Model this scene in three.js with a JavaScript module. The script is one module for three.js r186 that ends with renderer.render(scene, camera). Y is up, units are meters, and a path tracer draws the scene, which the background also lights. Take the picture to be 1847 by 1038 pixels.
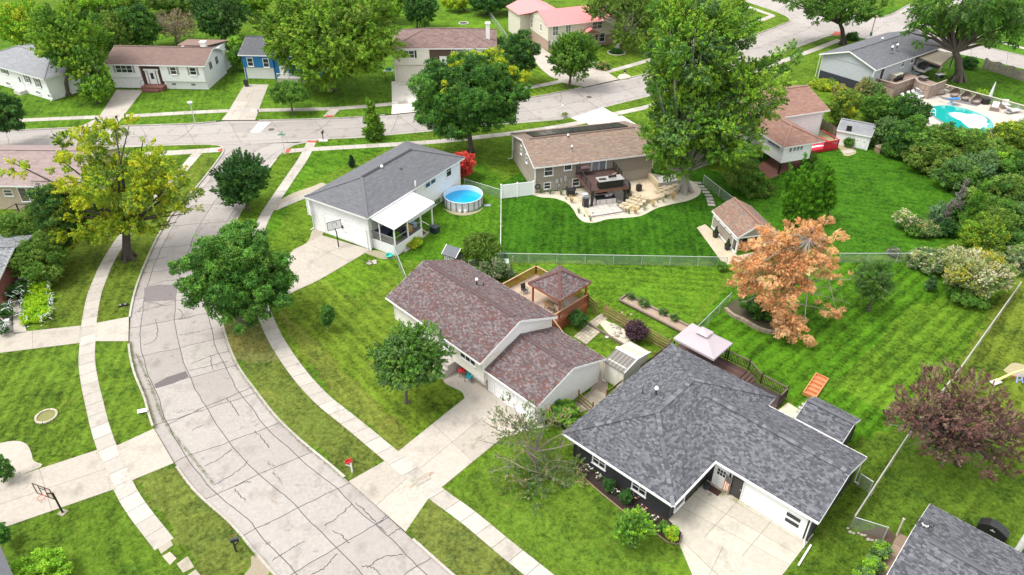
import * as THREE from 'three';
import { mergeGeometries } from 'three/addons/utils/BufferGeometryUtils.js';

// ---------------------------------------------------------------- camera, sky, sun, exposure
const scene = new THREE.Scene();
const PITCH = 0.60595, ROLL = -0.00338, FOC = 1336.7, CAMH = 42;           // a drone 42 m above the lawns
const camera = new THREE.PerspectiveCamera(2 * Math.atan(519 / FOC) * 180 / Math.PI, 1847 / 1038, 0.5, 900);
camera.rotation.order = 'YXZ';
camera.position.set(0, CAMH, 0);
camera.rotation.set(-PITCH, 0, -ROLL);
const renderer = new THREE.WebGLRenderer({ antialias: true });
renderer.toneMapping = THREE.LinearToneMapping;
renderer.toneMappingExposure = 1.75;
renderer.shadowMap.enabled = true;
{ // thin bright overcast: a computed sky of cloud only, brighter round the veiled sun
  const w = 256, h = 128, d = new Float32Array(w * h * 4), sd = new THREE.Vector3(-0.40, 0.80, 0.10).normalize();
  for (let j = 0; j < h; j++) for (let i = 0; i < w; i++) {
    const el = ((j + .5) / h - .5) * Math.PI, az = ((i + .5) / w - .5) * 2 * Math.PI;
    const dx = Math.cos(el) * Math.cos(az), dy = Math.sin(el), dz = Math.cos(el) * Math.sin(az);
    const c = Math.max(0, dx * sd.x + dy * sd.y + dz * sd.z);
    const L = (0.80 + 0.16 * Math.max(0, dy)) * (1 + 0.5 * Math.pow(c, 6)), k = (j * w + i) * 4;
    d[k] = L * 0.985; d[k + 1] = L; d[k + 2] = L * 1.03; d[k + 3] = 1;
  }
  const t = new THREE.DataTexture(d, w, h, THREE.RGBAFormat, THREE.FloatType);
  t.mapping = THREE.EquirectangularReflectionMapping; t.magFilter = t.minFilter = THREE.LinearFilter; t.needsUpdate = true;
  scene.background = t; scene.environment = t;
  scene.backgroundIntensity = 1; scene.environmentIntensity = 1;
  const sun = new THREE.DirectionalLight(new THREE.Color(1, .96, .9), 2.4);
  sun.position.copy(sd).multiplyScalar(200).add(new THREE.Vector3(0, 0, -80)); sun.target.position.set(0, 0, -80);
  sun.castShadow = true; sun.shadow.radius = 46;
  Object.assign(sun.shadow.camera, { left: -150, right: 150, top: 150, bottom: -150, near: 1, far: 500 }); sun.shadow.mapSize.set(4096, 4096);
  scene.add(sun, sun.target);
}

// ---------------------------------------------------------------- helpers
const V = (x, y, z) => new THREE.Vector3(x, y, z);
let seedv = 12345;
const rnd = () => { seedv = (seedv + 0x6d2b79f5) | 0; let t = Math.imul(seedv ^ (seedv >>> 15), 1 | seedv); t = (t + Math.imul(t ^ (t >>> 7), 61 | t)) ^ t; return ((t ^ (t >>> 14)) >>> 0) / 4294967296; };
const seed = (s) => { seedv = s * 7919 + 13; };
const rr = (a, b) => a + (b - a) * rnd();
const pick = (a) => a[Math.floor(rnd() * a.length) % a.length];
const RAD = Math.PI / 180;
function ray(px, py) {                                                   // survey of the photograph: view direction of a pixel
  const a = (px - 923.5) / FOC, b = -(py - 519) / FOC, cr = Math.cos(ROLL), sr = Math.sin(ROLL);
  const X = cr * a + sr * b, Y = -sr * a + cr * b, c = Math.cos(PITCH), s = Math.sin(PITCH);
  return V(X, Y * c - s, -(c + Y * s));
}
function G(px, py, h = 0) { const d = ray(px, py), t = (h - CAMH) / d.y; return V(d.x * t, h, d.z * t); }    // its point on a level plane
function H(px, py, py2) {                                                // height of an upright thing from its foot and its top
  const b = G(px, py); let lo = 0, hi = 40;
  for (let i = 0; i < 40; i++) { const m = (lo + hi) / 2, c = Math.cos(PITCH), s = Math.sin(PITCH), y = m - CAMH, Y = y * c - b.z * s, Z = -y * s - b.z * c; if (519 - FOC * Y / Z > py2) lo = m; else hi = m; }
  return lo;
}
const yawUV = (t, p) => { const c = Math.cos(t * RAD), s = Math.sin(t * RAD); return [p.x * c + p.z * s, -p.x * s + p.z * c]; };
const uvXZ = (t, u, v, y = 0) => { const c = Math.cos(t * RAD), s = Math.sin(t * RAD); return V(u * c - v * s, y, u * s + v * c); };
const L = (t, px, py, h = 0) => yawUV(t, G(px, py, h));
function onWall(t, axis, val, px, py) {                                  // where the sight line meets a wall plane: [along, height]
  const d = ray(px, py), c = Math.cos(t * RAD), s = Math.sin(t * RAD), n = axis === 'v' ? [-s, c] : [c, s];
  const k = val / (d.x * n[0] + d.z * n[1]), uv = yawUV(t, V(d.x * k, 0, d.z * k));
  return [axis === 'v' ? uv[0] : uv[1], CAMH + d.y * k];
}
const names = {};
const numbered = (n) => { const k = names[n] = (names[n] ?? -1) + 1; return k ? n + '_' + String(k).padStart(3, '0') : n; };
function tag(o, label, category, group, kind) { o.userData.label = label; if (category) o.userData.category = category; if (group) o.userData.group = group; if (kind) o.userData.kind = kind; return o; }
function thing(name, label, category, p = V(0, 0, 0), turn = 0, group) {
  const o = new THREE.Group(); o.name = numbered(name); o.position.copy(p); o.rotation.y = turn; scene.add(o); return tag(o, label, category, group);
}
function copy(src, p, turn, label) { const o = src.clone(); o.name = numbered(src.name.replace(/_\d{3}$/, '')); o.position.copy(p); o.rotation.y = turn; o.userData = { ...src.userData }; if (label) o.userData.label = label; scene.add(o); return o; }
function part(parent, name, geo, mat, label) {
  const g = Array.isArray(geo) ? mg(geo) : geo, m = new THREE.Mesh(g, mat); m.name = name; m.castShadow = m.receiveShadow = true; parent.add(m); if (label) m.userData.label = label; return m;
}
function top1(name, geo, mat, label, category, group) { return tag(part(scene, numbered(name), geo, mat), label, category, group); }
function ground(name, geo, mat) { const m = part(scene, numbered(name), geo, mat); m.userData.kind = 'structure'; return m; }
function setting(name) { const o = new THREE.Group(); o.name = numbered(name); o.userData.kind = 'structure'; scene.add(o); return o; }
function mg(list) {
  const l = list.map((g) => { const q = g.index ? g.toNonIndexed() : g; for (const k of Object.keys(q.attributes)) if (!['position', 'normal', 'uv'].includes(k)) q.deleteAttribute(k); return q; });
  return l.length === 1 ? l[0] : mergeGeometries(l);
}
function box(w, h, d, x = 0, y = 0, z = 0, ry = 0, rx = 0, rz = 0) {     // centred box, uv in metres
  const g = new THREE.BoxGeometry(w, h, d), uv = g.attributes.uv, S = [[d, h], [d, h], [w, d], [w, d], [w, h], [w, h]];
  for (let i = 0; i < 24; i++) { const [a, b] = S[i >> 2]; uv.setXY(i, uv.getX(i) * a + x, uv.getY(i) * b + y); }
  if (rx) g.rotateX(rx); if (rz) g.rotateZ(rz); if (ry) g.rotateY(ry);
  return g.translate(x, y, z);
}
const bx = (x0, x1, y0, y1, z0, z1) => box(Math.abs(x1 - x0), y1 - y0, Math.abs(z1 - z0), (x0 + x1) / 2, (y0 + y1) / 2, (z0 + z1) / 2);
function beam(a, b, w, h = w) {                                          // square bar between two points
  const d = b.clone().sub(a), l = d.length(), g = box(w, h, l); g.lookAt(d); const m = a.clone().add(b).multiplyScalar(.5); return g.translate(m.x, m.y, m.z);
}
function rod(a, b, r0, r1 = r0, seg = 6) {
  const d = b.clone().sub(a), g = new THREE.CylinderGeometry(r1, r0, d.length(), seg); g.applyQuaternion(new THREE.Quaternion().setFromUnitVectors(V(0, 1, 0), d.clone().normalize()));
  const m = a.clone().add(b).multiplyScalar(.5); return g.translate(m.x, m.y, m.z);
}
function tube(pts, r0, r1 = r0, seg = 6) {                               // tapered tube along a bent line
  const out = []; for (let i = 0; i < pts.length - 1; i++) out.push(rod(pts[i], pts[i + 1], r0 + (r1 - r0) * i / (pts.length - 1), r0 + (r1 - r0) * (i + 1) / (pts.length - 1), seg)); return mg(out);
}
function slabGeo(ptsIn, th) {                                            // flat slab: outline of points (any winding), uv in metres
  let area = 0; const n = ptsIn.length;
  for (let i = 0; i < n; i++) { const a = ptsIn[i], b = ptsIn[(i + 1) % n]; area += a.x * b.z - b.x * a.z; }
  const pts = area > 0 ? ptsIn.slice().reverse() : ptsIn;
  const tri = THREE.ShapeUtils.triangulateShape(pts.map((p) => new THREE.Vector2(p.x, -p.z)), []), pos = [], uv = [];
  const put = (p, y) => { pos.push(p.x, y, p.z); uv.push(p.x, -p.z); };
  for (const t of tri) for (const k of t) put(pts[k], pts[k].y);
  if (th) for (let i = 0; i < n; i++) { const a = pts[i], b = pts[(i + 1) % n]; put(a, a.y); put(a, a.y - th); put(b, b.y); put(b, b.y); put(a, a.y - th); put(b, b.y - th); }
  const g = new THREE.BufferGeometry(); g.setAttribute('position', new THREE.Float32BufferAttribute(pos, 3)); g.setAttribute('uv', new THREE.Float32BufferAttribute(uv, 2)); g.computeVertexNormals(); return g;
}
const px = (list, h = 0) => list.map(([x, y]) => G(x, y, h));
function clipZ(pts, z0, keepNear) {                                      // keep the part of an outline nearer (z > z0) or farther
  const out = [], f = (p) => keepNear ? p.z - z0 : z0 - p.z;
  pts.forEach((a, i) => { const b = pts[(i + 1) % pts.length], fa = f(a), fb = f(b); if (fa >= 0) out.push(a); if (fa * fb < 0) out.push(a.clone().lerp(b, fa / (fa - fb))); });
  return out;
}
const spline = (pts, n) => new THREE.CatmullRomCurve3(pts, false, 'centripetal').getSpacedPoints(n);
// ---------------------------------------------------------------- noise and textures
const NT = new Float32Array(65536); seed(1); for (let i = 0; i < 65536; i++) NT[i] = rnd();
function nz(x, y) { const xi = Math.floor(x), yi = Math.floor(y); let u = x - xi, v = y - yi; u = u * u * (3 - 2 * u); v = v * v * (3 - 2 * v); const a = (yi & 255) << 8, b = ((yi + 1) & 255) << 8, c = xi & 255, d = (xi + 1) & 255; const p = NT[a | c], q = NT[a | d], r = NT[b | c], s = NT[b | d]; return p + (q - p) * u + (r + (s - r) * u - p - (q - p) * u) * v; }
const fb = (x, y, o = 3) => { let s = 0, a = .5, t = 0; for (let i = 0; i < o; i++) { s += a * nz(x, y); t += a; a *= .5; x = x * 2.03 + 17.1; y = y * 2.03 + 5.3; } return s / t; };
const enc = (v) => { v = v < 0 ? 0 : v > 1 ? 1 : v; return 255 * (v < .0031308 ? 12.92 * v : 1.055 * Math.pow(v, 1 / 2.4) - .055); };
function tex(w, h, f, srgb = true, wrap = true) {                        // f(i, j) -> [r, g, b] linear, or one number
  const d = new Uint8Array(w * h * 4);
  for (let j = 0; j < h; j++) for (let i = 0; i < w; i++) { const c = f(i, j), k = (j * w + i) * 4; if (c.length) for (let q = 0; q < 3; q++) d[k + q] = srgb ? enc(c[q]) : 255 * c[q]; else d[k] = d[k + 1] = d[k + 2] = srgb ? enc(c) : 255 * Math.min(1, Math.max(0, c)); d[k + 3] = 255; }
  const t = new THREE.DataTexture(d, w, h); t.magFilter = THREE.LinearFilter; t.minFilter = THREE.LinearMipmapLinearFilter; t.generateMipmaps = true;
  if (wrap) t.wrapS = t.wrapT = THREE.RepeatWrapping; if (srgb) t.colorSpace = THREE.SRGBColorSpace; t.needsUpdate = true; return t;
}
const tileN = (i, j, n, f, o = 3) => { // repeating noise over n pixels at f cells
  const x = i / n * f, y = j / n * f, u = i / n, v = j / n, g = (a, b) => fb(a, b, o); const p = g(x, y), q = g(x - f, y), r = g(x, y - f), s = g(x - f, y - f); return (p * (1 - u) + q * u) * (1 - v) + (r * (1 - u) + s * u) * v; };
const rep = (t, m) => { const c = t.clone(); c.repeat.set(1 / m, 1 / m); c.needsUpdate = true; return c; };
const concTex = rep(tex(1024, 1024, (i, j) => { const a = tileN(i, j, 1024, 5, 4), b = tileN(i, j, 1024, 40, 2), s = NT[(i * 131 + j * 717) & 65535]; const st = Math.max(0, a - .56) * 1.3; const k = .86 + (b - .5) * .3 + (s - .5) * .2 - st; return [k, k * (.985 - st * .05), k * (.96 - st * .12)]; }), 7);
const grainTex = rep(tex(512, 512, (i, j) => { const b = tileN(i, j, 512, 24, 3), s = NT[(i * 131 + j * 717) & 65535]; return .82 + (b - .5) * .3 + (s - .5) * .2; }), 3);
const woodTex = rep(tex(512, 512, (i, j) => { const b = tileN(i * .12, j, 512, 40, 3), s = tileN(i, j, 512, 6, 3); return .8 + (b - .5) * .5 + (s - .5) * .3; }), 2.4);
function M(r, g, b, rough = .8, o = {}) { return new THREE.MeshStandardMaterial({ color: new THREE.Color().setRGB(r, g, b), roughness: rough, metalness: 0, side: THREE.DoubleSide, ...o }); }
const grain = (r, g, b, rough = .85, o = {}) => M(r, g, b, rough, { map: grainTex, ...o });
const wood = (r, g, b, rough = .8, o = {}) => M(r, g, b, rough, { map: woodTex, ...o });
const conc = (r, g, b, o = {}) => M(r, g, b, .9, { map: concTex, ...o });
const white = grain(.92, .92, .91, .55), glass = M(.025, .03, .036, .06), glassLight = M(.16, .19, .21, .08), black = M(.012, .012, .013, .5), steel = M(.5, .52, .53, .45, { metalness: .6 }), darkMetal = M(.03, .03, .032, .45);

// ---------------------------------------------------------------- lawns: the colour of the turf itself, surveyed lawn by lawn
const REG = [ // outline in photo pixels, colour, mowing direction (degrees, null = none), stripe width, stripe strength, share of dry patches
  [[[-400, -200], [2300, -200], [2300, 1500], [-400, 1500]], [.135, .225, .022], 20, 1.1, .10, .25],
  [[[-300, 60], [900, 60], [930, 175], [700, 230], [-300, 270]], [.125, .235, .022], 75, 1.0, .10, .12],
  [[[640, -60], [960, -60], [960, 90], [690, 75]], [.14, .26, .022], 60, 1.0, .05, .08],
  [[[930, 60], [1500, -60], [1440, 60], [960, 190]], [.15, .24, .022], 60, 1.1, .16, .2],
  [[[1480, 30], [1847, -20], [2000, 200], [1847, 260], [1720, 170]], [.09, .2, .016], 20, 1.2, .05, .02],
  [[[903, 332], [965, 300], [1260, 300], [1345, 330], [1310, 478], [905, 470]], [.052, .152, .010], 95, .95, .13, .02],
  [[[1300, 270], [1500, 240], [1600, 250], [1740, 290], [1740, 430], [1640, 462], [1400, 462], [1310, 470], [1330, 330]], [.064, .175, .012], 15, 1.1, .10, .04],
  [[[1250, 600], [1310, 520], [1400, 480], [1560, 470], [1830, 480], [1810, 540], [1610, 790], [1500, 800], [1400, 690]], [.085, .2, .012], -42, 1.15, .24, .08],
  [[[1640, 560], [1830, 480], [1810, 540], [1640, 760], [1500, 700]], [.13, .24, .02], -42, 1.15, .22, .2],
  [[[1830, 500], [2100, 480], [2100, 900], [1660, 760]], [.17, .225, .03], -48, 1.3, .22, .4],
  [[[1540, 800], [1660, 760], [2100, 900], [2100, 1300], [1400, 1100], [1480, 950]], [.115, .185, .022], -40, 1.2, .10, .35],
  [[[870, 478], [1310, 478], [1300, 520], [1220, 600], [1000, 500]], [.115, .225, .018], 8, 1.0, .14, .1],
  [[[480, 600], [530, 520], [690, 480], [830, 720], [720, 815]], [.155, .225, .026], 50, 1.15, .16, .35],
  [[[500, 560], [560, 600], [640, 690], [760, 800], [720, 815], [600, 720]], [.185, .215, .042], 50, 1.1, .12, .55],
  [[[560, 480], [700, 440], [740, 480], [640, 540]], [.135, .235, .02], 50, 1.0, .18, .15],
  [[[700, 470], [640, 440], [780, 330], [840, 270], [905, 320], [905, 470]], [.09, .205, .014], 95, 1.0, .08, .08],
  [[[490, 430], [550, 330], [740, 255], [740, 240], [560, 260], [470, 395]], [.11, .235, .018], 30, 1.0, .14, .06],
  [[[395, 595], [480, 590], [700, 830], [640, 875], [500, 760]], [.155, .19, .042], null, 1, 0, .6],
  [[[395, 560], [480, 590], [520, 660], [420, 650]], [.2, .2, .07], null, 1, 0, .8],
  [[[735, 955], [775, 895], [960, 1038], [820, 1060]], [.175, .2, .05], null, 1, 0, .6],
  [[[800, 890], [920, 800], [1040, 830], [1235, 990], [1180, 1060], [980, 1060]], [.13, .21, .026], 50, 1.2, .06, .35],
  [[[0, 590], [140, 440], [230, 400], [380, 270], [380, 330], [250, 490], [230, 600]], [.15, .205, .03], 80, 1.1, .10, .35],
  [[[-200, 640], [240, 610], [280, 780], [-200, 900]], [.135, .215, .026], 80, 1.0, .14, .3],
  [[[-200, 900], [230, 860], [480, 1010], [480, 1200], [-200, 1200]], [.115, .19, .022], 60, 1.1, .10, .35],
  [[[235, 860], [330, 840], [480, 1020], [380, 1060]], [.165, .2, .045], null, 1, 0, .6],
];
function lawnTexture(x0, x1, z0, z1, w, h) {
  const ids = document.createElement('canvas'); ids.width = w >> 1; ids.height = h >> 1; const c = ids.getContext('2d');
  const X = (p) => (p.x - x0) / (x1 - x0) * ids.width, Y = (p) => (p.z - z0) / (z1 - z0) * ids.height;
  REG.forEach((r, k) => { c.fillStyle = `rgb(${k * 8},0,0)`; c.beginPath(); if (!k) c.rect(0, 0, ids.width, ids.height); else r[0].forEach(([a, b], i) => { const p = G(a, b); i ? c.lineTo(X(p), Y(p)) : c.moveTo(X(p), Y(p)); }); c.fill(); });
  const im = c.getImageData(0, 0, ids.width, ids.height).data, W2 = ids.width, H2 = ids.height;
  const t = tex(w, h, (i, jj) => {
    const j = h - 1 - jj, x = x0 + (i + .5) / w * (x1 - x0), z = z0 + (j + .5) / h * (z1 - z0);
    const wob = (fb(x * 1.3, z * 1.3, 2) - .5) * 1.6, wob2 = (nz(x * 1.3 + 50, z * 1.3 + 9) - .5) * 1.6;
    const a = Math.min(W2 - 1, Math.max(0, Math.round((x + wob * .5 - x0) / (x1 - x0) * W2))), b = Math.min(H2 - 1, Math.max(0, Math.round((z + wob2 * .5 - z0) / (z1 - z0) * H2)));
    const R = REG[Math.min(REG.length - 1, Math.round(im[(b * W2 + a) * 4] / 8))], col = R[1];
    const big = fb(x * .16 + 40, z * .16 + 7, 3), mid = fb(x * .8, z * .8 + 90, 3), fine = nz(x * 4.1, z * 4.1), fin2 = nz(x * 9.3 + 3, z * 9.3), grit = NT[(i * 73 + j * 1931) & 65535];
    let k = .61 + (mid - .5) * .36 + (fine - .5) * .36 + (fin2 - .5) * .34 + (grit - .5) * .34 + (big - .5) * .28;
    if (R[2] !== null) { const q = R[2] * RAD, s = (x * -Math.sin(q) + z * Math.cos(q) + wob * .25) / R[3]; const f = s - Math.floor(s); const line = f < .12 || f > .88 ? -.5 : 0; k += R[4] * ((f < .5 ? .5 : -.5) * .8 + line * .5 + (nz(s * 3, x * .4) - .5)); }
    const dry = Math.max(0, Math.min(1, (fb(x * .33 + 11, z * .33, 3) * .6 + mid * .4 - (.80 - R[5] * .27)) * 5)) * (.35 + .65 * fine);
    const lush = Math.max(0, Math.min(1, (.42 - mid) * 4)) * .5;
    k = Math.max(.2, k);
    return [(col[0] * (1 - lush * .4) * .98 * (1 - dry) + .26 * dry) * k, (col[1] * (1 - lush * .18) * 1.04 * (1 - dry) + .215 * dry) * k, (col[2] * .85 * (1 - dry) + .055 * dry) * k];
  }, true, false);
  t.repeat.set(1 / (x1 - x0), 1 / (z1 - z0)); t.offset.set(-x0 / (x1 - x0), z1 / (z1 - z0)); return t;
}
const ZS = -92, grassBump = rep(tex(512, 512, (i, j) => tileN(i, j, 512, 60, 2) * .6 + NT[(i * 71 + j * 333) & 65535] * .4, false), 2.2);
const turf = (o) => new THREE.MeshPhysicalMaterial({ color: 0xffffff, roughness: 1, specularIntensity: .15, side: THREE.DoubleSide, ...o });
const turfNear = turf({ map: lawnTexture(-64, 62, ZS, -22, 2048, 1152), bumpMap: grassBump, bumpScale: .035 });
const turfFar = turf({ map: lawnTexture(-150, 150, -260, ZS, 2048, 1024), bumpMap: grassBump, bumpScale: .05 });
function lawn(pts) { for (const near of [true, false]) { const q = clipZ(pts, ZS, near); if (q.length > 2) ground('lawn', slabGeo(q, 0), near ? turfNear : turfFar); } }
ground('ground', slabGeo([V(-400, -.3, 20), V(400, -.3, 20), V(400, -.3, -500), V(-400, -.3, -500)], 0), grain(.06, .09, .02));

// ---------------------------------------------------------------- roads
const E_KERB = [[960, 1160], [818, 1038], [731, 960], [660, 895], [590, 834], [545, 797], [498, 752], [457, 700], [433, 667], [416, 633], [402, 590], [395, 560], [393, 535], [398, 492], [412, 430], [428, 393], [452, 352], [478, 313], [500, 284], [512, 272], [530, 262], [577, 252], [650, 248], [750, 239], [835, 231], [935, 222], [1030, 212.5], [1088, 194], [1195, 167], [1290, 136], [1395, 100], [1470, 74], [1500, 64], [1530, 65], [1620, 80], [1750, 101], [1847, 124], [1960, 150]];
const W_KERB = [[800, 1330], [640, 1190], [545, 1090], [466, 1004], [420, 949], [352, 887], [314, 836], [277, 773], [259, 716], [240, 668], [231, 616], [233, 573], [240, 535], [257, 485], [292, 412], [319, 374], [357, 333], [393, 287], [402, 272], [398, 264], [380, 261], [309, 262], [235, 265], [60, 270], [0, 272], [-200, 279]];
const N_KERB = [[-250, 254], [0, 236], [39, 234], [208, 227], [352, 222], [406, 217], [460, 216.6], [607, 212.5], [706, 206], [800, 197], [880, 187], [970, 173], [1052, 157], [1117, 143.5], [1165, 132.5], [1250, 105], [1347, 68], [1405, 46], [1426, 36], [1418, 29], [1400, 21], [1344, 2], [1250, -35]];
const SE_KERB = [[2000, 140], [1840, 98.5], [1776, 84], [1721, 70], [1660, 55], [1636, 46], [1650, 38], [1720, 15], [1800, -10]];
const NE_KERB = [[1750, -35], [1650, 3], [1600, 28], [1583, 30], [1560, 22], [1500, 2], [1400, -28], [1330, -60]];
lawn(px([...E_KERB, [2300, 260], [2400, 1300], [960, 1500]]));
lawn(px([...W_KERB, [-500, 300], [-900, 1500], [760, 1450]]));
lawn(px([...N_KERB, [1100, -160], [-500, -160], [-700, 254]]));
lawn(px([...SE_KERB, [2300, -10], [2300, 150]]));
lawn(px([...NE_KERB, [1400, -120], [1700, -110]]));

const slabMats = [[0.328, 0.303, 0.288], [0.355, 0.33, 0.311], [0.309, 0.284, 0.269], [0.344, 0.318, 0.304]].map((c) => conc(...c));
const walkMats = [[0.387, 0.361, 0.323], [0.421, 0.391, 0.353], [0.385, 0.358, 0.32], [0.456, 0.43, 0.391]].map((c) => conc(...c));
const driveMats = [[0.417, 0.378, 0.331], [0.439, 0.4, 0.353], [0.391, 0.357, 0.31]].map((c) => conc(...c));
const tar = grain(.085, .077, .075, .85), patchMat = grain(.19, .165, .165, .9), seam = grain(.17, .15, .125, .9);
function paved(name, left, right, fr, step, y, mats, o = {}) {           // slabs between two edges, cut at fractions fr and every step metres
  const root = setting(name), n = 160, A = spline(px(left), n), B = spline(px(right), n), gap = o.gap ?? .035, wand = o.wander ?? 0;
  const at = (s, f) => { const i = Math.min(n - 1, Math.floor(s * n)), k = s * n - i; return A[i].clone().lerp(A[i + 1], k).lerp(B[i].clone().lerp(B[i + 1], k), f).setY(y); };
  let len = 0; for (let i = 0; i < n; i++) len += at(i / n, .5).distanceTo(at((i + 1) / n, .5));
  const wide = at(.5, 0).distanceTo(at(.5, 1)), cells = Math.max(1, Math.round(len / step)), s0 = rnd() * 99;
  part(root, 'joint_bed', slabGeo([...Array.from({ length: n + 1 }, (_, i) => at(i / n, 0)), ...Array.from({ length: n + 1 }, (_, i) => at(1 - i / n, 1))].map((p) => p.setY(y - .012)), 0), o.bed ?? tar);
  const F = (k, s) => fr[k] + (k && k < fr.length - 1 ? (fb(s * len * .55 + k * 31 + s0, k * 7.7, 3) - .5) * wand / wide : 0);
  const S = (j, f) => Math.min(1, Math.max(0, (j + (j && j < cells ? (o.skew ?? 0) * (f - .5) + (fb(f * 6 + j * 13 + s0, j * 3.3, 3) - .5) * wand / step : 0)) / cells));
  for (let j = 0; j < cells; j++) for (let k = 0; k < fr.length - 1; k++) {
    const q = [], m = o.sub ?? 5, ge = gap / step / cells * step / len * cells, gs = gap / len, gf = gap / wide;
    for (let i = 0; i <= m; i++) { const s = S(j, fr[k]) + (S(j + 1, fr[k]) - S(j, fr[k])) * i / m; q.push([s, F(k, s) + (k ? gf / 2 : 0), i ? (i === m ? -1 : 0) : 1]); }
    for (let i = 1; i < m; i++) { const f = fr[k] + (fr[k + 1] - fr[k]) * i / m; q.push([S(j + 1, f), f, -1]); }
    for (let i = m; i >= 0; i--) { const s = S(j, fr[k + 1]) + (S(j + 1, fr[k + 1]) - S(j, fr[k + 1])) * i / m; q.push([s, F(k + 1, s) - (k < fr.length - 2 ? gf / 2 : 0), i ? (i === m ? -1 : 0) : 1]); }
    for (let i = m - 1; i > 0; i--) { const f = fr[k] + (fr[k + 1] - fr[k]) * i / m; q.push([S(j, f), f, 1]); }
    part(root, 'slab', slabGeo(q.map(([s, f, e]) => at(Math.min(1, Math.max(0, s + e * gs / 2)), f)), .06), pick(mats));
  }
  return { root, at };
}
seed(5);
const ROAD_Y = -.12;
const mainW = [[440, 258], [403, 270], [357, 333], [319, 374], [292, 412], [257, 485], [240, 535], [233, 578], [231, 620], [240, 670], [259, 716], [277, 772], [314, 836], [352, 887], [420, 949], [466, 1004], [545, 1090], [640, 1190], [800, 1330]];
const mainE = [[545, 256], [497, 286], [455, 347], [428, 393], [412, 430], [398, 492], [393, 535], [398, 575], [402, 592], [416, 633], [433, 667], [457, 700], [498, 752], [545, 797], [590, 834], [660, 895], [731, 960], [818, 1038], [960, 1160]];
const road = paved('road', mainW, mainE, [0, .125, .5, .865, 1], 4.7, ROAD_Y, slabMats, { gap: .062, wander: .36, skew: .05, sub: 8 });
const crossN = [[-250, 254], [0, 236], [39, 234], [208, 227], [352, 222], [406, 217], [461, 216.6], [540, 214.5], [607, 212.5], [706, 206], [800, 197], [880, 187], [970, 173], [1052, 157], [1165, 132], [1250, 104], [1347, 68], [1426, 37]];
const crossS = [[-250, 282], [0, 272], [60, 270], [235, 265], [385, 261], [440, 258.5], [500, 256], [577, 252.5], [650, 248], [750, 239], [835, 231], [920, 224], [1025, 213], [1088, 194], [1195, 167], [1290, 136], [1395, 100], [1500, 64]];
const cross = paved('cross_street', crossN, crossS, [0, .12, .5, .88, 1], 6.2, ROAD_Y, slabMats, { gap: .05, wander: .3, skew: .12 });
const second = paved('side_street', [[1250, -35], [1344, 2], [1412, 26], [1500, 64], [1620, 80], [1750, 101], [1847, 124], [1960, 150]], [[1330, -62], [1430, -20], [1510, 3], [1600, 36], [1660, 55], [1745, 76], [1840, 98.5], [1950, 128]], [0, .5, 1], 6, ROAD_Y - .003, slabMats, { gap: .05 });
const arm = paved('side_street', [[1590, 28], [1650, 3], [1740, -30]], [[1636, 46], [1720, 15], [1800, -10]], [0, .5, 1], 6, ROAD_Y - .006, slabMats, { gap: .05 });
for (const c of [[[372, 262], [405, 255], [440, 258], [412, 290], [398, 292]], [[530, 258], [560, 250], [600, 250], [577, 256], [540, 268], [500, 295], [490, 290]], [[1395, 60], [1345, 0], [1440, -15], [1600, 20], [1680, 20], [1640, 60], [1540, 75], [1480, 80]]]) part(cross.root, 'corner_slab', slabGeo(px(c).map((p) => p.setY(ROAD_Y - .016)), .03), slabMats[0]);
// kerbs, in lengths, left out where a drive crosses
function kerb(list, gaps) {
  const root = setting('kerb'), p = spline(px(list), 400), out = []; let run = [];
  const inGap = (q) => gaps.some(([a, b]) => { const A = G(...a), B = G(...b), d = B.clone().sub(A), l = d.length(); const t = q.clone().sub(A).dot(d) / (l * l); return t > -.02 && t < 1.02 && q.distanceTo(A.clone().addScaledVector(d, t)) < .9; });
  for (let i = 0; i <= 400; i++) { if (inGap(p[i])) { if (run.length > 2) out.push(run); run = []; } else run.push(i); if (run.length > 9) { out.push(run); run = [i]; } }
  if (run.length > 2) out.push(run);
  for (const r of out) { const a = [], b = [], j = (rnd() - .5) * .015; for (const i of r) { const t = p[Math.min(400, i + 1)].clone().sub(p[Math.max(0, i - 1)]).normalize(), nrm = V(-t.z, 0, t.x); a.push(p[i].clone().addScaledVector(nrm, .09 + j).setY(.012)); b.unshift(p[i].clone().addScaledVector(nrm, -.09 + j).setY(.012)); } part(root, 'kerb_stone', slabGeo([...a, ...b], .16), pick(walkMats)); }
}
kerb(E_KERB, [[[629, 869], [731, 960]], [[404, 440], [396, 560]], [[1030, 213], [1088, 194]], [[500, 284], [545, 258]]]);
kerb(W_KERB, [[[231, 616], [233, 573]], [[277, 773], [314, 836]]]);
kerb(N_KERB, [[[141, 230], [208, 227]], [[399, 217], [460, 216.6]], [[706, 206], [790, 198]], [[1053, 157], [1116, 143.5]]]);
kerb(SE_KERB, []); kerb(NE_KERB, []);
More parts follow.
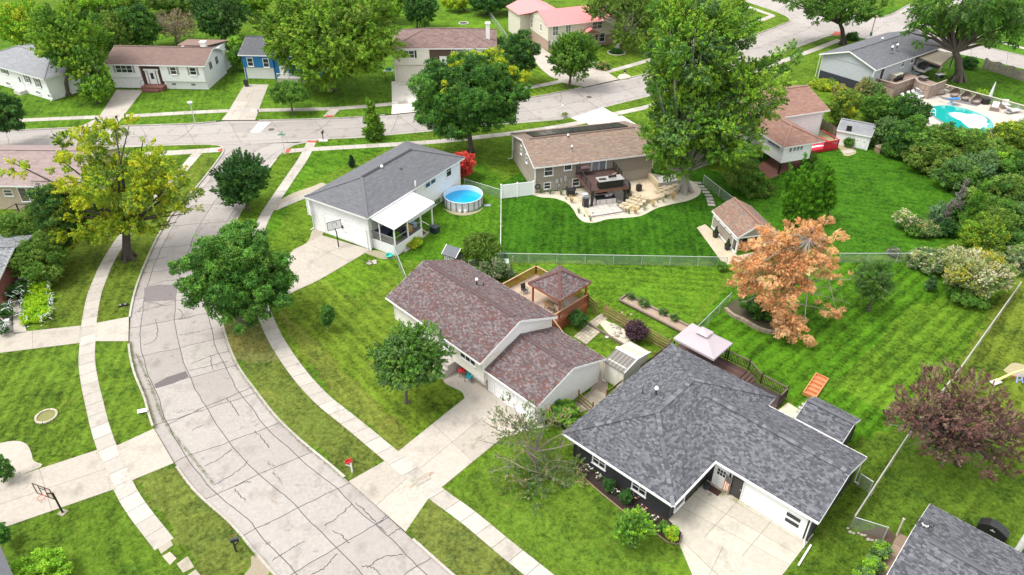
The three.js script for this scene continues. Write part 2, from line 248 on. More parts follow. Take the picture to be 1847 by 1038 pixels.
// footpaths
const path2 = (mid, w, step, mats = walkMats, o = {}) => { // a path of given width along a traced middle line
  const p = px(mid), L1 = [], R1 = []; p.forEach((q, i) => { const t = p[Math.min(p.length - 1, i + 1)].clone().sub(p[Math.max(0, i - 1)]).normalize(), n = V(-t.z, 0, t.x).multiplyScalar(w / 2); L1.push(q.clone().add(n)); R1.push(q.clone().sub(n)); });
  return pavedW(o.name ?? 'sidewalk', L1, R1, step, o.y ?? .02, mats, o);
};
function pavedW(name, L1, R1, step, y, mats, o) {
  const root = setting(name), n = 200, A = spline(L1, n), B = spline(R1, n); let len = 0; for (let i = 0; i < n; i++) len += A[i].distanceTo(A[i + 1]);
  const cells = Math.max(1, Math.round(len / step)), g = .02 / len;
  const at = (s, f) => { const i = Math.min(n - 1, Math.floor(s * n)), k = s * n - i; return A[i].clone().lerp(A[i + 1], k).lerp(B[i].clone().lerp(B[i + 1], k), f).setY(y); };
  part(root, 'joint_bed', slabGeo([...A, ...B.slice().reverse()].map((p) => p.clone().setY(y - .012)), 0), seam);
  for (let j = 0; j < cells; j++) { const q = [], a = j / cells + g, b = (j + 1) / cells - g; for (const t of [0, .33, .67, 1]) q.push(at(a + (b - a) * t, 0)); for (const t of [1, .67, .33, 0]) q.push(at(a + (b - a) * t, 1)); const dy = (rnd() - .5) * .008; q.forEach((p) => p.y += dy); part(root, 'slab', slabGeo(q, .05), pick(mats)); }
  return root;
}
path2([[357, 275], [300, 340], [250, 393], [226, 422], [209, 447], [190, 480], [180, 504], [170, 530], [160, 584], [157.5, 616], [156, 652], [161, 690], [170, 730], [180, 771], [192, 807], [222, 877], [240.5, 910], [296, 983]], 1.3, 1.45);
path2([[-60, 292], [100, 287], [235, 280], [349, 273.5], [398, 270]], 1.5, 1.6);
path2([[562, 256], [548, 284], [515, 333], [477, 392], [463, 430], [458, 480], [464, 530], [482, 580], [497, 612], [523, 653], [555, 694], [588, 727], [627, 758], [696, 815], [745, 856], [785.7, 890.6], [845, 934], [910, 988], [970, 1036], [1060, 1110]], 1.3, 1.5);
path2([[510, 274], [540, 271], [640, 265], [783, 256], [870, 247], [960, 236], [1046, 221.5], [1108, 206], [1171, 192], [1300, 150], [1463, 92], [1515, 72]], 1.3, 1.6, walkMats, { y: .024 });
path2([[-60, 223], [45, 217], [146, 212.5], [222, 210], [349, 203], [414, 200], [471, 199], [610, 195.5], [707, 187.5], [860, 170], [960, 157], [1008, 147.5], [1095, 129.5], [1192, 102], [1331, 53.5], [1395, 28]], 1.3, 1.6, walkMats, { y: .024 });
path2([[1395, 28], [1340, 9], [1250, -24]], 1.3, 1.6);
path2([[1990, 124], [1847, 87], [1800, 75], [1721, 58], [1660, 44]], 1.3, 1.6);
path2([[604, 197], [591, 211]], 1.5, 1.2, walkMats, { y: .028 });
// drives: a group of slabs each cut from a traced quadrilateral
function drive(quads, mats = driveMats, nu = 1, nv = 1, y = .026, name = 'driveway') {
  const root = setting(name);
  for (const q of quads) {
    const Q = q.slice(0, 4).map(([x, yy]) => G(x, yy)), U = q[4] ?? nu, W = q[5] ?? nv;
    part(root, 'joint_bed', slabGeo(Q.map((p) => p.clone().setY(y - .012)), 0), seam);
    const at = (a, b) => Q[0].clone().lerp(Q[1], a).lerp(Q[3].clone().lerp(Q[2], a), b).setY(y);
    const gu = .013 / Q[0].distanceTo(Q[1]), gv = .013 / Q[0].distanceTo(Q[3]);
    for (let i = 0; i < U; i++) for (let j = 0; j < W; j++) part(root, 'slab', slabGeo([at(i / U + (i ? gu : 0), j / W + (j ? gv : 0)), at((i + 1) / U - (i < U - 1 ? gu : 0), j / W + (j ? gv : 0)), at((i + 1) / U - (i < U - 1 ? gu : 0), (j + 1) / W - (j < W - 1 ? gv : 0)), at(i / U + (i ? gu : 0), (j + 1) / W - (j < W - 1 ? gv : 0))], .05), pick(mats));
  }
  return root;
}
drive([[[-120, 616], [145, 588], [145, 619], [-120, 652], 3, 1], [[170, 584], [232, 572], [231, 616], [170, 616], 1, 1], [[22.5, 552], [29, 535], [48, 600], [24, 604], 1, 1]]);
drive([[[-160, 922], [176, 812], [208, 882.5], [-160, 1010], 3, 2], [[207, 806], [277, 774], [313, 836], [238, 867], 1, 1]]);
{ const root = setting('path'); part(root, 'slab', slabGeo(spline(px([[-30, 808], [0, 800], [27, 796], [46, 801], [56, 818], [60, 832], [76, 840], [40, 856], [0, 872], [-40, 885]]), 40).map((p) => p.setY(.018)), .04), driveMats[0]); }
drive([[[629, 869], [693.6, 832.4], [773.5, 899], [731.6, 960], 1, 2], [[718, 815], [838, 719], [906, 790], [796.5, 880], 2, 2]]);
{ const root = setting('path'); part(root, 'slab', slabGeo(spline(px([[838, 720], [833, 708], [818, 700], [802, 691], [800, 672], [815, 660]]), 24).concat(px([[985, 770], [906, 790]])).map((p) => p.setY(.03)), .04), driveMats[1]); }
drive([[[1206, 938], [1290, 852], [1468, 965], [1410, 1040], 4, 3], [[1230, 993], [1206, 938], [1410, 1040], [1300, 1160], 2, 2]], [[0.447, 0.417, 0.353], [0.469, 0.439, 0.374], [0.43, 0.4, 0.34]].map((c) => conc(...c)));
drive([[[580, 425], [668, 451], [593.5, 495], [526, 454.7], 2, 2], [[526, 454.7], [593.5, 495], [572, 507], [500, 476], 1, 1], [[500, 476], [572, 507], [490, 545], [450, 500], 2, 1], [[450, 500], [490, 545], [395, 560], [402, 470], 1, 1]]);
drive([[[1030, 213], [1088, 194], [1118, 211], [1050, 222], 1, 1], [[1058, 222], [1122, 209], [1160, 232], [1080, 240], 1, 1]], [conc(.66, .63, .59)], 1, 1, .032);
drive([[[210, 162], [258, 162.5], [222, 209], [178, 211], 1, 2], [[178, 212], [222, 210], [208, 227], [141, 230], 1, 1]], [conc(.42, .38, .34)]);
drive([[[441, 152], [484, 153], [466, 199], [412, 200], 2, 3], [[412, 201], [466, 200], [460, 216.6], [399, 217], 2, 1]]);
drive([[[706, 147], [772, 146], [790, 185], [707, 187], 2, 3], [[707, 188], [790, 186], [800, 197], [706, 206], 2, 1]], [conc(.72, .68, .62)]);
drive([[[1000, 120], [1060, 105], [1095, 127], [1008, 146], 2, 2], [[1008, 148], [1095, 130], [1116, 143.5], [1053, 157], 2, 1]]);
{ const root = setting('path'); part(root, 'slab', slabGeo(spline(px([[952, 78], [962, 96], [966, 112], [985, 132], [1003, 142], [1030, 136], [1010, 110], [985, 92], [968, 78]]), 40).map((p) => p.setY(.02)), .04), driveMats[1]); }
// tar lines, asphalt patches, paint and iron on the road
const lineOn = (pts, w, y, jig = .1) => { const p = spline(px(pts), 26), a = [], b = []; p.forEach((q, i) => { const t = p[Math.min(26, i + 1)].clone().sub(p[Math.max(0, i - 1)]).normalize(), n = V(-t.z, 0, t.x), o = (fb(i * .5 + pts[0][0], pts[0][1], 2) - .5) * jig * 2, ww = w * (.6 + .8 * NT[(i * 37 + Math.round(pts[0][0])) & 65535]) / 2; a.push(q.clone().addScaledVector(n, o + ww).setY(y)); b.unshift(q.clone().addScaledVector(n, o - ww).setY(y)); }); return slabGeo([...a, ...b], 0); };
const CRACKS = [[[296, 768], [316, 757], [452, 697]], [[249, 562], [281, 552], [313, 548]], [[281, 553], [292, 548], [330, 538]], [[258, 621], [276, 614], [283, 590], [279, 575]], [[344, 655], [380, 640], [414, 631]], [[340, 668], [378, 658], [410, 650]], [[380, 640], [381, 660], [386, 666]], [[407, 717], [420, 732], [430, 748]], [[368, 839], [390, 828], [418, 809]], [[386, 873], [430, 846], [446, 829]], [[422, 880], [432, 893], [442, 902]], [[422, 878], [436, 869], [452, 868]], [[459, 775], [472, 790], [485, 806]], [[585, 947], [612, 928], [635, 907]], [[600, 955], [616, 966], [629, 979]], [[490, 1010], [515, 993], [548, 975]], [[560, 1035], [590, 1018], [606, 997]], [[661, 1022], [690, 1004], [726, 999]], [[653, 1018], [672, 1024], [690, 1038]], [[640, 905], [665, 928], [696, 960]], [[681, 943], [690, 935], [697, 929]], [[263, 517], [290, 507], [318, 503]], [[265, 470], [285, 465], [300, 463]], [[320, 555], [329, 565], [326, 572], [320, 574]], [[318, 575], [335, 573], [349, 568]], [[322, 603], [350, 598], [384, 590]], [[262, 544], [282, 546], [290, 551]], [[345, 775], [355, 769], [366, 766]], [[700, 965], [712, 957], [726, 950]], [[440, 240], [470, 232], [490, 222]], [[560, 240], [585, 226], [596, 214]], [[705, 238], [712, 222], [718, 206]], [[1010, 183], [1013, 175], [1010, 163]], [[1040, 165], [1060, 180], [1080, 195]], [[310, 254], [335, 240], [350, 224]]];
for (const c of CRACKS) part(road.root, 'crack_seal', lineOn(c, .062, ROAD_Y + .006), tar);
part(road.root, 'asphalt_patch', slabGeo(px([[259, 518], [284, 512], [319, 513], [316, 540], [290, 541], [259, 543]]).map((p) => p.setY(ROAD_Y + .01)), .012), patchMat);
part(road.root, 'asphalt_patch', slabGeo(px([[277, 692], [300, 679], [334, 668], [339, 678], [312, 690], [280, 699]]).map((p) => p.setY(ROAD_Y + .01)), .012), grain(.13, .115, .115, .9));
part(cross.root, 'white_paint', slabGeo(px([[451, 237], [466, 220], [486, 220], [468, 237]]).map((p) => p.setY(ROAD_Y + .008)), .004), M(.8, .79, .77, .8));
part(cross.root, 'asphalt_patch', slabGeo(px([[477, 238], [481, 229], [502, 230], [497, 239]]).map((p) => p.setY(ROAD_Y + .006)), .004), grain(.33, .3, .29, .9));
const red = grain(.42, .075, .045, .9);
for (const q of [[[584, 211.5], [590, 208.5], [601, 208.5], [600, 211.5]], [[553, 257], [555, 254], [573, 254.5], [570, 257.5]], [[514, 276], [517, 269], [525, 269], [520, 276.5]], [[1500, 63], [1507, 57], [1520, 58], [1516, 64]], [[392, 273], [394, 269], [401, 269], [400, 274]]]) ground('tactile_paving', slabGeo(px(q).map((p) => p.setY(.045)), .06), red);
for (const [x, y, l] of [[489, 234, 'round iron manhole cover in the asphalt square at the junction'], [1062.6, 175.3, 'round iron manhole cover in the street before the pink roofed house']]) { const p = G(x, y, ROAD_Y); const m = thing('manhole_cover', l, 'manhole cover', p); part(m, 'lid', new THREE.CylinderGeometry(.34, .34, .03, 20).translate(0, .02, 0), grain(.09, .07, .06, .6)); part(m, 'rim', new THREE.TorusGeometry(.4, .05, 6, 24).rotateX(Math.PI / 2).translate(0, .01, 0), grain(.14, .12, .11, .7)); }
// ---------------------------------------------------------------- building kit
const UNIT = new THREE.BoxGeometry(1, 1, 1);
const PAL = {
  maroon: [[0.13, 0.06, 0.055], [0.165, 0.135, 0.135], [0.09, 0.068, 0.072], [0.135, 0.1, 0.1], [0.195, 0.16, 0.157], [0.115, 0.08, 0.082], [0.145, 0.068, 0.06], [0.15, 0.12, 0.12]],
  charcoal: [[0.115, 0.118, 0.132], [0.078, 0.08, 0.092], [0.16, 0.163, 0.182], [0.098, 0.1, 0.115], [0.135, 0.138, 0.154], [0.062, 0.064, 0.074]],
  slate: [[0.135, 0.138, 0.152], [0.145, 0.148, 0.162], [0.126, 0.128, 0.142], [0.14, 0.142, 0.156]],
  tan: [[0.24, 0.17, 0.13], [0.275, 0.195, 0.145], [0.205, 0.15, 0.12], [0.29, 0.22, 0.17], [0.255, 0.17, 0.12], [0.225, 0.175, 0.145]],
  brown: [[0.2, 0.13, 0.11], [0.21, 0.14, 0.118], [0.19, 0.122, 0.104], [0.2, 0.135, 0.114]],
  grey: [[0.25, 0.256, 0.27], [0.265, 0.27, 0.284], [0.24, 0.245, 0.26]],
  rust: [[.27, .145, .105], [.25, .13, .095], [.29, .165, .125], [.235, .135, .11]],
  dark: [[0.1, 0.102, 0.112], [0.11, 0.112, 0.124], [0.092, 0.094, 0.105]],
  faded: [[0.29, 0.22, 0.205], [0.31, 0.235, 0.22], [0.265, 0.195, 0.18], [0.28, 0.21, 0.2]],
};
const shingleMat = grain(1, 1, 1, .92);
function house(name, label, yaw, u0, v0, category = 'house', group) {
  const h = thing(name, label, category, uvXZ(yaw, u0, v0), -yaw * RAD, group);
  h.yaw = yaw; h.off = V(-u0, 0, -v0); h.sh = []; h.caps = [];
  h.add2 = (n, geo, mat, lab, parent) => { const m = part(parent ?? h, n, geo, mat, lab); if (!parent) m.position.copy(h.off); return m; };
  return h;
}
function roofFace(h, pts, pal, o = {}) {
  const [a, b, c] = pts; let n = b.clone().sub(a).cross(c.clone().sub(a)).normalize(); if (n.y < 0) n.negate();
  const s = V(0, 1, 0).addScaledVector(n, -n.y).normalize(), e = s.clone().cross(n).normalize(), N = pts.length;
  const g = slabGeo(pts.map((p) => p.clone()), 0), lo = slabGeo(pts.map((p) => p.clone().addScaledVector(n, -.09)), 0);
  const rim = []; for (let i = 0; i < N; i++) { const p = pts[i], q = pts[(i + 1) % N], p2 = p.clone().addScaledVector(n, -.09), q2 = q.clone().addScaledVector(n, -.09); rim.push(p, p2, q, q, p2, q2); }
  const rg = new THREE.BufferGeometry().setFromPoints(rim); rg.setAttribute('uv', new THREE.Float32BufferAttribute(new Float32Array(rim.length * 2), 2)); rg.computeVertexNormals();
  h.slabs = h.slabs ?? []; h.slabs.push(g, lo, rg);
  const P = pts.map((p) => { const d = p.clone().sub(a); return [d.dot(e), d.dot(s)]; }), exp = o.exp ?? .135, wm = o.w ?? .21;
  const bmin = Math.min(...P.map((p) => p[1])), bmax = Math.max(...P.map((p) => p[1]));
  const span = (y) => { let lo2 = 1e9, hi = -1e9; for (let i = 0; i < N; i++) { const p = P[i], q = P[(i + 1) % N]; if ((p[1] - y) * (q[1] - y) <= 0 && p[1] !== q[1]) { const x = p[0] + (q[0] - p[0]) * (y - p[1]) / (q[1] - p[1]); lo2 = Math.min(lo2, x); hi = Math.max(hi, x); } } return [lo2, hi]; };
  const m4 = new THREE.Matrix4();
  for (let y = bmin, r = 0; y < bmax - .05; y += exp, r++) {
    const A = span(y + .01), B = span(Math.min(bmax - .005, y + exp)); const x0 = Math.max(A[0], B[0]), x1 = Math.min(A[1], B[1]); if (!(x1 - x0 > .06)) continue;
    for (let x = x0, first = true; x < x1 - .03;) {
      let w = wm * (.65 + .8 * rnd()); if (first) { w *= .4 + .6 * rnd(); first = false; } if (x + w > x1 - .1) w = x1 - x;
      const t = o.flat ? .012 : rnd() < .45 ? .026 : .012, hh = Math.min(exp, bmax - y) + .02;
      const cpos = a.clone().addScaledVector(e, x + w / 2).addScaledVector(s, y + hh / 2 - .01).addScaledVector(n, t / 2 + .004);
      m4.makeBasis(e.clone().multiplyScalar(w - (o.flat ? .004 : .012)), n.clone().multiplyScalar(t), s.clone().multiplyScalar(-hh)).setPosition(cpos);
      const k = NT[(Math.floor(x / .55 + r * 1.7) * 131 + (r >> 1) * 7) & 65535], col = rnd() < (o.cluster ?? .12) ? pal[Math.floor(k * pal.length) % pal.length] : pick(pal), j = .9 + .2 * rnd();
      h.sh.push([m4.clone(), col.map((v) => v * j)]); x += w;
    }
  }
}
function finishRoof(h, base, slabMat) {
  h.add2('roof_deck', h.slabs, slabMat ?? grain(...base.map((v) => v * .7)));
  const im = new THREE.InstancedMesh(UNIT.clone(), shingleMat, h.sh.length); im.name = 'shingles'; im.userData.kind = 'stuff'; im.castShadow = im.receiveShadow = true; im.position.copy(h.off);
  const c = new THREE.Color(); h.sh.forEach(([m, col], i) => { im.setMatrixAt(i, m); im.setColorAt(i, c.setRGB(...col)); }); h.add(im);
}
function caps(h, a, b, pal, o = {}) { // overlapping cap shingles along a hip or ridge
  const d = b.clone().sub(a), l = d.length(), n = Math.max(1, Math.floor(l / (o.step ?? .3))), u = d.clone().normalize(), side = V(0, 1, 0).cross(u).normalize(), up = u.clone().cross(side), list = [];
  for (let i = 0; i < n; i++) { const g = new THREE.BoxGeometry(o.w ?? .3, .03, l / n * 1.12); const m = new THREE.Matrix4().makeBasis(side, up, u).setPosition(a.clone().addScaledVector(u, (i + .5) * l / n).addScaledVector(up, .035 + (i % 2) * .008)); g.applyMatrix4(m); if (o.single) h.add2('ridge_cap', g, grain(...pick(pal).map((v) => v * 1.1), .9)); else list.push(g); }
  if (!o.single) h.add2('ridge_caps', list, grain(...pal[0], .9)).userData.kind = 'stuff';
}
function ridgeVent(h, a, b, drop, col) { // raised vent strip along a ridge
  const d = b.clone().sub(a), l = d.length(), u = d.clone().normalize(), side = V(0, 1, 0).cross(u).normalize(), q = [];
  for (const s of [-1, 1]) { const up = V(0, 1, 0), o2 = side.clone().multiplyScalar(s), dir = o2.clone().addScaledVector(up, -drop).normalize(), nn = u.clone().cross(dir); const g = new THREE.BoxGeometry(.2, .05, l); g.applyMatrix4(new THREE.Matrix4().makeBasis(dir, nn, u).setPosition(a.clone().lerp(b, .5).addScaledVector(dir, .1).addScaledVector(up, .07))); q.push(g); }
  h.add2('ridge_vent', q, grain(...col, .9));
}
const board = (a, b, w, t, m) => { const d = b.clone().sub(a), l = d.length(), u = d.clone().normalize(), side = V(0, 1, 0).cross(u).normalize(), up = u.clone().cross(side); const g = new THREE.BoxGeometry(t, w, l); return g.applyMatrix4(new THREE.Matrix4().makeBasis(side, up, u).setPosition(a.clone().lerp(b, .5))); };
function hip(h, u0, u1, v0, v1, e, r, pal, o = {}) { // ridge along the longer side
  const W = u1 - u0, D = v1 - v0, along = D > W ? 'v' : 'u', k = Math.min(W, D) / 2; let R0, R1;
  if (along === 'v') { R0 = V((u0 + u1) / 2, r, v0 + k); R1 = V((u0 + u1) / 2, r, v1 - k); } else { R0 = V(u0 + k, r, (v0 + v1) / 2); R1 = V(u1 - k, r, (v0 + v1) / 2); }
  const A = V(u0, e, v0), B = V(u1, e, v0), C = V(u1, e, v1), D2 = V(u0, e, v1);
  const F = along === 'v' ? [[A, B, R0], [B, C, R1, R0], [C, D2, R1], [D2, A, R0, R1]] : [[A, B, R1, R0], [B, C, R1], [C, D2, R0, R1], [D2, A, R0]];
  const skip = o.skip ?? []; F.forEach((f, i) => { if (!skip.includes(i)) roofFace(h, f, pal, o); });
  const ends = along === 'v' ? [[A, R0], [B, R0], [C, R1], [D2, R1]] : [[A, R0], [B, R1], [C, R1], [D2, R0]];
  for (const [p, q] of ends) caps(h, p, q, pal, { single: o.single, w: o.capW ?? .3 });
  if (o.vent) ridgeVent(h, R0, R1, .4, o.vent); else caps(h, R0, R1, pal, { single: o.single, w: .34 });
  const f = .1; for (const g of [board(V(u0, e - f, v0), V(u1, e - f, v0), .18, .03), board(V(u0, e - f, v1), V(u1, e - f, v1), .18, .03), board(V(u0, e - f, v0), V(u0, e - f, v1), .18, .03), board(V(u1, e - f, v0), V(u1, e - f, v1), .18, .03)]) h.add2('fascia', g, o.trim ?? white);
  h.add2('soffit', [box(u1 - u0 - .04, .03, v1 - v0 - .04, (u0 + u1) / 2, e - .17, (v0 + v1) / 2)], o.trim ?? white);
  return [R0, R1];
}
function gable(h, axis, u0, u1, v0, v1, e, r, pal, o = {}) { // ridge along axis
  const cu = (u0 + u1) / 2, cv = o.rv ?? (v0 + v1) / 2;
  const A = V(u0, e, v0), B = V(u1, e, v0), C = V(u1, e, v1), D = V(u0, e, v1);
  const [R0, R1] = axis === 'u' ? [V(u0, r, cv), V(u1, r, cv)] : [V(cu, r, v0), V(cu, r, v1)];
  if (axis === 'u') { roofFace(h, [D, C, R1, R0], pal, o); roofFace(h, [B, A, R0, R1], pal, o); } else { roofFace(h, [A, D, R1, R0], pal, o); roofFace(h, [C, B, R0, R1], pal, o); }
  const f = V(0, -.1, 0), t = o.trim ?? white, fb2 = [];
  const rake = axis === 'u' ? [[A, R0], [D, R0], [B, R1], [C, R1]] : [[A, R0], [B, R0], [C, R1], [D, R1]];
  for (const [p, q] of rake) fb2.push(board(p.clone().add(f), q.clone().add(f), .2, .035));
  const eav = axis === 'u' ? [[A, B], [C, D]] : [[A, D], [B, C]];
  fb2.forEach((g) => h.add2('rake_board', g, t)); for (const [p, q] of eav) h.add2('gutter', board(p.clone().add(f), q.clone().add(f), .16, .11), t);
  if (o.vent) ridgeVent(h, R0.clone().lerp(R1, .06), R1.clone().lerp(R0, .06), (r - e) / (axis === 'u' ? (v1 - v0) / 2 : (u1 - u0) / 2), o.vent); else caps(h, R0, R1, pal, { single: o.single, w: .34 });
  return [R0, R1];
}
function lapWall(h, u0, u1, v0, v1, y0, y1, mat, o = {}) { // a body of walls clad in lapped boards
  const b = bx(u0 + .03, u1 - .03, y0, y1, v0 + .03, v1 - .03), q = [], ex = o.ex ?? .12, sides = o.sides ?? 'nesw';
  for (let y = y0; y < y1 - .02; y += ex) { const hh = Math.min(ex + .015, y1 - y), yc = y + hh / 2; if (sides.includes('s')) q.push(box(u1 - u0, hh, .018, (u0 + u1) / 2, yc, v1 - .012, 0, -.09)); if (sides.includes('n')) q.push(box(u1 - u0, hh, .018, (u0 + u1) / 2, yc, v0 + .012, 0, .09)); if (sides.includes('e')) q.push(box(.018, hh, v1 - v0, u1 - .012, yc, (v0 + v1) / 2, 0, 0, .09)); if (sides.includes('w')) q.push(box(.018, hh, v1 - v0, u0 + .012, yc, (v0 + v1) / 2, 0, 0, -.09)); }
  h.add2('wall', b, mat); const s = h.add2('siding', q, mat); s.userData.kind = 'stuff';
  for (const [a, d] of [[u0, v0], [u1, v0], [u0, v1], [u1, v1]]) h.add2('corner_trim', box(.09, y1 - y0, .09, a, (y0 + y1) / 2, d), o.corner ?? mat);
}
function gableFill(h, axis, at, a0, a1, e, r, mat, ac, t = .06) { // the triangle under a gable, clad in boards
  const q = [], c = ac ?? (a0 + a1) / 2, tri = [];
  for (let y = e; y < r - .03; y += .12) { const k = (y + .12 - e) / (r - e), x0 = a0 + (c - a0) * Math.min(1, k), x1 = a1 + (c - a1) * Math.min(1, k), w = x1 - x0; if (w > .05) q.push(axis === 'u' ? box(.018, .135, w, at, y + .06, (x0 + x1) / 2, 0, 0, .09) : box(w, .135, .018, (x0 + x1) / 2, y + .06, at, 0, -.09)); }
  const P = (s, y, d) => axis === 'u' ? V(at + d, y, s) : V(s, y, at + d);
  for (const d of [-t / 2, t / 2 - .02]) tri.push(P(a0, e, d), P(a1, e, d), P(c, r, d));
  const g = new THREE.BufferGeometry().setFromPoints(tri); g.setAttribute('uv', new THREE.Float32BufferAttribute(new Float32Array(12), 2)); g.computeVertexNormals();
  h.add2('gable_wall', g, mat); h.add2('siding', q, mat).userData.kind = 'stuff';
}
const face = (axis, val, sign, along, y) => { const m = new THREE.Matrix4(); m.makeRotationY(axis === 'v' ? (sign > 0 ? 0 : Math.PI) : (sign > 0 ? Math.PI / 2 : -Math.PI / 2)); return m.setPosition(axis === 'v' ? V(along, y, val) : V(val, y, along)); };
function win(h, axis, val, sign, along, y, w, hh, o = {}) { // y = middle; frame proud of the wall, panes set back in it
  const m = face(axis, val, sign, along, y), T = o.t ?? .09, f = o.mat ?? white;
  const fr = [box(w + T * 2, T, .08, 0, hh / 2 + T / 2, .03), box(w + T * 2, T, .08, 0, -hh / 2 - T / 2, .03), box(T, hh, .08, -w / 2 - T / 2, 0, .03), box(T, hh, .08, w / 2 + T / 2, 0, .03)];
  const nx = o.nx ?? 1, ny = o.ny ?? 2, pw = w / nx, ph = hh / ny;
  for (let i = 1; i < nx; i++) fr.push(box(.06, hh, .06, -w / 2 + i * pw, 0, .025)); for (let j = 1; j < ny; j++) fr.push(box(w, .05, .055, 0, -hh / 2 + j * ph, .022));
  const W = h.add2('window', fr.map((g) => g.applyMatrix4(m)), f);
  for (let i = 0; i < nx; i++) for (let j = 0; j < ny; j++) part(W, 'pane', box(pw - .01, ph - .01, .02, -w / 2 + (i + .5) * pw, -hh / 2 + (j + .5) * ph, .012).applyMatrix4(m), o.glass ?? glass);
  part(W, 'sill', box(w + T * 2 + .08, .05, .13, 0, -hh / 2 - T - .02, .05).applyMatrix4(m), f);
  if (o.shutter) for (const s of [-1, 1]) { const q = []; for (let y2 = -hh / 2 + .05; y2 < hh / 2; y2 += .09) q.push(box(.28, .07, .03, s * (w / 2 + T + .17), y2, .035, 0, .2)); h.add2('shutter', [box(.32, hh + .1, .03, s * (w / 2 + T + .17), 0, .02), ...q].map((g) => g.applyMatrix4(m)), o.shutter); }
  return W;
}
function garageDoor(h, axis, val, sign, along, y0, w, hh, mat = white, o = {}) {
  const m = face(axis, val, sign, along, y0), D = h.add2('garage_door', box(w, hh, .03, 0, hh / 2, .0).applyMatrix4(m), mat), rows = o.rows ?? 4, cols = o.cols ?? Math.round(w / 1.2);
  for (let r = 0; r < rows; r++) part(D, 'panel', mg([box(w - .02, hh / rows - .025, .03, 0, (r + .5) * hh / rows, .02), ...Array.from({ length: cols }, (_, c) => box(w / cols - .16, hh / rows - .16, .016, -w / 2 + (c + .5) * w / cols, (r + .5) * hh / rows, .04))]).applyMatrix4(m), mat);
  h.add2('door_frame', [box(.12, hh + .12, .1, -w / 2 - .06, hh / 2 + .06, .02), box(.12, hh + .12, .1, w / 2 + .06, hh / 2 + .06, .02), box(w + .24, .12, .1, 0, hh + .06, .025)].map((g) => g.applyMatrix4(m)), o.frame ?? white);
  return D;
}
function door(h, axis, val, sign, along, y0, w, hh, mat, o = {}) {
  const m = face(axis, val, sign, along, y0), D = h.add2('door', box(w, hh, .05, 0, hh / 2, .02).applyMatrix4(m), mat);
  part(D, 'handle', new THREE.SphereGeometry(.045, 8, 6).translate(w * .4, hh * .47, .08).applyMatrix4(m), steel);
  if (o.panes) { const [nx, ny, pw, ph, y] = o.panes; for (let i = 0; i < nx; i++) for (let j = 0; j < ny; j++) part(D, 'pane', box(pw * .82, ph * .82, .02, (i - (nx - 1) / 2) * pw, y + (j - (ny - 1) / 2) * ph, .045).applyMatrix4(m), glass); } else part(D, 'panel', mg([box(w * .7, hh * .35, .02, 0, hh * .7, .05), box(w * .7, hh * .3, .02, 0, hh * .25, .05)]).applyMatrix4(m), mat);
  h.add2('door_frame', [box(.1, hh + .1, .1, -w / 2 - .05, hh / 2 + .05, .02), box(.1, hh + .1, .1, w / 2 + .05, hh / 2 + .05, .02), box(w + .2, .1, .1, 0, hh + .05, .023)].map((g) => g.applyMatrix4(m)), o.frame ?? white);
  return D;
}
const ventPipe = (h, p, hh = .45, r = .06, cap = true) => { const v = h.add2('vent_pipe', [rod(p, p.clone().add(V(0, hh, 0)), r, r, 10), new THREE.CylinderGeometry(r * 1.2, r * 2.4, .1, 10).translate(p.x, p.y + .05, p.z)], darkMetal); if (cap) part(v, 'cap', mg([new THREE.CylinderGeometry(r * 2, r * 2, .12, 12).translate(p.x, p.y + hh, p.z), new THREE.SphereGeometry(r * 1.9, 10, 6, 0, 7, 0, 1.6).translate(p.x, p.y + hh + .05, p.z)]), white); return v; };
const spout = (h, u, v, y, du, dv, mat = white) => h.add2('downspout', tube([V(u, y, v), V(u - du * .3, y - .35, v - dv * .3), V(u - du * .3, .25, v - dv * .3), V(u + du * .6, .08, v + dv * .6)], .05, .05, 6), mat);
const onRoof = (h, pxx, pyy, e) => { const [u, v] = L(h.yaw, pxx, pyy, e); return V(u, e, v); };

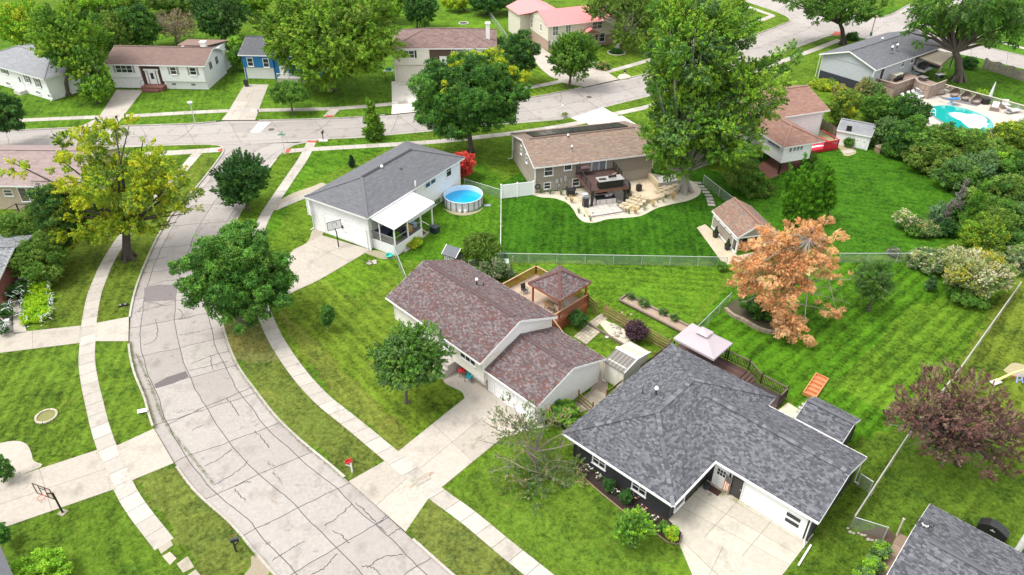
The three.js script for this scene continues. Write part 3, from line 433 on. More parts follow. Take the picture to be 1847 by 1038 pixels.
// ---------------------------------------------------------------- the maroon-roofed split-level in the middle
seed(21);
const cream = grain(.82, .78, .69, .7), offWhite = grain(.87, .86, .83, .65), tanBrick = grain(.42, .33, .25, .9);
{
  const h = house('house', 'cream split-level house under a maroon shingle roof in the middle', 45.76, -40, -33.85);
  lapWall(h, -45.9, -34.05, -37.9, -29.95, 1.2, 3.65, cream, { corner: white }); h.add2('foundation', bx(-45.85, -34.1, 0, 1.2, -37.8, -30.4), tanBrick);
  gable(h, 'u', -46.3, -33.75, -38.3, -29.4, 3.7, 5.62, PAL.maroon, { vent: [.1, .062, .062] });
  gableFill(h, 'u', -34.02, -37.95, -29.9, 3.6, 5.48, offWhite); gableFill(h, 'u', -45.93, -37.95, -29.9, 3.6, 5.48, cream);
  lapWall(h, -34.0, -28.4, -37.7, -30.45, 0, 2.5, offWhite, { sides: 'nes', corner: white });
  gable(h, 'u', -33.98, -28.05, -38.15, -30.0, 2.55, 4.0, PAL.maroon, { vent: [.1, .062, .062] });
  gableFill(h, 'u', -28.38, -37.75, -30.4, 2.45, 3.88, offWhite);
  finishRoof(h, [.12, .08, .08]);
  garageDoor(h, 'v', -30.43, 1, -30.95, .02, 4.5, 2.1);
  const fw = (x, y) => onWall(45.76, 'v', -29.93, x, y)[0];
  win(h, 'v', -29.94, 1, fw(735.6, 569), 3.0, .9, .45, { ny: 1 }); win(h, 'v', -29.94, 1, fw(769.5, 591), 3.0, .9, .45, { ny: 1 });
  win(h, 'v', -29.94, 1, fw(844, 646), 2.75, 1.8, .75, { nx: 3, ny: 1 });
  door(h, 'v', -29.94, 1, fw(806, 628), 1.3, 1.0, 2.05, white, { panes: [1, 2, .5, .6, 1.4] });
  win(h, 'v', -30.38, 1, fw(856, 668), .85, 1.5, .35, { nx: 2, ny: 1 });
  h.add2('porch_step', [bx(fw(806, 628) - .9, fw(806, 628) + .9, 0, 1.15, -30.4, -29.2), bx(fw(806, 628) - .9, fw(806, 628) + .9, 0, .75, -29.2, -28.9), bx(fw(806, 628) - .9, fw(806, 628) + .9, 0, .38, -28.9, -28.6)], conc(.5, .47, .43));
  ventPipe(h, onRoof(h, 860, 514, 5.0), .55, .07); ventPipe(h, onRoof(h, 872, 514, 4.9), .3, .04, false);
  spout(h, -28.1, -38.1, 2.5, .3, -.1);
}
// ---------------------------------------------------------------- the dark house with the grey hip roof, lower right
seed(22);
const charWall = grain(.038, .039, .044, .6), slateWall = grain(.045, .046, .052, .6);
{
  const h = house('house', 'charcoal house under a grey shingle hip roof beside the pale drive', 43.36, -18.8, -37);
  lapWall(h, -23.0, -14.65, -43.9, -31.15, 0, 2.56, charWall);
  lapWall(h, -14.7, -6.95, -42.85, -36.1, 0, 2.56, charWall);
  hip(h, -23.55, -14.1, -44.5, -30.35, 2.7, 4.62, PAL.charcoal, { single: true, cluster: .15 });
  const e = 2.7, cv = -39.46, r = 4.2, k = -17.7, A = V(-14.1, e, -35.67), B = V(-6.55, e, -35.67), C = V(-6.55, r, cv), D = V(k, r, cv), A2 = V(-14.1, e, -43.25), B2 = V(-6.55, e, -43.25);
  roofFace(h, [A, B, C, D], PAL.charcoal, { cluster: .15 }); roofFace(h, [B2, A2, D, C], PAL.charcoal, { cluster: .15 });
  caps(h, V(-6.55, r, cv), V(-17.4, r, cv), PAL.charcoal, { single: true, w: .34 });
  finishRoof(h, [.1, .1, .115]);
  gableFill(h, 'u', -6.92, -42.9, -36.05, 2.5, 4.08, charWall, cv);
  for (const [p, q] of [[B, C], [B2, C]]) h.add2('rake_board', board(p.clone().add(V(0, -.1, 0)), q.clone().add(V(0, -.1, 0)), .18, .035), white);
  h.add2('gutter', board(V(-14.05, 2.6, -35.62), V(-6.55, 2.6, -35.62), .14, .11), white); h.add2('gutter', board(V(-14.05, 2.6, -43.3), V(-6.55, 2.6, -43.3), .14, .11), white);
  h.add2('gutter', board(V(-14.03, 2.62, -30.35), V(-14.03, 2.62, -39), .13, .1), white); h.add2('gutter', board(V(-23.55, 2.62, -30.3), V(-14.1, 2.62, -30.3), .13, .1), white);
  for (const [x, y] of [[1081, 833], [1153, 881]]) { const [u, yy] = onWall(43.36, 'v', -31.1, x, y); win(h, 'v', -31.12, 1, u, yy, 1.05, .8, { nx: 2, ny: 2 }); }
  { const [v, yy] = onWall(43.36, 'u', -14.6, 1225.5, 909); win(h, 'u', -14.62, 1, v, yy, 1.1, .55, { ny: 1 }); }
  const gu = (x, y) => onWall(43.36, 'v', -36.05, x, y)[0], u1 = gu(1300, 862), u2 = gu(1329, 878);
  door(h, 'v', -36.08, 1, u1, .05, .95, 2.05, white, { panes: [3, 2, .22, .3, 1.45] });
  door(h, 'v', -36.08, 1, u2, .05, .85, 2.05, grain(.05, .045, .045, .25));
  const g0 = gu(1339, 886), g1 = gu(1452, 957), D4 = garageDoor(h, 'v', -36.08, 1, (g0 + g1) / 2, .02, g1 - g0 - .2, 2.05, M(.84, .84, .83, .4));
  for (const [a, b] of [[.55, .55], [.55, 1.1]]) part(D4, 'pane', box(.95, .3, .03, g1 - a - .35, b + .35, -36.0), glass);
  spout(h, -6.6, -43.1, 2.55, .35, -.2, M(.6, .62, .63, .5)); spout(h, -7.0, -35.7, 2.55, .2, .5); h.add2('spout_pipe', rod(V(-6.6, .1, -35.9), V(-6.5, .1, -33.9), .07), white);
  ventPipe(h, onRoof(h, 1183, 712, 4.15), .6, .075); ventPipe(h, onRoof(h, 1159, 709, 3.9), .35, .04, false);
  const f = thing('flag', 'striped flag in faded black and orange leaning by the white door', 'flag', uvXZ(43.36, (u1 + u2) / 2 + .02, -35.9), -43.36 * RAD);
  const sh = new THREE.PlaneGeometry(.42, 1.5, 6, 12), q = sh.attributes.position; for (let i = 0; i < q.count; i++) q.setZ(i, .05 * Math.sin(q.getX(i) * 16 + q.getY(i) * 2));
  const cv2 = document.createElement('canvas'); cv2.width = 128; cv2.height = 448; const c = cv2.getContext('2d'); for (let i = 0; i < 7; i++) { c.fillStyle = i % 2 ? '#e9dccb' : '#b0683c'; c.fillRect(i * 18.3, 0, 18.4, 448); } c.fillStyle = '#1a191b'; c.fillRect(0, 0, 128, 200); c.fillStyle = '#cfc6bd'; for (let i = 0; i < 5; i++) for (let j = 0; j < 7; j++) { c.beginPath(); c.arc(14 + i * 25, 16 + j * 28, 6, 0, 7); c.fill(); }
  const ft = new THREE.CanvasTexture(cv2); ft.colorSpace = THREE.SRGBColorSpace; part(f, 'cloth', sh.translate(0, 1.15, .12), M(1, 1, 1, .9, { map: ft })); part(f, 'pole', rod(V(.2, 0, .1), V(.2, 2.05, .03), .018), wood(.3, .2, .1));
  top1('doormat', box(.95, .03, .55, 0, 0, 0).rotateY(-43.36 * RAD).translate(...uvXZ(43.36, u1 - .05, -35.55, .045).toArray()), grain(.06, .025, .018, 1), 'dark red brown doormat before the white door', 'doormat');
}
// ---------------------------------------------------------------- the grey gable roof, bottom right corner
seed(23);
{
  const h = house('house', 'house with grey gable roof cut by the bottom right corner', 43.36, 2, -38);
  lapWall(h, -1.5, 14, -41.6, -34, 0, 2.6, charWall); gable(h, 'u', -1.93, 14.5, -42.05, -33.2, 2.75, 4.25, PAL.charcoal, { vent: [.1, .102, .115] });
  gableFill(h, 'u', -1.53, -41.65, -33.9, 2.55, 4.1, charWall); finishRoof(h, [.1, .1, .115]);
}
// ---------------------------------------------------------------- the white house with the slate hip roof and its covered porch
seed(24);
const whiteWall = grain(.9, .9, .9, .6);
{
  const Y = 32.02, h = house('house', 'white house with slate hip roof between drive and round pool', Y, -52.8, -57.5);
  lapWall(h, -56.85, -48.8, -66.0, -49.35, 0, 4.05, whiteWall); lapWall(h, -57.2, -56.8, -60, -49.0, 1.9, 4.05, whiteWall);
  hip(h, -57.25, -48.3, -66.45, -48.9, 4.2, 5.85, PAL.slate, { flat: true, vent: [.05, .05, .056], w: .5 }); finishRoof(h, [.115, .117, .13]);
  const [a0, t0] = onWall(Y, 'v', -49.32, 587, 404), [a1, t1] = onWall(Y, 'v', -49.32, 661, 432);
  garageDoor(h, 'v', -49.33, 1, (a0 + a1) / 2, .02, a1 - a0, 2.1, M(.82, .82, .81, .5));
  for (const [x, y, w, q] of [[771, 330, .85, 1.05], [780.5, 323.5, .85, 1.05], [809, 308.5, .9, 1.3]]) { const [v, yy] = onWall(Y, 'u', -48.77, x, y); win(h, 'u', -48.78, 1, v, yy, w, q, { ny: 2 }); }
  const lp = onWall(Y, 'v', -49.3, 618, 409); const lm = h.add2('wall_lamp', [box(.14, .3, .16, lp[0], lp[1], -49.22), box(.1, .1, .2, lp[0], lp[1] + .12, -49.25)], black); part(lm, 'glass', box(.1, .18, .1, lp[0], lp[1] - .05, -49.15), glassLight);
  h.add2('house_number_plate', box(.25, .5, .03, lp[0] + .35, lp[1] - .75, -49.3), grain(.7, .62, .42, .7));
  ventPipe(h, onRoof(h, 689, 308, 5.4), .5, .09); h.add2('roof_vent', [bx(-51.4, -51.1, 5.05, 5.35, -58.3, -58.0)].map((g) => g), darkMetal);
  h.add2('chimney_pipe', rod(V(-48.5, 3.4, -57.2), V(-48.5, 4.9, -57.2), .08), white);
  spout(h, -48.6, -49.2, 3.9, .2, .3); spout(h, -57.0, -49.1, 3.9, -.2, .4);
  // porch: skirted deck, posts, railings, flat white roof
  const p = house('porch', 'white covered porch full of odds and ends against the white house', Y, -47, -53, 'porch'), u0 = -48.75, u1 = -45.55, v1 = -49.75, v0 = -56.2, F = 1.25;
  p.add2('skirt', [bx(u1 - .06, u1, 0, F, v0 + 1.9, v1), bx(u0, u1, 0, F, v1 - .06, v1 + .0)], whiteWall); for (let i = 0; i < 12; i++) p.add2('deck_board', bx(u0 + i * .265, u0 + (i + 1) * .265 - .012, F, F + .04, v0 + 1.9, v1), wood(.13, .12, .12));
  const rf = [V(u0, 3.95, v1 + .25), V(u1 + .25, 3.5, v1 + .25), V(u1 + .25, 3.5, v0 - .2), V(u0, 3.95, v0 - .2)]; p.add2('roof', slabGeo(rf, .1), M(.86, .86, .86, .5)); for (let i = 0; i < 16; i++) { const z = v0 - .2 + i * (v1 - v0 + .45) / 16; p.add2('roof_rib', beam(V(u0, 3.965, z), V(u1 + .25, 3.515, z), .03, .03), M(.86, .86, .86, .5)); }
  for (const v of [v1 - .05, v1 - 2.2, v0 + 2.0, v0]) p.add2('post', bx(u1 - .12, u1, v === v0 ? 0 : F, 3.5, v - .06, v + .06), white); p.add2('post', bx(u0 + 1.1, u0 + 1.2, F, 3.75, v1 - .1, v1), white);
  p.add2('rail', [bx(u0, u1, F + .85, F + .92, v1 - .08, v1 - .02), bx(u1 - .08, u1 - .02, F + .85, F + .92, v0 + 1.9, v1)], grain(.3, .3, .31)); for (let i = 0; i < 22; i++) p.add2('baluster', bx(u0 + .1 + i * .14, u0 + .15 + i * .14, F, F + .86, v1 - .07, v1 - .03), wood(.36, .34, .33));
  p.add2('screen_wall', bx(u0 + .02, u0 + .06, F, 3.8, v0 + 1.9, v1 - .2), grain(.5, .5, .51)); for (let i = 0; i < 4; i++) p.add2('stair_tread', bx(u0 + .4, u1 - .3, F - .3 * (i + 1), F - .3 * i - .24, v0 + 1.9 - (i + 1) * .3, v0 + 1.9 - i * .3), wood(.45, .38, .27)); p.add2('hand_rail', beam(V(u1 - .2, F + .9, v0 + 1.9), V(u1 - .2, .9, v0 + .5), .06, .08), white);
  const junk = [['hot_tub', 'navy covered tub on the porch behind its grey pickets', 'hot tub', -48.0, -50.9, [1.5, .75, 1.6], [.01, .016, .05]], ['storage_tote', 'yellow storage box on the porch by the middle post', 'storage box', -46.4, -53.0, [.7, .6, .6], [.5, .28, .04]], ['laundry_basket', 'pale blue basket on the porch near the stairs', 'basket', -46.5, -54.0, [.6, .5, .5], [.25, .36, .5]], ['storage_bin', 'black bin on the grass behind the porch stairs', 'bin', -45.2, -56.0, [.9, .8, .7], [.02, .03, .04]], ['folding_chair', 'dark folded chair standing on the porch below the roof', 'chair', -46.2, -52.2, [.5, .9, .5], [.02, .03, .06]]];
  for (const [n, l, c, u, v, [w, hh, d], col] of junk) { const t = thing(n, l, c, uvXZ(Y, u, v, n === 'storage_bin' ? 0 : F + .04), -Y * RAD + rr(-.2, .2)); part(t, 'body', mg([box(w, hh * .8, d, 0, hh * .4, 0), box(w * .9, hh * .1, d * .9, 0, hh * .82, 0)]), grain(...col, .6)); part(t, 'lid', mg([box(w * 1.06, .06, d * 1.06, 0, hh * .9, 0), box(w * .3, .05, .05, 0, hh * .95, 0)]), grain(...col.map((x) => x * 1.4 + .02), .5)); }
}
// ---------------------------------------------------------------- the tan house with the solar panels
seed(25);
const tanWall = grain(.33, .285, .235, .75), stuccoTan = grain(.42, .37, .31, .85);
{
  const Y = -15.52, h = house('house', 'tan house with solar panels and a raised brown deck', Y, 31, -82), e = 3.65, r = 5.0, v1 = -76.72, v0 = -87.35;
  lapWall(h, 24.25, 39.6, -86.9, -77.15, 1.45, 3.55, tanWall, { corner: white }); h.add2('foundation', bx(24.3, 39.55, 0, 1.45, -86.85, -77.2), stuccoTan);
  gable(h, 'u', 23.95, 40, v0, v1, e, r, PAL.tan, { vent: [.16, .11, .085], w: .4 }); gableFill(h, 'u', 24.27, -86.95, -77.1, 3.5, 4.88, tanWall); gableFill(h, 'u', 39.6, -86.95, -77.1, 3.5, 4.88, tanWall); finishRoof(h, [.24, .17, .13]);
  const W = (x, y) => onWall(Y, 'v', -77.12, x, y);
  for (const [x, y, w, hh, nx, ny] of [[989.6, 308.4, 1.0, 1.15, 1, 2], [1024.3, 302, .85, .6, 1, 1], [987, 335, .75, .75, 1, 2], [1038.7, 328.6, .8, .85, 1, 2]]) { const [u, yy] = W(x, y); win(h, 'v', -77.13, 1, u, yy, w, hh, { nx, ny }); }
  { const [u, yy] = W(1080, 302); const S = win(h, 'v', -77.13, 1, u, yy, 1.75, 1.85, { nx: 2, ny: 1, glass: glassLight, t: .12 }); for (let i = 0; i < 6; i++) part(S, 'blind', box(.08, 1.7, .02, u - .75 + i * .17, yy, -77.08), grain(.35, .35, .36)); }
  for (const [x, y, w, hh] of [[940.5, 270.5, .5, 1.0], [950.5, 286, .5, 1.0]]) { const [v, yy] = onWall(Y, 'u', 24.22, x, y); win(h, 'u', 24.23, -1, v, yy, w, hh); }
  const pts = [[953.6, 237], [966, 244], [1155, 223], [1141, 217]], slope = (v) => e + (v - v0) / (-82.03 - v0) * (r - e);
  for (let i = 0; i < 11; i++) { const u = 25.6 + i * 1.16; const S = [V(u, slope(-85.9) + .13, -85.9), V(u + 1.13, slope(-85.9) + .13, -85.9), V(u + 1.13, slope(-82.6) + .13, -82.6), V(u, slope(-82.6) + .13, -82.6)]; const s = h.add2('solar_panel', slabGeo(S.map((p) => p.clone()), .05), M(.012, .012, .016, .18)); part(s, 'frame', mg(S.map((p, k) => beam(p, S[(k + 1) % 4], .03, .05))), M(.035, .035, .04, .5)); }
  for (const [x, y, hh] of [[1024.5, 252, .6], [1031.5, 268.5, .3]]) ventPipe(h, onRoof(h, x, y, 4.55), hh, .07);
  const bxs = W(1007, 326); h.add2('meter_box', [box(.4, .55, .15, bxs[0] - .2, bxs[1], -77.05), box(.3, .45, .14, bxs[0] + .35, bxs[1] + .1, -77.05), box(.35, .6, .16, bxs[0] + .85, bxs[1] + .25, -77.04), box(.25, .3, .14, bxs[0] + .1, bxs[1] - .6, -77.05)], grain(.5, .5, .48, .6)); h.add2('conduit', [rod(V(bxs[0] - .2, .1, -77.06), V(bxs[0] - .2, bxs[1], -77.06), .03), rod(V(bxs[0] + .35, .3, -77.06), V(bxs[0] + .35, bxs[1], -77.06), .03), rod(V(bxs[0] + .9, .3, -77.06), V(bxs[0] + .9, bxs[1], -77.06), .03)], steel);
  h.add2('corner_trim', bx(24.2, 24.32, 0, 3.5, -77.2, -77.08), white); spout(h, 24.0, -87.2, 3.5, -.6, -.2);
  const hw = W(969.5, 336); h.add2('hose_reel', new THREE.TorusGeometry(.3, .07, 8, 20).translate(hw[0], hw[1], -77.0), black);
}
// ---------------------------------------------------------------- houses farther off
function plainHouse(label, Y, u0, u1, v0, v1, e, r, type, pal, wallMat, o = {}) {
  const h = house('house', label, Y, (u0 + u1) / 2, (v0 + v1) / 2), ov = o.ov ?? .45;
  lapWall(h, u0 + ov, u1 - ov, v0 + ov, v1 - ov, o.y0 ?? 0, e - .12, wallMat, { ex: .18, corner: o.corner ?? white });
  if (type === 'hip') hip(h, u0, u1, v0, v1, e, r, pal, { flat: true, w: .5, exp: .2, trim: o.trim }); else { gable(h, type, u0, u1, v0, v1, e, r, pal, { flat: true, w: .5, exp: .2, trim: o.trim }); if (type === 'u') for (const u of [u0 + ov - .02, u1 - ov + .02]) gableFill(h, 'u', u, v0 + ov, v1 - ov, e - .15, r - .14, wallMat); else for (const v of [v0 + ov - .02, v1 - ov + .02]) gableFill(h, 'v', v, u0 + ov, u1 - ov, e - .15, r - .14, wallMat); }
  finishRoof(h, pal[0]); h.ov = ov; h.front = v1 - ov; h.right = u1 - ov; return h;
}
const sw = (h, Y, val, list, o = {}) => { for (const [x, y, w, hh, nx, ny] of list) { const [u, yy] = onWall(Y, 'v', val, x, y); win(h, 'v', val - .02, 1, u, yy, w, hh, { nx, ny, ...o }); } };
const ew = (h, Y, val, sgn, list, o = {}) => { for (const [x, y, w, hh, nx, ny] of list) { const [v, yy] = onWall(Y, 'u', val, x, y); win(h, 'u', val - .02 * sgn, sgn, v, yy, w, hh, { nx, ny, ...o }); } };
seed(26);
const brick = grain(.085, .04, .03, .9), blueWall = grain(.012, .17, .42, .6), greyWall = grain(.46, .49, .52, .65), beigeWall = grain(.74, .68, .58, .7), creamWall = grain(.88, .83, .74, .7), taupe = grain(.42, .3, .24, .8);
{ // white bi-level with the brown roof
  const h = plainHouse('white bi-level house with plain brown roof and brick entry', 2.9, -70.9, -54.5, -122.3, -113.4, 4.0, 5.55, 'u', PAL.brown, whiteWall, { ov: .5 }), Y = 2.9, F = h.front;
  h.add2('upper_storey', [bx(-70.3, -65.4, 1.9, 3.85, F - .1, F + .35), bx(-62.0, -55.0, 1.35, 3.85, F - .1, F + .35)], whiteWall); const f = F + .37;
  sw(h, Y, f, [[223, 124.5, 2.6, 1.1, 3, 2]], { shutter: grain(.4, .37, .32) }); sw(h, Y, f, [[312, 127.5, .9, 1.1, 1, 2], [347.5, 128.5, .95, 1.1, 1, 2]], { shutter: grain(.4, .37, .32) });
  h.add2('brick_entry', bx(-65.4, -62.0, 0, 3.85, F - .05, F + .02), brick); door(h, 'v', F + .03, 1, -63.7, .75, 1.0, 2.1, white, { panes: [1, 1, .6, 1.2, 1.3] }); h.add2('side_light', [bx(-64.75, -64.45, .75, 2.85, F, F + .08), bx(-62.95, -62.65, .75, 2.85, F, F + .08), bx(-64.9, -62.5, 2.9, 3.2, F, F + .1)], white);
  h.add2('brick_step', [bx(-65.3, -61.8, 0, .7, F, F + 1.5), bx(-65.0, -62.4, 0, .35, F + 1.5, F + 1.9)], grain(.22, .09, .07, .9)); h.add2('railing', [beam(V(-65.2, 1.5, F + 1.4), V(-65.2, 1.5, F + .2), .04), rod(V(-65.2, .7, F + 1.4), V(-65.2, 1.5, F + 1.4), .03)], black);
  garageDoor(h, 'v', F + .02, 1, -67.8, .02, 4.2, 1.8); ew(h, Y, h.right, 1, [[379, 117.5, .7, .8, 1, 2], [390, 108, .7, .8, 1, 2]], { mat: darkMetal });
  for (const u of [-60.5, -57.3]) win(h, 'v', F - .02, 1, u, .75, .7, .4, { ny: 1 });
  h.add2('chimney', [bx(-56.6, -55.8, 4.6, 6.3, -118.6, -117.9), bx(-56.7, -55.7, 6.3, 6.42, -118.7, -117.8)], M(.8, .79, .77, .8));
  roofFace(h, [V(-62.5, 4.4, -126), V(-55, 4.4, -126), V(-56.5, 5.2, -120), V(-61.5, 5.2, -120)], PAL.brown); h.add2('rear_wing', [bx(-62, -55.5, 0, 4.3, -125.6, -121.5)], whiteWall); const g = h.slabs.slice(-3); h.add2('wing_roof', g, grain(.21, .13, .105));
}
{ // blue house
  const h = plainHouse('bright blue house with white garage door behind the big maple', 2.9, -51.2, -38, -128.6, -119.0, 4.1, 5.7, 'u', PAL.dark, blueWall), Y = 2.9, F = h.front;
  h.add2('upper_storey', bx(-50.7, -45.6, 2.0, 3.95, F - .1, F + .3), blueWall); sw(h, Y, F + .32, [[451, 112, .85, 1.25, 1, 2], [479.5, 113.5, .85, 1.3, 1, 2]]); garageDoor(h, 'v', F + .02, 1, -48.1, .02, 4.4, 1.85); door(h, 'v', F + .02, 1, -44.2, .6, .95, 2.1, white);
  h.add2('porch_rail', [bx(-45, -39, 1.3, 1.4, F + 1.2, F + 1.3), bx(-45, -39, .6, .68, F + 1.2, F + 1.3), ...Array.from({ length: 20 }, (_, i) => bx(-45 + i * .3, -44.95 + i * .3, .6, 1.35, F + 1.22, F + 1.27))], white); h.add2('porch_floor', bx(-45, -39, 0, .6, F, F + 1.3), conc(.5, .47, .44)); h.add2('porch_post', [bx(-43.1, -42.95, .6, 3.9, F + 1.15, F + 1.3), bx(-39.2, -39, .6, 3.9, F + 1.15, F + 1.3)], white);
}
{ // tall beige bi-level with the weathered brown hip roof
  const h = plainHouse('tall cream bi-level house with weathered brown hip roof behind maple', -1.5, -16.7, .6, -131.2, -120.6, 5.6, 7.3, 'hip', [[.21, .14, .125], [.19, .12, .108], [.23, .155, .14], [.165, .1, .09]], creamWall), Y = -1.5, F = h.front;
  h.add2('upper_storey', bx(-16.2, -10.4, 2.9, 5.4, F - .1, F + .35), creamWall); sw(h, Y, F + .37, [[732, 98, 2.6, 1.1, 3, 2]], { shutter: grain(.02, .05, .06) }); h.add2('brick_entry', bx(-10.4, -6.4, .8, 5.4, F - .05, F + .03), grain(.13, .075, .06)); door(h, 'v', F + .04, 1, -8.2, 1.9, 1.0, 2.2, white, { panes: [1, 2, .5, .6, 1.3] }); sw(h, Y, F, [[824, 93, 1.6, 1.1, 2, 1]]);
  garageDoor(h, 'v', F + .02, 1, -13.3, .02, 5.0, 2.5, creamWall, { frame: creamWall }); h.add2('chimney', bx(-1.2, -.55, 6.0, 8.5, -124.6, -123.9), M(.86, .85, .82, .8)); h.add2('chimney_cap', bx(-1.3, -.45, 8.5, 8.65, -124.7, -123.8), M(.86, .85, .82, .8));
}
{ // pink metal roof
  const pink = [[.58, .19, .19]], Y = -21.5, e = 4.6;
  const [u0, v1] = L(Y, 988, 48, e), [u1] = L(Y, 1112, 33, e), [, v0] = L(Y, 945, 25, e);
  const h = house('house', 'beige house with faded pink metal roof at the top', Y, (u0 + u1) / 2, v1 - 5); lapWall(h, u0 + .3, u1 - .3, v0 + .3, v1 - .3, 1.9, e - .1, beigeWall, { ex: .18 }); h.add2('foundation', bx(u0 + .35, u1 - .35, 0, 1.9, v0 + .35, v1 - .35), taupe);
  const cv = (v0 + v1) / 2, r = e + 1.7, pm = M(.60, .20, .20, .5); h.add2('metal_roof', [slabGeo([V(u0, e, v1), V(u1, e, v1), V(u1, r, cv), V(u0, r, cv)], .08), slabGeo([V(u0, e, v0), V(u1, e, v0), V(u1, r, cv), V(u0, r, cv)], .08)], pm); for (let u = u0 + .1; u < u1; u += .6) for (const v of [v0, v1]) h.add2('roof_seam', beam(V(u, e + .02, v), V(u, r + .02, cv), .04, .04), pm);
  gableFill(h, 'u', u0 + .28, v0 + .3, v1 - .3, e - .1, r - .12, beigeWall); h.add2('gutter', board(V(u0, e - .08, v1), V(u1, e - .08, v1), .15, .1), M(.7, .62, .55, .6));
  h.add2('rear_wing', bx(u0 - 1.6, u0 + 6, 0, e - .1, v0 - 6, v0 + .2), beigeWall); h.add2('metal_roof', [slabGeo([V(u0 - 2, e, v0 + .3), V(u0 - 2, e, v0 - 6.4), V(u0 + 2.4, r, v0 - 6.4), V(u0 + 2.4, r, cv)], .08), slabGeo([V(u0 + 6.6, e, v0 + .3), V(u0 + 6.6, e, v0 - 6.4), V(u0 + 2.4, r, v0 - 6.4), V(u0 + 2.4, r, cv)], .08)], pm);
  const f = v1 - .3; sw(h, Y, f, [[1002, 55.5, 1.0, 1.6, 2, 2], [1025, 52, .9, 1.4, 2, 2], [1077.5, 45, 2.0, 1.4, 2, 2], [1082, 67.5, 2.0, 1.5, 2, 2]]); ew(h, Y, u0 + .3, -1, [[959.5, 42, .7, 1.5, 1, 2], [976, 49.5, .6, 1.2, 1, 2]]);
  const pu = onWall(Y, 'v', f, 1061, 58)[0]; h.add2('porch_gable', [slabGeo([V(pu - 1.6, 2.9, f + 1.6), V(pu, 3.7, f + 1.6), V(pu, 3.7, f), V(pu - 1.6, 2.9, f)], .08), slabGeo([V(pu + 1.6, 2.9, f + 1.6), V(pu, 3.7, f + 1.6), V(pu, 3.7, f), V(pu + 1.6, 2.9, f)], .08)], pm); h.add2('porch_post', [bx(pu - 1.5, pu - 1.35, 0, 2.9, f + 1.4, f + 1.55), bx(pu + 1.35, pu + 1.5, 0, 2.9, f + 1.4, f + 1.55)], taupe); h.add2('porch_front', (() => { const s = new THREE.Shape(); s.moveTo(-1.4, 0); s.lineTo(1.4, 0); s.lineTo(0, .7); return new THREE.ExtrudeGeometry(s, { depth: .05, bevelEnabled: false }).translate(pu, 2.9, f + 1.5); })(), grain(.3, .15, .1));
  garageDoor(h, 'v', f + .02, 1, u0 + 3.2, .02, 4.6, 1.8);
}
{ // white house raised on posts
  const Y = -20, e = 4.0; const [u0] = L(Y, 1379, 250, e), [ua, v1] = L(Y, 1417, 266, e), [u1] = L(Y, 1482, 250, e), U0 = ua - .2;
  const h = house('house', 'white house on dark posts with rust roof beside red deck', Y, (U0 + u1) / 2, v1 - 4), v0 = v1 - 9;
  const uw = L(Y, 1455, 283.5, 1.65)[0]; lapWall(h, U0 + .4, uw, v0, v1 - .4, 1.65, e - .15, whiteWall, { ex: .18 }); hip(h, U0, u1, v0 - 3, v1, e, 5.3, PAL.rust, { flat: true, w: .5, exp: .2 });
  gable(h, 'u', U0 - 9.5, U0 + .2, v0 - 6, v0 + 3.4, e - .2, 5.4, PAL.rust, { flat: true, w: .5, exp: .2 }); lapWall(h, U0 - 9, U0 + .4, v0 - 5.5, v0 + 2.9, 1.5, e - .35, whiteWall, { ex: .18 }); h.add2('carport_shade', bx(U0 - 8.9, U0 + .2, 0, 1.5, v0 - 5.4, v0 + 1.6), black);  // black box below: shade of the open carport painted as a solid
  const [b0, w1] = L(Y, 1419, 213, e), [b1, w2] = L(Y, 1494, 196.5, e); gable(h, 'u', b0 - 8, b1, w1 - 11, (w1 + w2) / 2, e, 5.7, PAL.rust, { flat: true, w: .5, exp: .2 }); finishRoof(h, PAL.rust[0]); lapWall(h, b0 - 7.5, b1 - .5, w1 - 10.5, (w1 + w2) / 2 - .6, 0, e - .15, whiteWall, { ex: .18 });
  ew(h, Y, U0 + .4, -1, [[1397, 260, 2.2, .3, 3, 1]], { mat: grain(.5, .5, .5) }); const f = v1 - .4; for (const x of [1427, 1434, 1440.5, 1446.5]) sw(h, Y, f, [[x, 268 - (x - 1427) * .19, .36, .95, 1, 1]], { mat: whiteWall, t: .05 });
  for (const [u, v] of [[U0 + .6, v1 - .6], [uw - .3, v1 - .6], [U0 + .6, v1 - 4.5]]) h.add2('post', bx(u - .1, u + .1, 0, 1.65, v - .1, v + .1), black);
  top1('patio', slabGeo(px([[1353, 308], [1384, 326], [1402, 318], [1410, 312], [1455, 296], [1440, 280], [1390, 285]]).map((p) => p.setY(.05)), .06), grain(.2, .085, .06, .9), 'rust brown brick patio under the raised white house', 'patio');
}
{ // grey house with the pool
  const Y = -37.12, h = plainHouse('grey house with slate gable roof near the kidney pool', Y, 115.0, 135.6, -67.6, -57.35, 4.0, 5.7, 'u', PAL.slate, greyWall, { ov: .5 }), F = h.front;
  h.add2('foundation', [bx(115.47, 115.52, 0, 1.35, -67, -58)], grain(.03, .034, .045)); sw(h, Y, F, [[1629.5, 114, .9, 1.1, 1, 2], [1646.5, 107, .9, 1.1, 1, 2]]); { const [u] = onWall(Y, 'v', F, 1592, 128); door(h, 'v', F + .02, 1, u, 1.4, 1.0, 2.1, M(.04, .04, .045, .2)); }
  for (const [x, y] of [[1591, 75.5], [1609, 91], [1618, 87]]) ventPipe(h, onRoof(h, x, y, 5.2), .55, .1); for (const [u, v] of [[126, -61.5], [126.6, -61.3]]) h.add2('roof_vent', bx(u, u + .3, 5.15, 5.4, v, v + .3), darkMetal); spout(h, 115.1, -57.5, 3.9, .3, .2); spout(h, 115.1, -67.4, 3.9, .3, -.2);
}
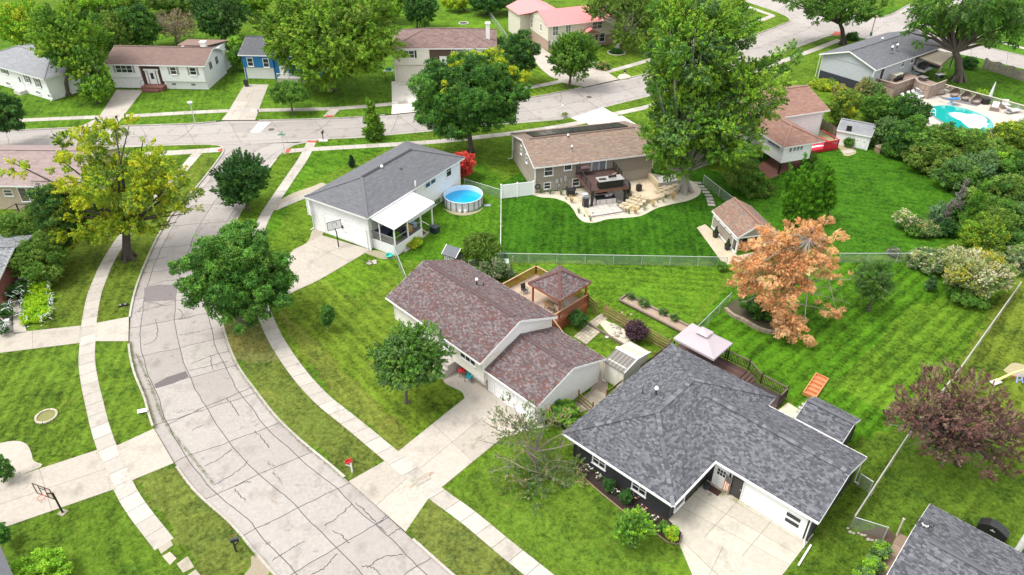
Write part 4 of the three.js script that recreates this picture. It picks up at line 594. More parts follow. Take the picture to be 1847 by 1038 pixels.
{ // left edge: grey hip, brown roof with deck, corners
  const h = plainHouse('white house with pale grey hip roof at the left edge', 30, -136, -117.3, -70, -60.1, 3.6, 5.3, 'hip', PAL.grey, whiteWall), Y = 30, F = h.front; sw(h, Y, F, [[6.5, 126, 1.2, 1.2, 1, 1], [48, 141.5, .8, 1.3, 1, 2], [67.5, 149.5, .8, 1.3, 1, 2]], { shutter: grain(.08, .08, .085) }); { const [u] = onWall(Y, 'v', F, 36, 145); door(h, 'v', F + .02, 1, u, .7, 1.1, 2.2, white, { panes: [1, 1, .5, 1, 1.4] }); h.add2('entry_step', bx(u - .8, u + .9, 0, .6, F, F + 1.2), conc(.6, .58, .55)); } for (const x of [14, 62, 81]) { const [u] = onWall(Y, 'v', F, x, 150); win(h, 'v', F - .02, 1, u, .7, 1.0, .45, { ny: 1, nx: 2 }); } spout(h, -117.7, -60.4, 3.5, .3, .5);
  const k = plainHouse('tan house with faded pinkish roof behind the yellow locust', 1, -72, -51.0, -86.0, -74.9, 3.3, 5.2, 'u', PAL.faded, grain(.55, .45, .33)), f2 = k.front; sw(k, 1, f2, [[14, 348, .9, .7, 1, 2], [42, 351, .9, 1.7, 1, 1], [65, 353, 1.1, .9, 2, 2]]);
  const d = house('deck', 'dark small wooden deck at the tan house, left edge', 1, -56, -74, 'deck'), fd = .9; for (let i = 0; i < 10; i++) d.add2('deck_board', bx(-57.6, -52.6, fd, fd + .04, f2 + .05 + i * .2, f2 + .23 + i * .2), wood(.1, .075, .06)); d.add2('rail', [bx(-57.6, -52.6, 1.75, 1.83, f2 + 2, f2 + 2.08), bx(-52.7, -52.6, 1.75, 1.83, f2, f2 + 2), beam(V(-57.6, 1.8, f2 + 2), V(-59.4, .9, f2 + 2), .07)], wood(.05, .04, .035)); for (const u of [-57.6, -55.1, -52.65]) d.add2('post', bx(u - .06, u + .06, 0, 1.85, f2 + 1.95, f2 + 2.07), wood(.05, .04, .035)); for (let i = 0; i < 5; i++) d.add2('stair_tread', bx(-57.9 - i * .35, -57.6 - i * .35, fd - .2 * i - .2, fd - .2 * i - .15, f2 + .9, f2 + 2), wood(.12, .09, .07));
  const c1 = house('house', 'house with speckled grey roof just inside the left edge', 85, L(85, 0, 470)[0], L(85, 0, 470)[1]), P = [px([[-90, 420], [13, 436], [4, 502], [-100, 520]], 3)][0].map((p) => { const q = yawUV(85, p); return V(q[0], 3, q[1]); }), mid = [P[0].clone().lerp(P[3], .5), P[1].clone().lerp(P[2], .5)]; const un = P.map((p) => p.x), vn = P.map((p) => p.z); const cu0 = Math.min(...un) + .6, cu1 = Math.max(...un) - .3, cv0 = Math.min(...vn) + .2, cv1 = Math.max(...vn) - .2; gable(c1, 'v', cu0, cu1, cv0, cv1, 2.9, 4.2, [[.2, .205, .22], [.3, .305, .32], [.14, .145, .155], [.24, .245, .26]], {}); finishRoof(c1, [.2, .2, .22]); lapWall(c1, cu0 + .4, cu1 - .4, cv0 + .4, cv1 - .4, 0, 2.8, grain(.2, .07, .05)); 
  const c2 = house('house', 'house with slate roof cut by the bottom left corner', 60, L(60, -40, 1000, 3)[0], L(60, -40, 1000, 3)[1]); { const [a, b] = L(60, 0, 990, 3), [a2, b2] = L(60, 26, 1045, 3); const P2 = [G(0, 985, 3), G(30, 1055, 3), G(-160, 1200, 3), G(-260, 1040, 3)].map((p) => { const q = yawUV(60, p); return V(q[0], 3, q[1]); }); c2.slabs = []; roofFace(c2, P2, PAL.slate); finishRoof(c2, PAL.slate[0]); const P3 = P2.map((p) => p.clone().lerp(P2[0].clone().add(P2[1]).add(P2[2]).add(P2[3]).multiplyScalar(.25), .12).setY(2.85)); c2.add2('wall', slabGeo(P3, 2.85), whiteWall); }
}
// ---------------------------------------------------------------- trees and shrubs
seed(31);
function leafCluster(kind, n) {
  const pos = [], q = new THREE.Quaternion(), e = new THREE.Euler();
  for (let i = 0; i < n; i++) {
    let c, d, w, l;
    if (kind === 'spray') { const t = rnd(), a = rnd() * 6.28, r = (.30 - .2 * t) * Math.sqrt(rnd()); c = V(Math.cos(a) * r, t * 1.0 - .35, Math.sin(a) * r); e.set(rr(-.9, .9), a + rr(-.8, .8), rr(-1.2, 1.2)); w = rr(.07, .12); l = rr(.13, .22); }
    else if (kind === 'needle') { const t = rnd(), a = rnd() * 6.28; c = V(Math.cos(a) * .22 * (1 - t * .6), t - .4, Math.sin(a) * .22 * (1 - t * .6)); e.set(rr(-.6, .6), a, rr(.4, 1.2)); w = rr(.025, .05); l = rr(.16, .26); }
    else { const a = rnd() * 6.28, z = rr(-1, 1), r = .42 * Math.cbrt(rnd()), s = Math.sqrt(1 - z * z); c = V(Math.cos(a) * s * r, z * r * .75, Math.sin(a) * s * r); e.set(rr(-1, 1), rnd() * 6.28, rr(-.9, .9)); w = rr(.085, .13); l = rr(.12, .19); }
    q.setFromEuler(e);
    const P = [V(-l, 0, 0), V(0, .035, w), V(l, -.03, 0), V(0, .035, -w)].map((p) => p.applyQuaternion(q).add(c));
    for (const k of [0, 1, 2, 0, 2, 3]) pos.push(P[k].x, P[k].y, P[k].z);
  }
  const g = new THREE.BufferGeometry(); g.setAttribute('position', new THREE.Float32BufferAttribute(pos, 3)); g.setAttribute('uv', new THREE.Float32BufferAttribute(new Float32Array(pos.length / 3 * 2), 2)); g.computeVertexNormals(); return g;
}
const CL = { spray: leafCluster('spray', 20), round: leafCluster('round', 16), needle: leafCluster('needle', 26) };
const leafMat = new THREE.MeshPhysicalMaterial({ color: 0xffffff, roughness: .8, specularIntensity: .3, side: THREE.DoubleSide, transmission: .3, thickness: 0 });
const dryLeafMat = M(1, 1, 1, .9);
const LEAF = [1.6, 1.8, 1.25];
const bark = grain(.13, .105, .085, .95), paleBark = grain(.36, .33, .29, .9), darkBark = grain(.075, .06, .05, .95), whiteBark = grain(.55, .52, .47, .85);
const P3 = {
  bright: [[.13, .215, .022], [.17, .25, .03], [.10, .175, .02], [.20, .27, .045]],
  mid: [[.06, .13, .022], [.085, .165, .028], [.05, .105, .02], [.11, .185, .04]],
  dark: [[.028, .075, .022], [.04, .095, .026], [.022, .06, .018], [.055, .115, .03]],
  maple: [[.04, .105, .02], [.06, .14, .026], [.032, .085, .018], [.085, .175, .034]],
  sage: [[.075, .125, .05], [.1, .16, .065], [.06, .105, .045], [.12, .18, .08]],
  yellow: [[.30, .30, .02], [.25, .27, .022], [.18, .22, .022], [.35, .325, .028]],
  olive: [[.082, .13, .022], [.105, .155, .03], [.065, .105, .02], [.135, .18, .045]],
  lime: [[.16, .27, .025], [.2, .31, .035], [.12, .22, .02]],
  orange: [[.58, .31, .13], [.64, .39, .18], [.48, .24, .09], [.68, .45, .235], [.38, .2, .085]],
  purple: [[.085, .036, .03], [.11, .048, .038], [.06, .027, .025], [.135, .072, .052]],
  plum: [[.06, .03, .04], [.085, .045, .055], [.045, .022, .03]],
  red: [[.45, .028, .03], [.5, .05, .035], [.36, .03, .02], [.42, .07, .035]],
  tan: [[.26, .2, .11], [.2, .16, .08], [.3, .25, .15], [.16, .15, .06]],
  grey: [[.2, .185, .16], [.24, .225, .2], [.16, .15, .13]],
  flower: [[.38, .37, .22], [.22, .28, .08], [.30, .32, .13], [.13, .21, .045], [.17, .25, .05], [.46, .44, .3], [.1, .17, .04]],
  blue: [[.1, .16, .1], [.13, .2, .13], [.08, .13, .085]],
};
const depthAt = (p) => -(p.y - CAMH) * Math.sin(PITCH) - p.z * Math.cos(PITCH);
function lobeAt(base, [cx, cy, w, h], dz = 0) { // an ellipsoid of the crown from its outline
  const d = ray(cx, cy), t = (base.z + dz) / d.z, C = V(d.x * t, CAMH + d.y * t, base.z + dz), s = depthAt(C) / FOC, th = PITCH + Math.atan((cy - 519) / FOC), a = w * s, hh = h * s;
  const b = Math.sqrt(Math.max(.05 * a * a, (hh * hh - a * a * Math.sin(th) ** 2))) / Math.cos(th); return { C, a, b: Math.min(Math.max(b, a * .45), a * 4.5) };
}
function tree(name, label, cat, base, lobes, o = {}) {
  const B = Array.isArray(base) ? G(...base) : base, t = thing(name, label, cat, B, 0, o.group), pal = o.pal ?? P3.mid, kind = o.leaf ?? 'round', items = [], limbs = [];
  const Ls = lobes.map((l) => lobeAt(B, l, l[4] ?? 0)); const R = Math.max(...Ls.map((l) => l.a)), ls0 = (o.ls ?? Math.max(.3, Math.min(.85, R * .17))) * .86;
  const main = Ls[0].C.clone().sub(B), top = Math.max(.3, main.y - Ls[0].b * .25), tr = o.tr ?? Math.max(.04, R * .055);
  const fork = V(main.x * (top / Math.max(.1, main.y)) * .8, top * (o.fork ?? .7), main.z * .3);
  Ls.forEach((l, li) => {
    const C = l.C.clone().sub(B), K = Math.max(4, Math.round((o.boughs ?? 26) * (l.a / R) ** 1.3));
    for (let i = 0; i < K; i++) {
      const y = 1 - 2 * (i + .5) / K, ph = i * 2.39996 + li, rad = Math.sqrt(1 - y * y), q = o.cone ? 1 - .85 * Math.max(0, (y + 1) / 2) : 1, jr = rr(.55, .92) + (o.ragged ?? .1) * rr(-1, 1);
      const dir = V(Math.cos(ph) * rad * q, y, Math.sin(ph) * rad * q), bc = C.clone().add(V(dir.x * l.a * jr, dir.y * l.b * jr * .95, dir.z * l.a * jr)), br = (o.br ?? .36) * .86 * Math.min(l.a, (l.a + l.b) / 2) * rr(.7, 1.25) * (o.cone ? .5 + q * .6 : 1);
      if (bc.y < .25) bc.y = .25 + rnd() * .2;
      if (o.drop && rnd() < o.drop) continue;
      if (i % (o.limbEvery ?? 2) === 0) limbs.push(bc);
      const N = Math.max(4, Math.round((o.dens ?? 1.5) * 4 * Math.PI * br * br / (ls0 * ls0))), pj = rnd(), tone = pick(pal);
      for (let k = 0; k < N; k++) {
        const z = 1 - 2 * (k + rnd()) / N, a = rnd() * 6.283, s = Math.sqrt(Math.max(0, 1 - z * z)), r = br * (.55 + .5 * Math.sqrt(rnd())) * (rnd() < .07 ? rr(1.15, 1.5) : 1); const n = V(Math.cos(a) * s, z, Math.sin(a) * s), p = bc.clone().add(V(n.x * r, n.y * r * (o.flat ?? .68), n.z * r)); if (p.y < .08) continue;
        const c = rnd() < .5 ? tone : pick(pal); items.push([p, n, c, ls0 * rr(.7, 1.3), dir, pj]);
      }
    }
  });
  const im = new THREE.InstancedMesh(CL[kind], o.dry ? dryLeafMat : leafMat, items.length); im.name = o.crown ?? 'crown'; im.userData.kind = 'stuff'; im.castShadow = im.receiveShadow = true;
  const d = new THREE.Object3D(), up = V(0, 1, 0), col = new THREE.Color(), ax = V();
  items.forEach(([p, n, c, s, dir], i) => { d.position.copy(p); if (kind === 'round') d.rotation.set(rr(-.5, .5), rnd() * 6.28, rr(-.5, .5)); else { ax.copy(n).multiplyScalar(.55).addScaledVector(dir, .6).add(V(rr(-.3, .3), (o.droop ?? .55) + rr(-.25, .25), rr(-.3, .3))).normalize(); d.quaternion.setFromUnitVectors(up, ax); d.rotateY(rnd() * 6.28); } d.scale.setScalar(s * 1.15); d.updateMatrix(); im.setMatrixAt(i, d.matrix); const j = rr(.8, 1.2), hy = rr(-.12, .12); const lf = o.dry ? [1.25, 1.25, 1.25] : LEAF; im.setColorAt(i, col.setRGB(c[0] * j * (1 + hy) * lf[0], c[1] * j * lf[1], c[2] * j * lf[2])); });
  t.add(im);
  if (!o.noTrunk) {
    const bk = o.bark ?? bark, tk = [tube([V(0, -.1, 0), V(fork.x * .15, fork.y * .35, fork.z * .1), V(fork.x * .55, fork.y * .75, fork.z * .5), fork], tr * 1.15, tr * .75, 9)];
    for (let i = 0; i < 5; i++) { const a = i * 1.26 + .4; tk.push(rod(V(Math.cos(a) * tr * 1.9, -.05, Math.sin(a) * tr * 1.9), V(Math.cos(a) * tr * .5, tr * 2.6, Math.sin(a) * tr * .5), tr * .5, tr * .3, 6)); }
    part(t, 'trunk', mg(tk), bk);
    const lb = limbs.map((q, i) => { const m = fork.clone().lerp(q, .5).add(V(rr(-.1, .1) * R, R * .06, rr(-.1, .1) * R)); return tube([fork, m, q], tr * rr(.35, .55), tr * .1, 6); });
    lb.forEach((g) => part(t, 'limb', g, bk));
  }
  return t;
}
function bare(t, B, pts, r, mat, n, len, levels = 2) { // leafless twigs along given limbs
  const tw = [];
  for (const [a, b] of pts) for (let i = 0; i < n; i++) { const s = rr(.25, 1), p = a.clone().lerp(b, s), d = b.clone().sub(a).normalize().multiplyScalar(.6).add(V(rr(-1, 1), rr(-.35, .5), rr(-1, 1))).normalize(), l = len * rr(.5, 1.1), q = p.clone().addScaledVector(d, l); tw.push(rod(p, q, r * .5, r * .2, 4)); for (let k = 0; k < levels * 2; k++) { const p2 = p.clone().lerp(q, rr(.3, 1)), d2 = d.clone().add(V(rr(-1, 1), rr(-.7, .5), rr(-1, 1))).normalize(); tw.push(rod(p2, p2.clone().addScaledVector(d2, l * rr(.3, .65)), r * .28, r * .1, 3)); } }
  part(t, 'twigs', mg(tw), mat).userData.kind = 'stuff';
}
// along the curved road
{ const t = tree('tree', 'large yellowing honey locust leaning over the left sidewalk', 'tree', [232, 467], [[212, 330, 78, 56], [262, 375, 44, 32], [160, 400, 50, 28], [262, 300, 44, 34], [150, 262, 50, 36, -2], [210, 402, 50, 26, 1], [325, 350, 34, 30], [205, 232, 34, 28, -3], [132, 425, 34, 22], [268, 262, 12, 14, -3], [30, 304, 28, 12, -2], [300, 318, 40, 24], [105, 300, 26, 18, -1], [118, 380, 36, 26, .5], [330, 378, 24, 12, .5], [270, 410, 30, 14, .5]], { pal: P3.yellow.concat(P3.yellow, P3.olive.slice(1), [[.24, .29, .03], [.2, .27, .03], [.28, .31, .03]]), leaf: 'spray', ls: .56, boughs: 24, br: .38, dens: 1.55, ragged: .24, drop: .09, droop: .1, tr: .42, bark: darkBark, fork: .5, limbEvery: 9 });
  const b0 = G(232, 467), L9 = (x, y) => lobeAt(b0, [x, y, 2, 2]).C.sub(b0); for (const [x, y, x2, y2] of [[262, 395, 330, 387], [240, 420, 318, 401], [150, 330, 55, 327], [215, 300, 232, 228], [222, 420, 190, 428]]) { const a = V(0, L9(232, 400).y, 0), p = L9(x, y), q = L9(x2, y2); part(t, 'limb', tube([a.multiplyScalar(.9), p, q], .13, .035, 6), darkBark); bare(t, b0, [[p, q]], .07, paleBark, 6, .9, 1); } }
tree('tree', 'dense dark tree under the yellow locust by the tan house', 'tree', [98, 470], [[105, 385, 48, 70]], { pal: P3.dark.concat(P3.olive), dens: 1.8 });
tree('tree', 'small round dark green tree at the kerb near the junction', 'tree', [447, 378], [[433, 322, 46, 44], [428, 345, 40, 24]], { pal: P3.dark, dens: 1.7, boughs: 34, leaf: 'spray', ls: .62, br: .3 });
tree('tree', 'big rounded maple overhanging the road before the white drive', 'tree', [436, 585], [[425, 485, 88, 80], [478, 512, 60, 60, 1], [368, 503, 52, 56, 1], [430, 444, 64, 42], [438, 556, 54, 26, 2]], { pal: P3.maple.concat(P3.maple, P3.mid), dens: 1.75, boughs: 38, ls: .58, br: .3, ragged: .16 });
tree('tree', 'very small young tree on the lawn of the maroon roofed house', 'tree', [594, 598], [[591, 566, 11, 18], [588, 578, 9, 10]], { pal: P3.maple, ls: .34, tr: .035, dens: 2, fork: .95 });
tree('tree', 'leafy green tree in front of the maroon roofed house', 'tree', [733, 727], [[738, 640, 62, 58], [700, 640, 36, 30], [785, 625, 26, 40], [720, 675, 42, 26, 1], [770, 665, 36, 26, 1]], { pal: P3.mid.concat(P3.sage), leaf: 'spray', ls: .56, dens: 1.4, boughs: 34, ragged: .3, br: .32, tr: .13, droop: .2 });
tree('tree', 'narrow cone shaped green tree beside the cross street', 'tree', [673, 252], [[669, 215, 19, 40], [678, 226, 16, 26]], { pal: P3.bright.concat(P3.mid), leaf: 'spray', ls: .5, dens: 2, boughs: 30, br: .42, cone: true });
{ const t = tree('tree', 'broad maple turning yellow at the top beside the red bush', 'tree', [850, 274], [[840, 165, 92, 72], [905, 165, 56, 44], [785, 200, 52, 42, 1], [800, 130, 40, 30, -1], [880, 122, 50, 34, -2], [895, 205, 50, 30, 2], [820, 225, 50, 28, 2]], { pal: P3.maple.concat(P3.maple, P3.dark), dens: 1.5, boughs: 30, ls: .72, ragged: .08, tr: .34, fork: .45 });
  const u = tree('tree', 'x', 'tree', [850, 273], [[885, 108, 42, 22, -2], [840, 110, 30, 18, -2], [930, 140, 30, 22, -1], [830, 190, 30, 22, 3], [810, 160, 16, 16, 3]], { pal: [[.25, .26, .015], [.2, .24, .02], [.3, .28, .02]], dens: 1.2, boughs: 14, ls: .66, noTrunk: true }); const c = u.children[0]; c.name = 'yellowing_leaves'; c.position.add(u.position).sub(t.position); scene.remove(u); t.add(c); names.tree--; }
tree('tree', 'huge yellow green silver maple hiding the blue house', 'tree', [596, 164], [[600, 62, 88, 72], [660, 60, 56, 62], [525, 65, 56, 60], [585, 115, 66, 46, 3], [640, 100, 56, 44, 3], [545, 30, 60, 46, -2], [650, 20, 66, 40, -2]], { pal: P3.bright.concat(P3.bright, P3.olive), leaf: 'spray', ls: 1.15, dens: 1.45, boughs: 26, ragged: .16, tr: .5, droop: .05 });
tree('tree', 'small spreading street tree by the blue house drive', 'tree', [528, 205], [[520, 163, 33, 19], [508, 172, 20, 13], [538, 172, 22, 14]], { pal: P3.mid, ls: .55, dens: 1.4, tr: .12 });
{ tree('tree', 'tallest silver maple with a forked trunk in the tan house yard', 'tree', [1234, 345], [[1250, 205, 76, 84], [1255, 85, 84, 90, -2], [1205, 255, 52, 52, 2], [1300, 250, 52, 58, 2], [1352, 165, 62, 70], [1422, 105, 26, 38, -3], [1300, 55, 50, 62, -3], [1210, 140, 44, 60, 1], [1215, 300, 36, 26, 2], [1342, 245, 38, 34, 1], [1230, 20, 56, 40, -4]], { pal: P3.bright.concat(P3.bright, P3.mid, P3.sage), leaf: 'spray', ls: .85, dens: 1.4, boughs: 26, ragged: .2, tr: .55, bark: paleBark, fork: .3, droop: .2, limbEvery: 3 }); }
tree('tree', 'leafy street tree before the pink roofed house', 'tree', [1027, 157], [[1037, 95, 40, 42], [1015, 110, 26, 28]], { pal: P3.mid.concat(P3.bright.slice(2, 3)), leaf: 'spray', ls: .75, dens: 1.4 });
tree('tree', 'dark green dense tree right of the beige bi-level house', 'tree', [938, 152], [[937, 95, 31, 38], [930, 125, 24, 20]], { pal: P3.dark, dens: 1.9, ls: .75 });
tree('tree', 'sycamore with white trunk and limbs by the pink roofed house', 'tree', [1113, 92], [[1145, 25, 44, 46], [1080, 18, 30, 18], [1110, -5, 40, 26], [1165, 60, 22, 20]], { pal: P3.olive, leaf: 'spray', ls: .9, dens: .9, bark: whiteBark, tr: .36, fork: .55, ragged: .25, limbEvery: 1 });
tree('tree', 'street tree with bare lower trunk at the far upper junction', 'tree', [1520, 80], [[1520, 5, 66, 34], [1480, 22, 36, 22], [1568, 15, 32, 26], [1430, -10, 40, 30]], { pal: P3.mid, leaf: 'spray', ls: .95, dens: 1.1, tr: .42, fork: .55, bark: darkBark });
tree('tree', 'tall willow like tree with several trunks by the pergola', 'tree', [1728, 146], [[1745, 5, 86, 44], [1670, 25, 36, 34], [1810, 50, 46, 36], [1720, 45, 40, 28], [1830, 10, 46, 46], [1660, 60, 24, 26]], { pal: P3.mid.concat(P3.sage.slice(0, 1)), leaf: 'spray', ls: .95, dens: 1.1, tr: .62, fork: .42, droop: -.5, bark, ragged: .2 });
// arborvitae clump, dead pine, small pine, purple tree
[[1452, 326, 15, 48, 398, 'furthest back and tallest'], [1426, 350, 17, 52, 408, 'leftmost'], [1447, 358, 16, 52, 413, 'front middle'], [1472, 352, 15, 50, 408, 'second from the right'], [1494, 338, 17, 50, 400, 'rightmost']].forEach(([x, y, w, h, by, s]) => tree('arborvitae', s + ' of the five columnar arborvitae in the yard', 'tree', [x, by], [[x, y + h * .5, w * .74, h * .5], [x, y + h * .05, w * .64, h * .45], [x, y - h * .45, w * .48, h * .4], [x, y - h * .85, w * .28, h * .3]], { pal: [[.08, .19, .014], [.12, .25, .02], [.05, .125, .012]], leaf: 'needle', ls: .42, dens: 2.8, boughs: 16, br: .62, ragged: .04, droop: 1.6, limbEvery: 9, tr: .1, group: 'columnar arborvitae clump' }));
{ const b = G(1402, 578), t = tree('dead_pine', 'dead pine with orange needles beside the tan shed', 'tree', b, [[1465, 412, 40, 13, -1], [1405, 432, 40, 14, 0], [1490, 438, 30, 12, -1], [1440, 452, 50, 14, 0], [1352, 470, 40, 14, 1.5], [1420, 480, 54, 16, 1], [1490, 478, 32, 11, 0], [1335, 498, 28, 10, 2], [1375, 515, 46, 14, 2], [1440, 512, 40, 12, 1], [1345, 528, 24, 9, 2], [1400, 545, 34, 13, 2.5], [1425, 572, 36, 13, 2.5], [1440, 597, 30, 11, 3], [1500, 562, 26, 6, 1], [1405, 588, 22, 12, 3], [1520, 500, 16, 5, 0]], { pal: P3.orange, leaf: 'needle', ls: .33, dens: .95, boughs: 20, br: .46, ragged: .45, drop: .1, droop: .05, dry: true, tr: .2, bark: paleBark, fork: .95, flat: .5, limbEvery: 40 });
  const L9 = (x, y) => lobeAt(b, [x, y, 2, 2]).C.sub(b); for (const [y0, x, y] of [[560, 1470, 585], [548, 1495, 560], [540, 1345, 545], [520, 1535, 505], [505, 1340, 488], [500, 1500, 478], [530, 1450, 600], [515, 1335, 525], [490, 1485, 432], [545, 1435, 600], [520, 1525, 545], [470, 1462, 412], [495, 1405, 435], [500, 1355, 470], [552, 1385, 590], [535, 1505, 520]]) { const s = L9(1404 + (560 - y0) * .13, y0), q = L9(x, y), m1 = s.clone().lerp(q, .33).add(V(rr(-.25, .25), .22, rr(-.25, .25))), m2 = s.clone().lerp(q, .7).add(V(rr(-.3, .3), .2, rr(-.3, .3))); part(t, 'limb', tube([s, m1, m2, q], rr(.045, .075), .015, 5), paleBark); bare(t, b, [[m1, m2], [m2, q]], .035, paleBark, 4, .8, 1); } }
tree('pine_tree', 'small wispy green pine on the striped back lawn', 'tree', [1567, 560], [[1580, 503, 26, 36], [1572, 520, 24, 20], [1592, 515, 18, 14]], { pal: P3.sage.concat(P3.mid), leaf: 'needle', ls: .62, dens: 1.15, boughs: 34, ragged: .3, tr: .1, droop: .3 });
{ const b = G(1728, 838), t = tree('tree', 'sparse purple leaved tree straddling the fence on the right', 'tree', b, [[1725, 722, 84, 36], [1655, 738, 62, 28, 1], [1800, 755, 60, 40], [1720, 785, 76, 30, 1], [1630, 765, 40, 16, 2], [1800, 815, 50, 28, 1], [1690, 815, 40, 20, 2], [1845, 790, 30, 40]], { pal: P3.purple.concat(P3.purple, [[.19, .11, .085], [.22, .15, .1], [.14, .12, .05]]), leaf: 'spray', ls: .36, dens: .5, boughs: 28, ragged: .4, drop: .16, dry: true, tr: .16, limbEvery: 1, fork: .5, bark: darkBark });
  const L9 = (x, y) => lobeAt(b, [x, y, 2, 2]).C.sub(b), s = L9(1724, 800); for (const [x, y] of [[1600, 765], [1650, 800], [1690, 850], [1620, 745], [1780, 830], [1830, 790], [1700, 720], [1760, 700], [1645, 720]]) { const q = L9(x, y); part(t, 'limb', tube([s, s.clone().lerp(q, .5).add(V(0, .3, 0)), q], .06, .015, 5), paleBark); bare(t, b, [[s, q]], .035, grain(.3, .26, .2, .95), 14, .8, 2); } }
{ const b = G(972, 850), tw = grain(.24, .2, .165, .95), tw2 = grain(.36, .31, .22, .95), t = tree('tree', 'half bare dying tree between the drive and the dark house', 'tree', b, [[940, 765, 62, 26, -.5], [1000, 760, 36, 22, -.5], [985, 840, 62, 24, .6], [920, 850, 34, 20, 1], [1030, 870, 36, 22, 1], [965, 890, 46, 16, 1.6]], { pal: P3.tan.slice(0, 2).concat(P3.sage, P3.olive), leaf: 'spray', ls: .26, dens: .3, boughs: 26, ragged: .4, br: .36, drop: .2, dry: true, tr: .12, limbEvery: 40, fork: .5, bark: tw });
  const L9 = (x, y, dz = 0) => lobeAt(b, [x, y, 2, 2], dz).C.sub(b); for (const [s0, ends, m, w] of [[L9(966, 815), [[868, 758], [893, 738], [925, 728], [965, 735], [1000, 748], [1030, 775], [865, 795], [1045, 800], [985, 730]], tw, .06], [L9(976, 855, .5), [[892, 850, 1], [915, 885, 1.3], [950, 905, 1.5], [990, 908, 1.6], [1030, 900, 1.4], [1062, 878, 1], [1050, 845, .5], [895, 825, .6], [1010, 830, .4]], tw2, .05]]) for (const [x, y, dz] of ends) { const q = L9(x, y, dz ?? -.4), m1 = s0.clone().lerp(q, .35).add(V(rr(-.3, .3), .3, rr(-.3, .3))), m2 = s0.clone().lerp(q, .72).add(V(rr(-.35, .35), .2, rr(-.35, .35))); part(t, 'limb', tube([s0, m1, m2, q], w, .014, 5), m); bare(t, b, [[m1, m2], [m2, q]], .024, m, 4, .75, 2); } }
tree('tree', 'small leafy tree by the mulch bed of the dark house', 'tree', [1139, 988], [[1144, 948, 34, 32], [1136, 965, 26, 20]], { pal: P3.lime.concat(P3.mid), leaf: 'spray', ls: .42, dens: 1.25, boughs: 24, ragged: .25, tr: .05 });
// far left and far top
[['large bright maple between the two white houses at upper left', [122, 172], [[125, 70, 60, 58], [150, 115, 36, 30, 2], [90, 50, 36, 34, -2]], P3.bright.concat(P3.mid), 'spray'], ['yellow green tree in the top left corner', [40, 105], [[42, 42, 46, 36]], P3.yellow.concat(P3.lime, P3.lime), 'spray'], ['olive tree behind the white bi-level house', [205, 105], [[195, 62, 38, 36]], P3.olive, 'spray'], ['dark rounded tree behind the plain brown roof', [252, 92], [[248, 45, 36, 38]], P3.dark.concat(P3.mid), 'round'], ['dark weeping tree at the top between brown and blue roofs', [408, 76], [[392, 22, 46, 42], [405, 45, 30, 22, 2]], P3.dark.concat(P3.sage), 'spray'], ['small bright tree beside the grey brown drive at upper left', [174, 187], [[172, 156, 24, 24]], P3.lime.concat(P3.mid), 'spray'], ['dark tree cut by the left edge above the street', [-4, 262], [[6, 205, 30, 40]], P3.dark, 'round'], ['dark tree on the bright lawn at the top centre', [752, 52], [[757, 16, 28, 26]], P3.dark, 'spray'], ['dark tree at the top right of centre by the far kerb', [1322, 45], [[1327, 14, 20, 22]], P3.dark.concat(P3.maple), 'round'], ['light green shrub tree right of the white chimney', [905, 112], [[904, 88, 12, 22], [915, 98, 9, 14]], P3.sage, 'spray'], ['green shrub tree left of the blue house', [428, 128], [[426, 102, 16, 20], [420, 80, 16, 14, -3]], P3.mid.concat(P3.lime), 'round'], ['yellow green bush on the top edge above the beige house', [838, 20], [[824, 2, 26, 14]], P3.yellow.concat(P3.lime), 'round'], ['dark tree mass on the top edge above the far lawn', [880, 26], [[880, -2, 40, 16], [930, 0, 30, 14]], P3.dark, 'round'], ['bright tree at the top edge between maple and dark tree', [700, 40], [[705, -5, 30, 34]], P3.bright, 'spray'], ['mixed green tree at the top edge, left of the weeping tree', [310, 24], [[300, -4, 44, 24], [350, -2, 34, 22]], P3.mid.concat(P3.olive), 'round'], ['pale olive tree on the top edge above the olive tree', [150, 20], [[155, -6, 40, 22], [215, 0, 36, 20]], P3.olive.concat(P3.lime), 'round'], ['dark tree at the top edge beside the sycamore', [1195, 45], [[1180, 12, 26, 24]], P3.mid.concat(P3.dark), 'round'], ['light green tree at the top edge above the blue house', [450, 30], [[455, -4, 34, 30]], P3.bright, 'spray'], ['tree with trunk on far lawn left of the pink roof', [930, 17], [[925, -18, 24, 18]], P3.mid, 'round']].forEach(([l, b, lo, pal, leaf]) => tree('tree', l, 'tree', b, lo, { pal, leaf, ls: leaf === 'spray' ? 1.0 : .85, dens: 1.6 }));
{ const b = G(318, 78), t = tree('tree', 'bare brown leafless tree behind the brown roof', 'tree', b, [[315, 44, 36, 30]], { pal: P3.tan, leaf: 'spray', ls: .6, dens: .25, dry: true, limbEvery: 1, bark: grain(.25, .2, .17) }); const s = V(0, 1.6, 0), ps = []; for (let i = 0; i < 12; i++) ps.push([s, V(Math.cos(i * .9) * rr(2, 4.5), rr(2, 5.5), Math.sin(i * .9) * rr(2, 4))]); bare(t, b, ps, .09, grain(.3, .24, .2), 12, 1.6, 2); }
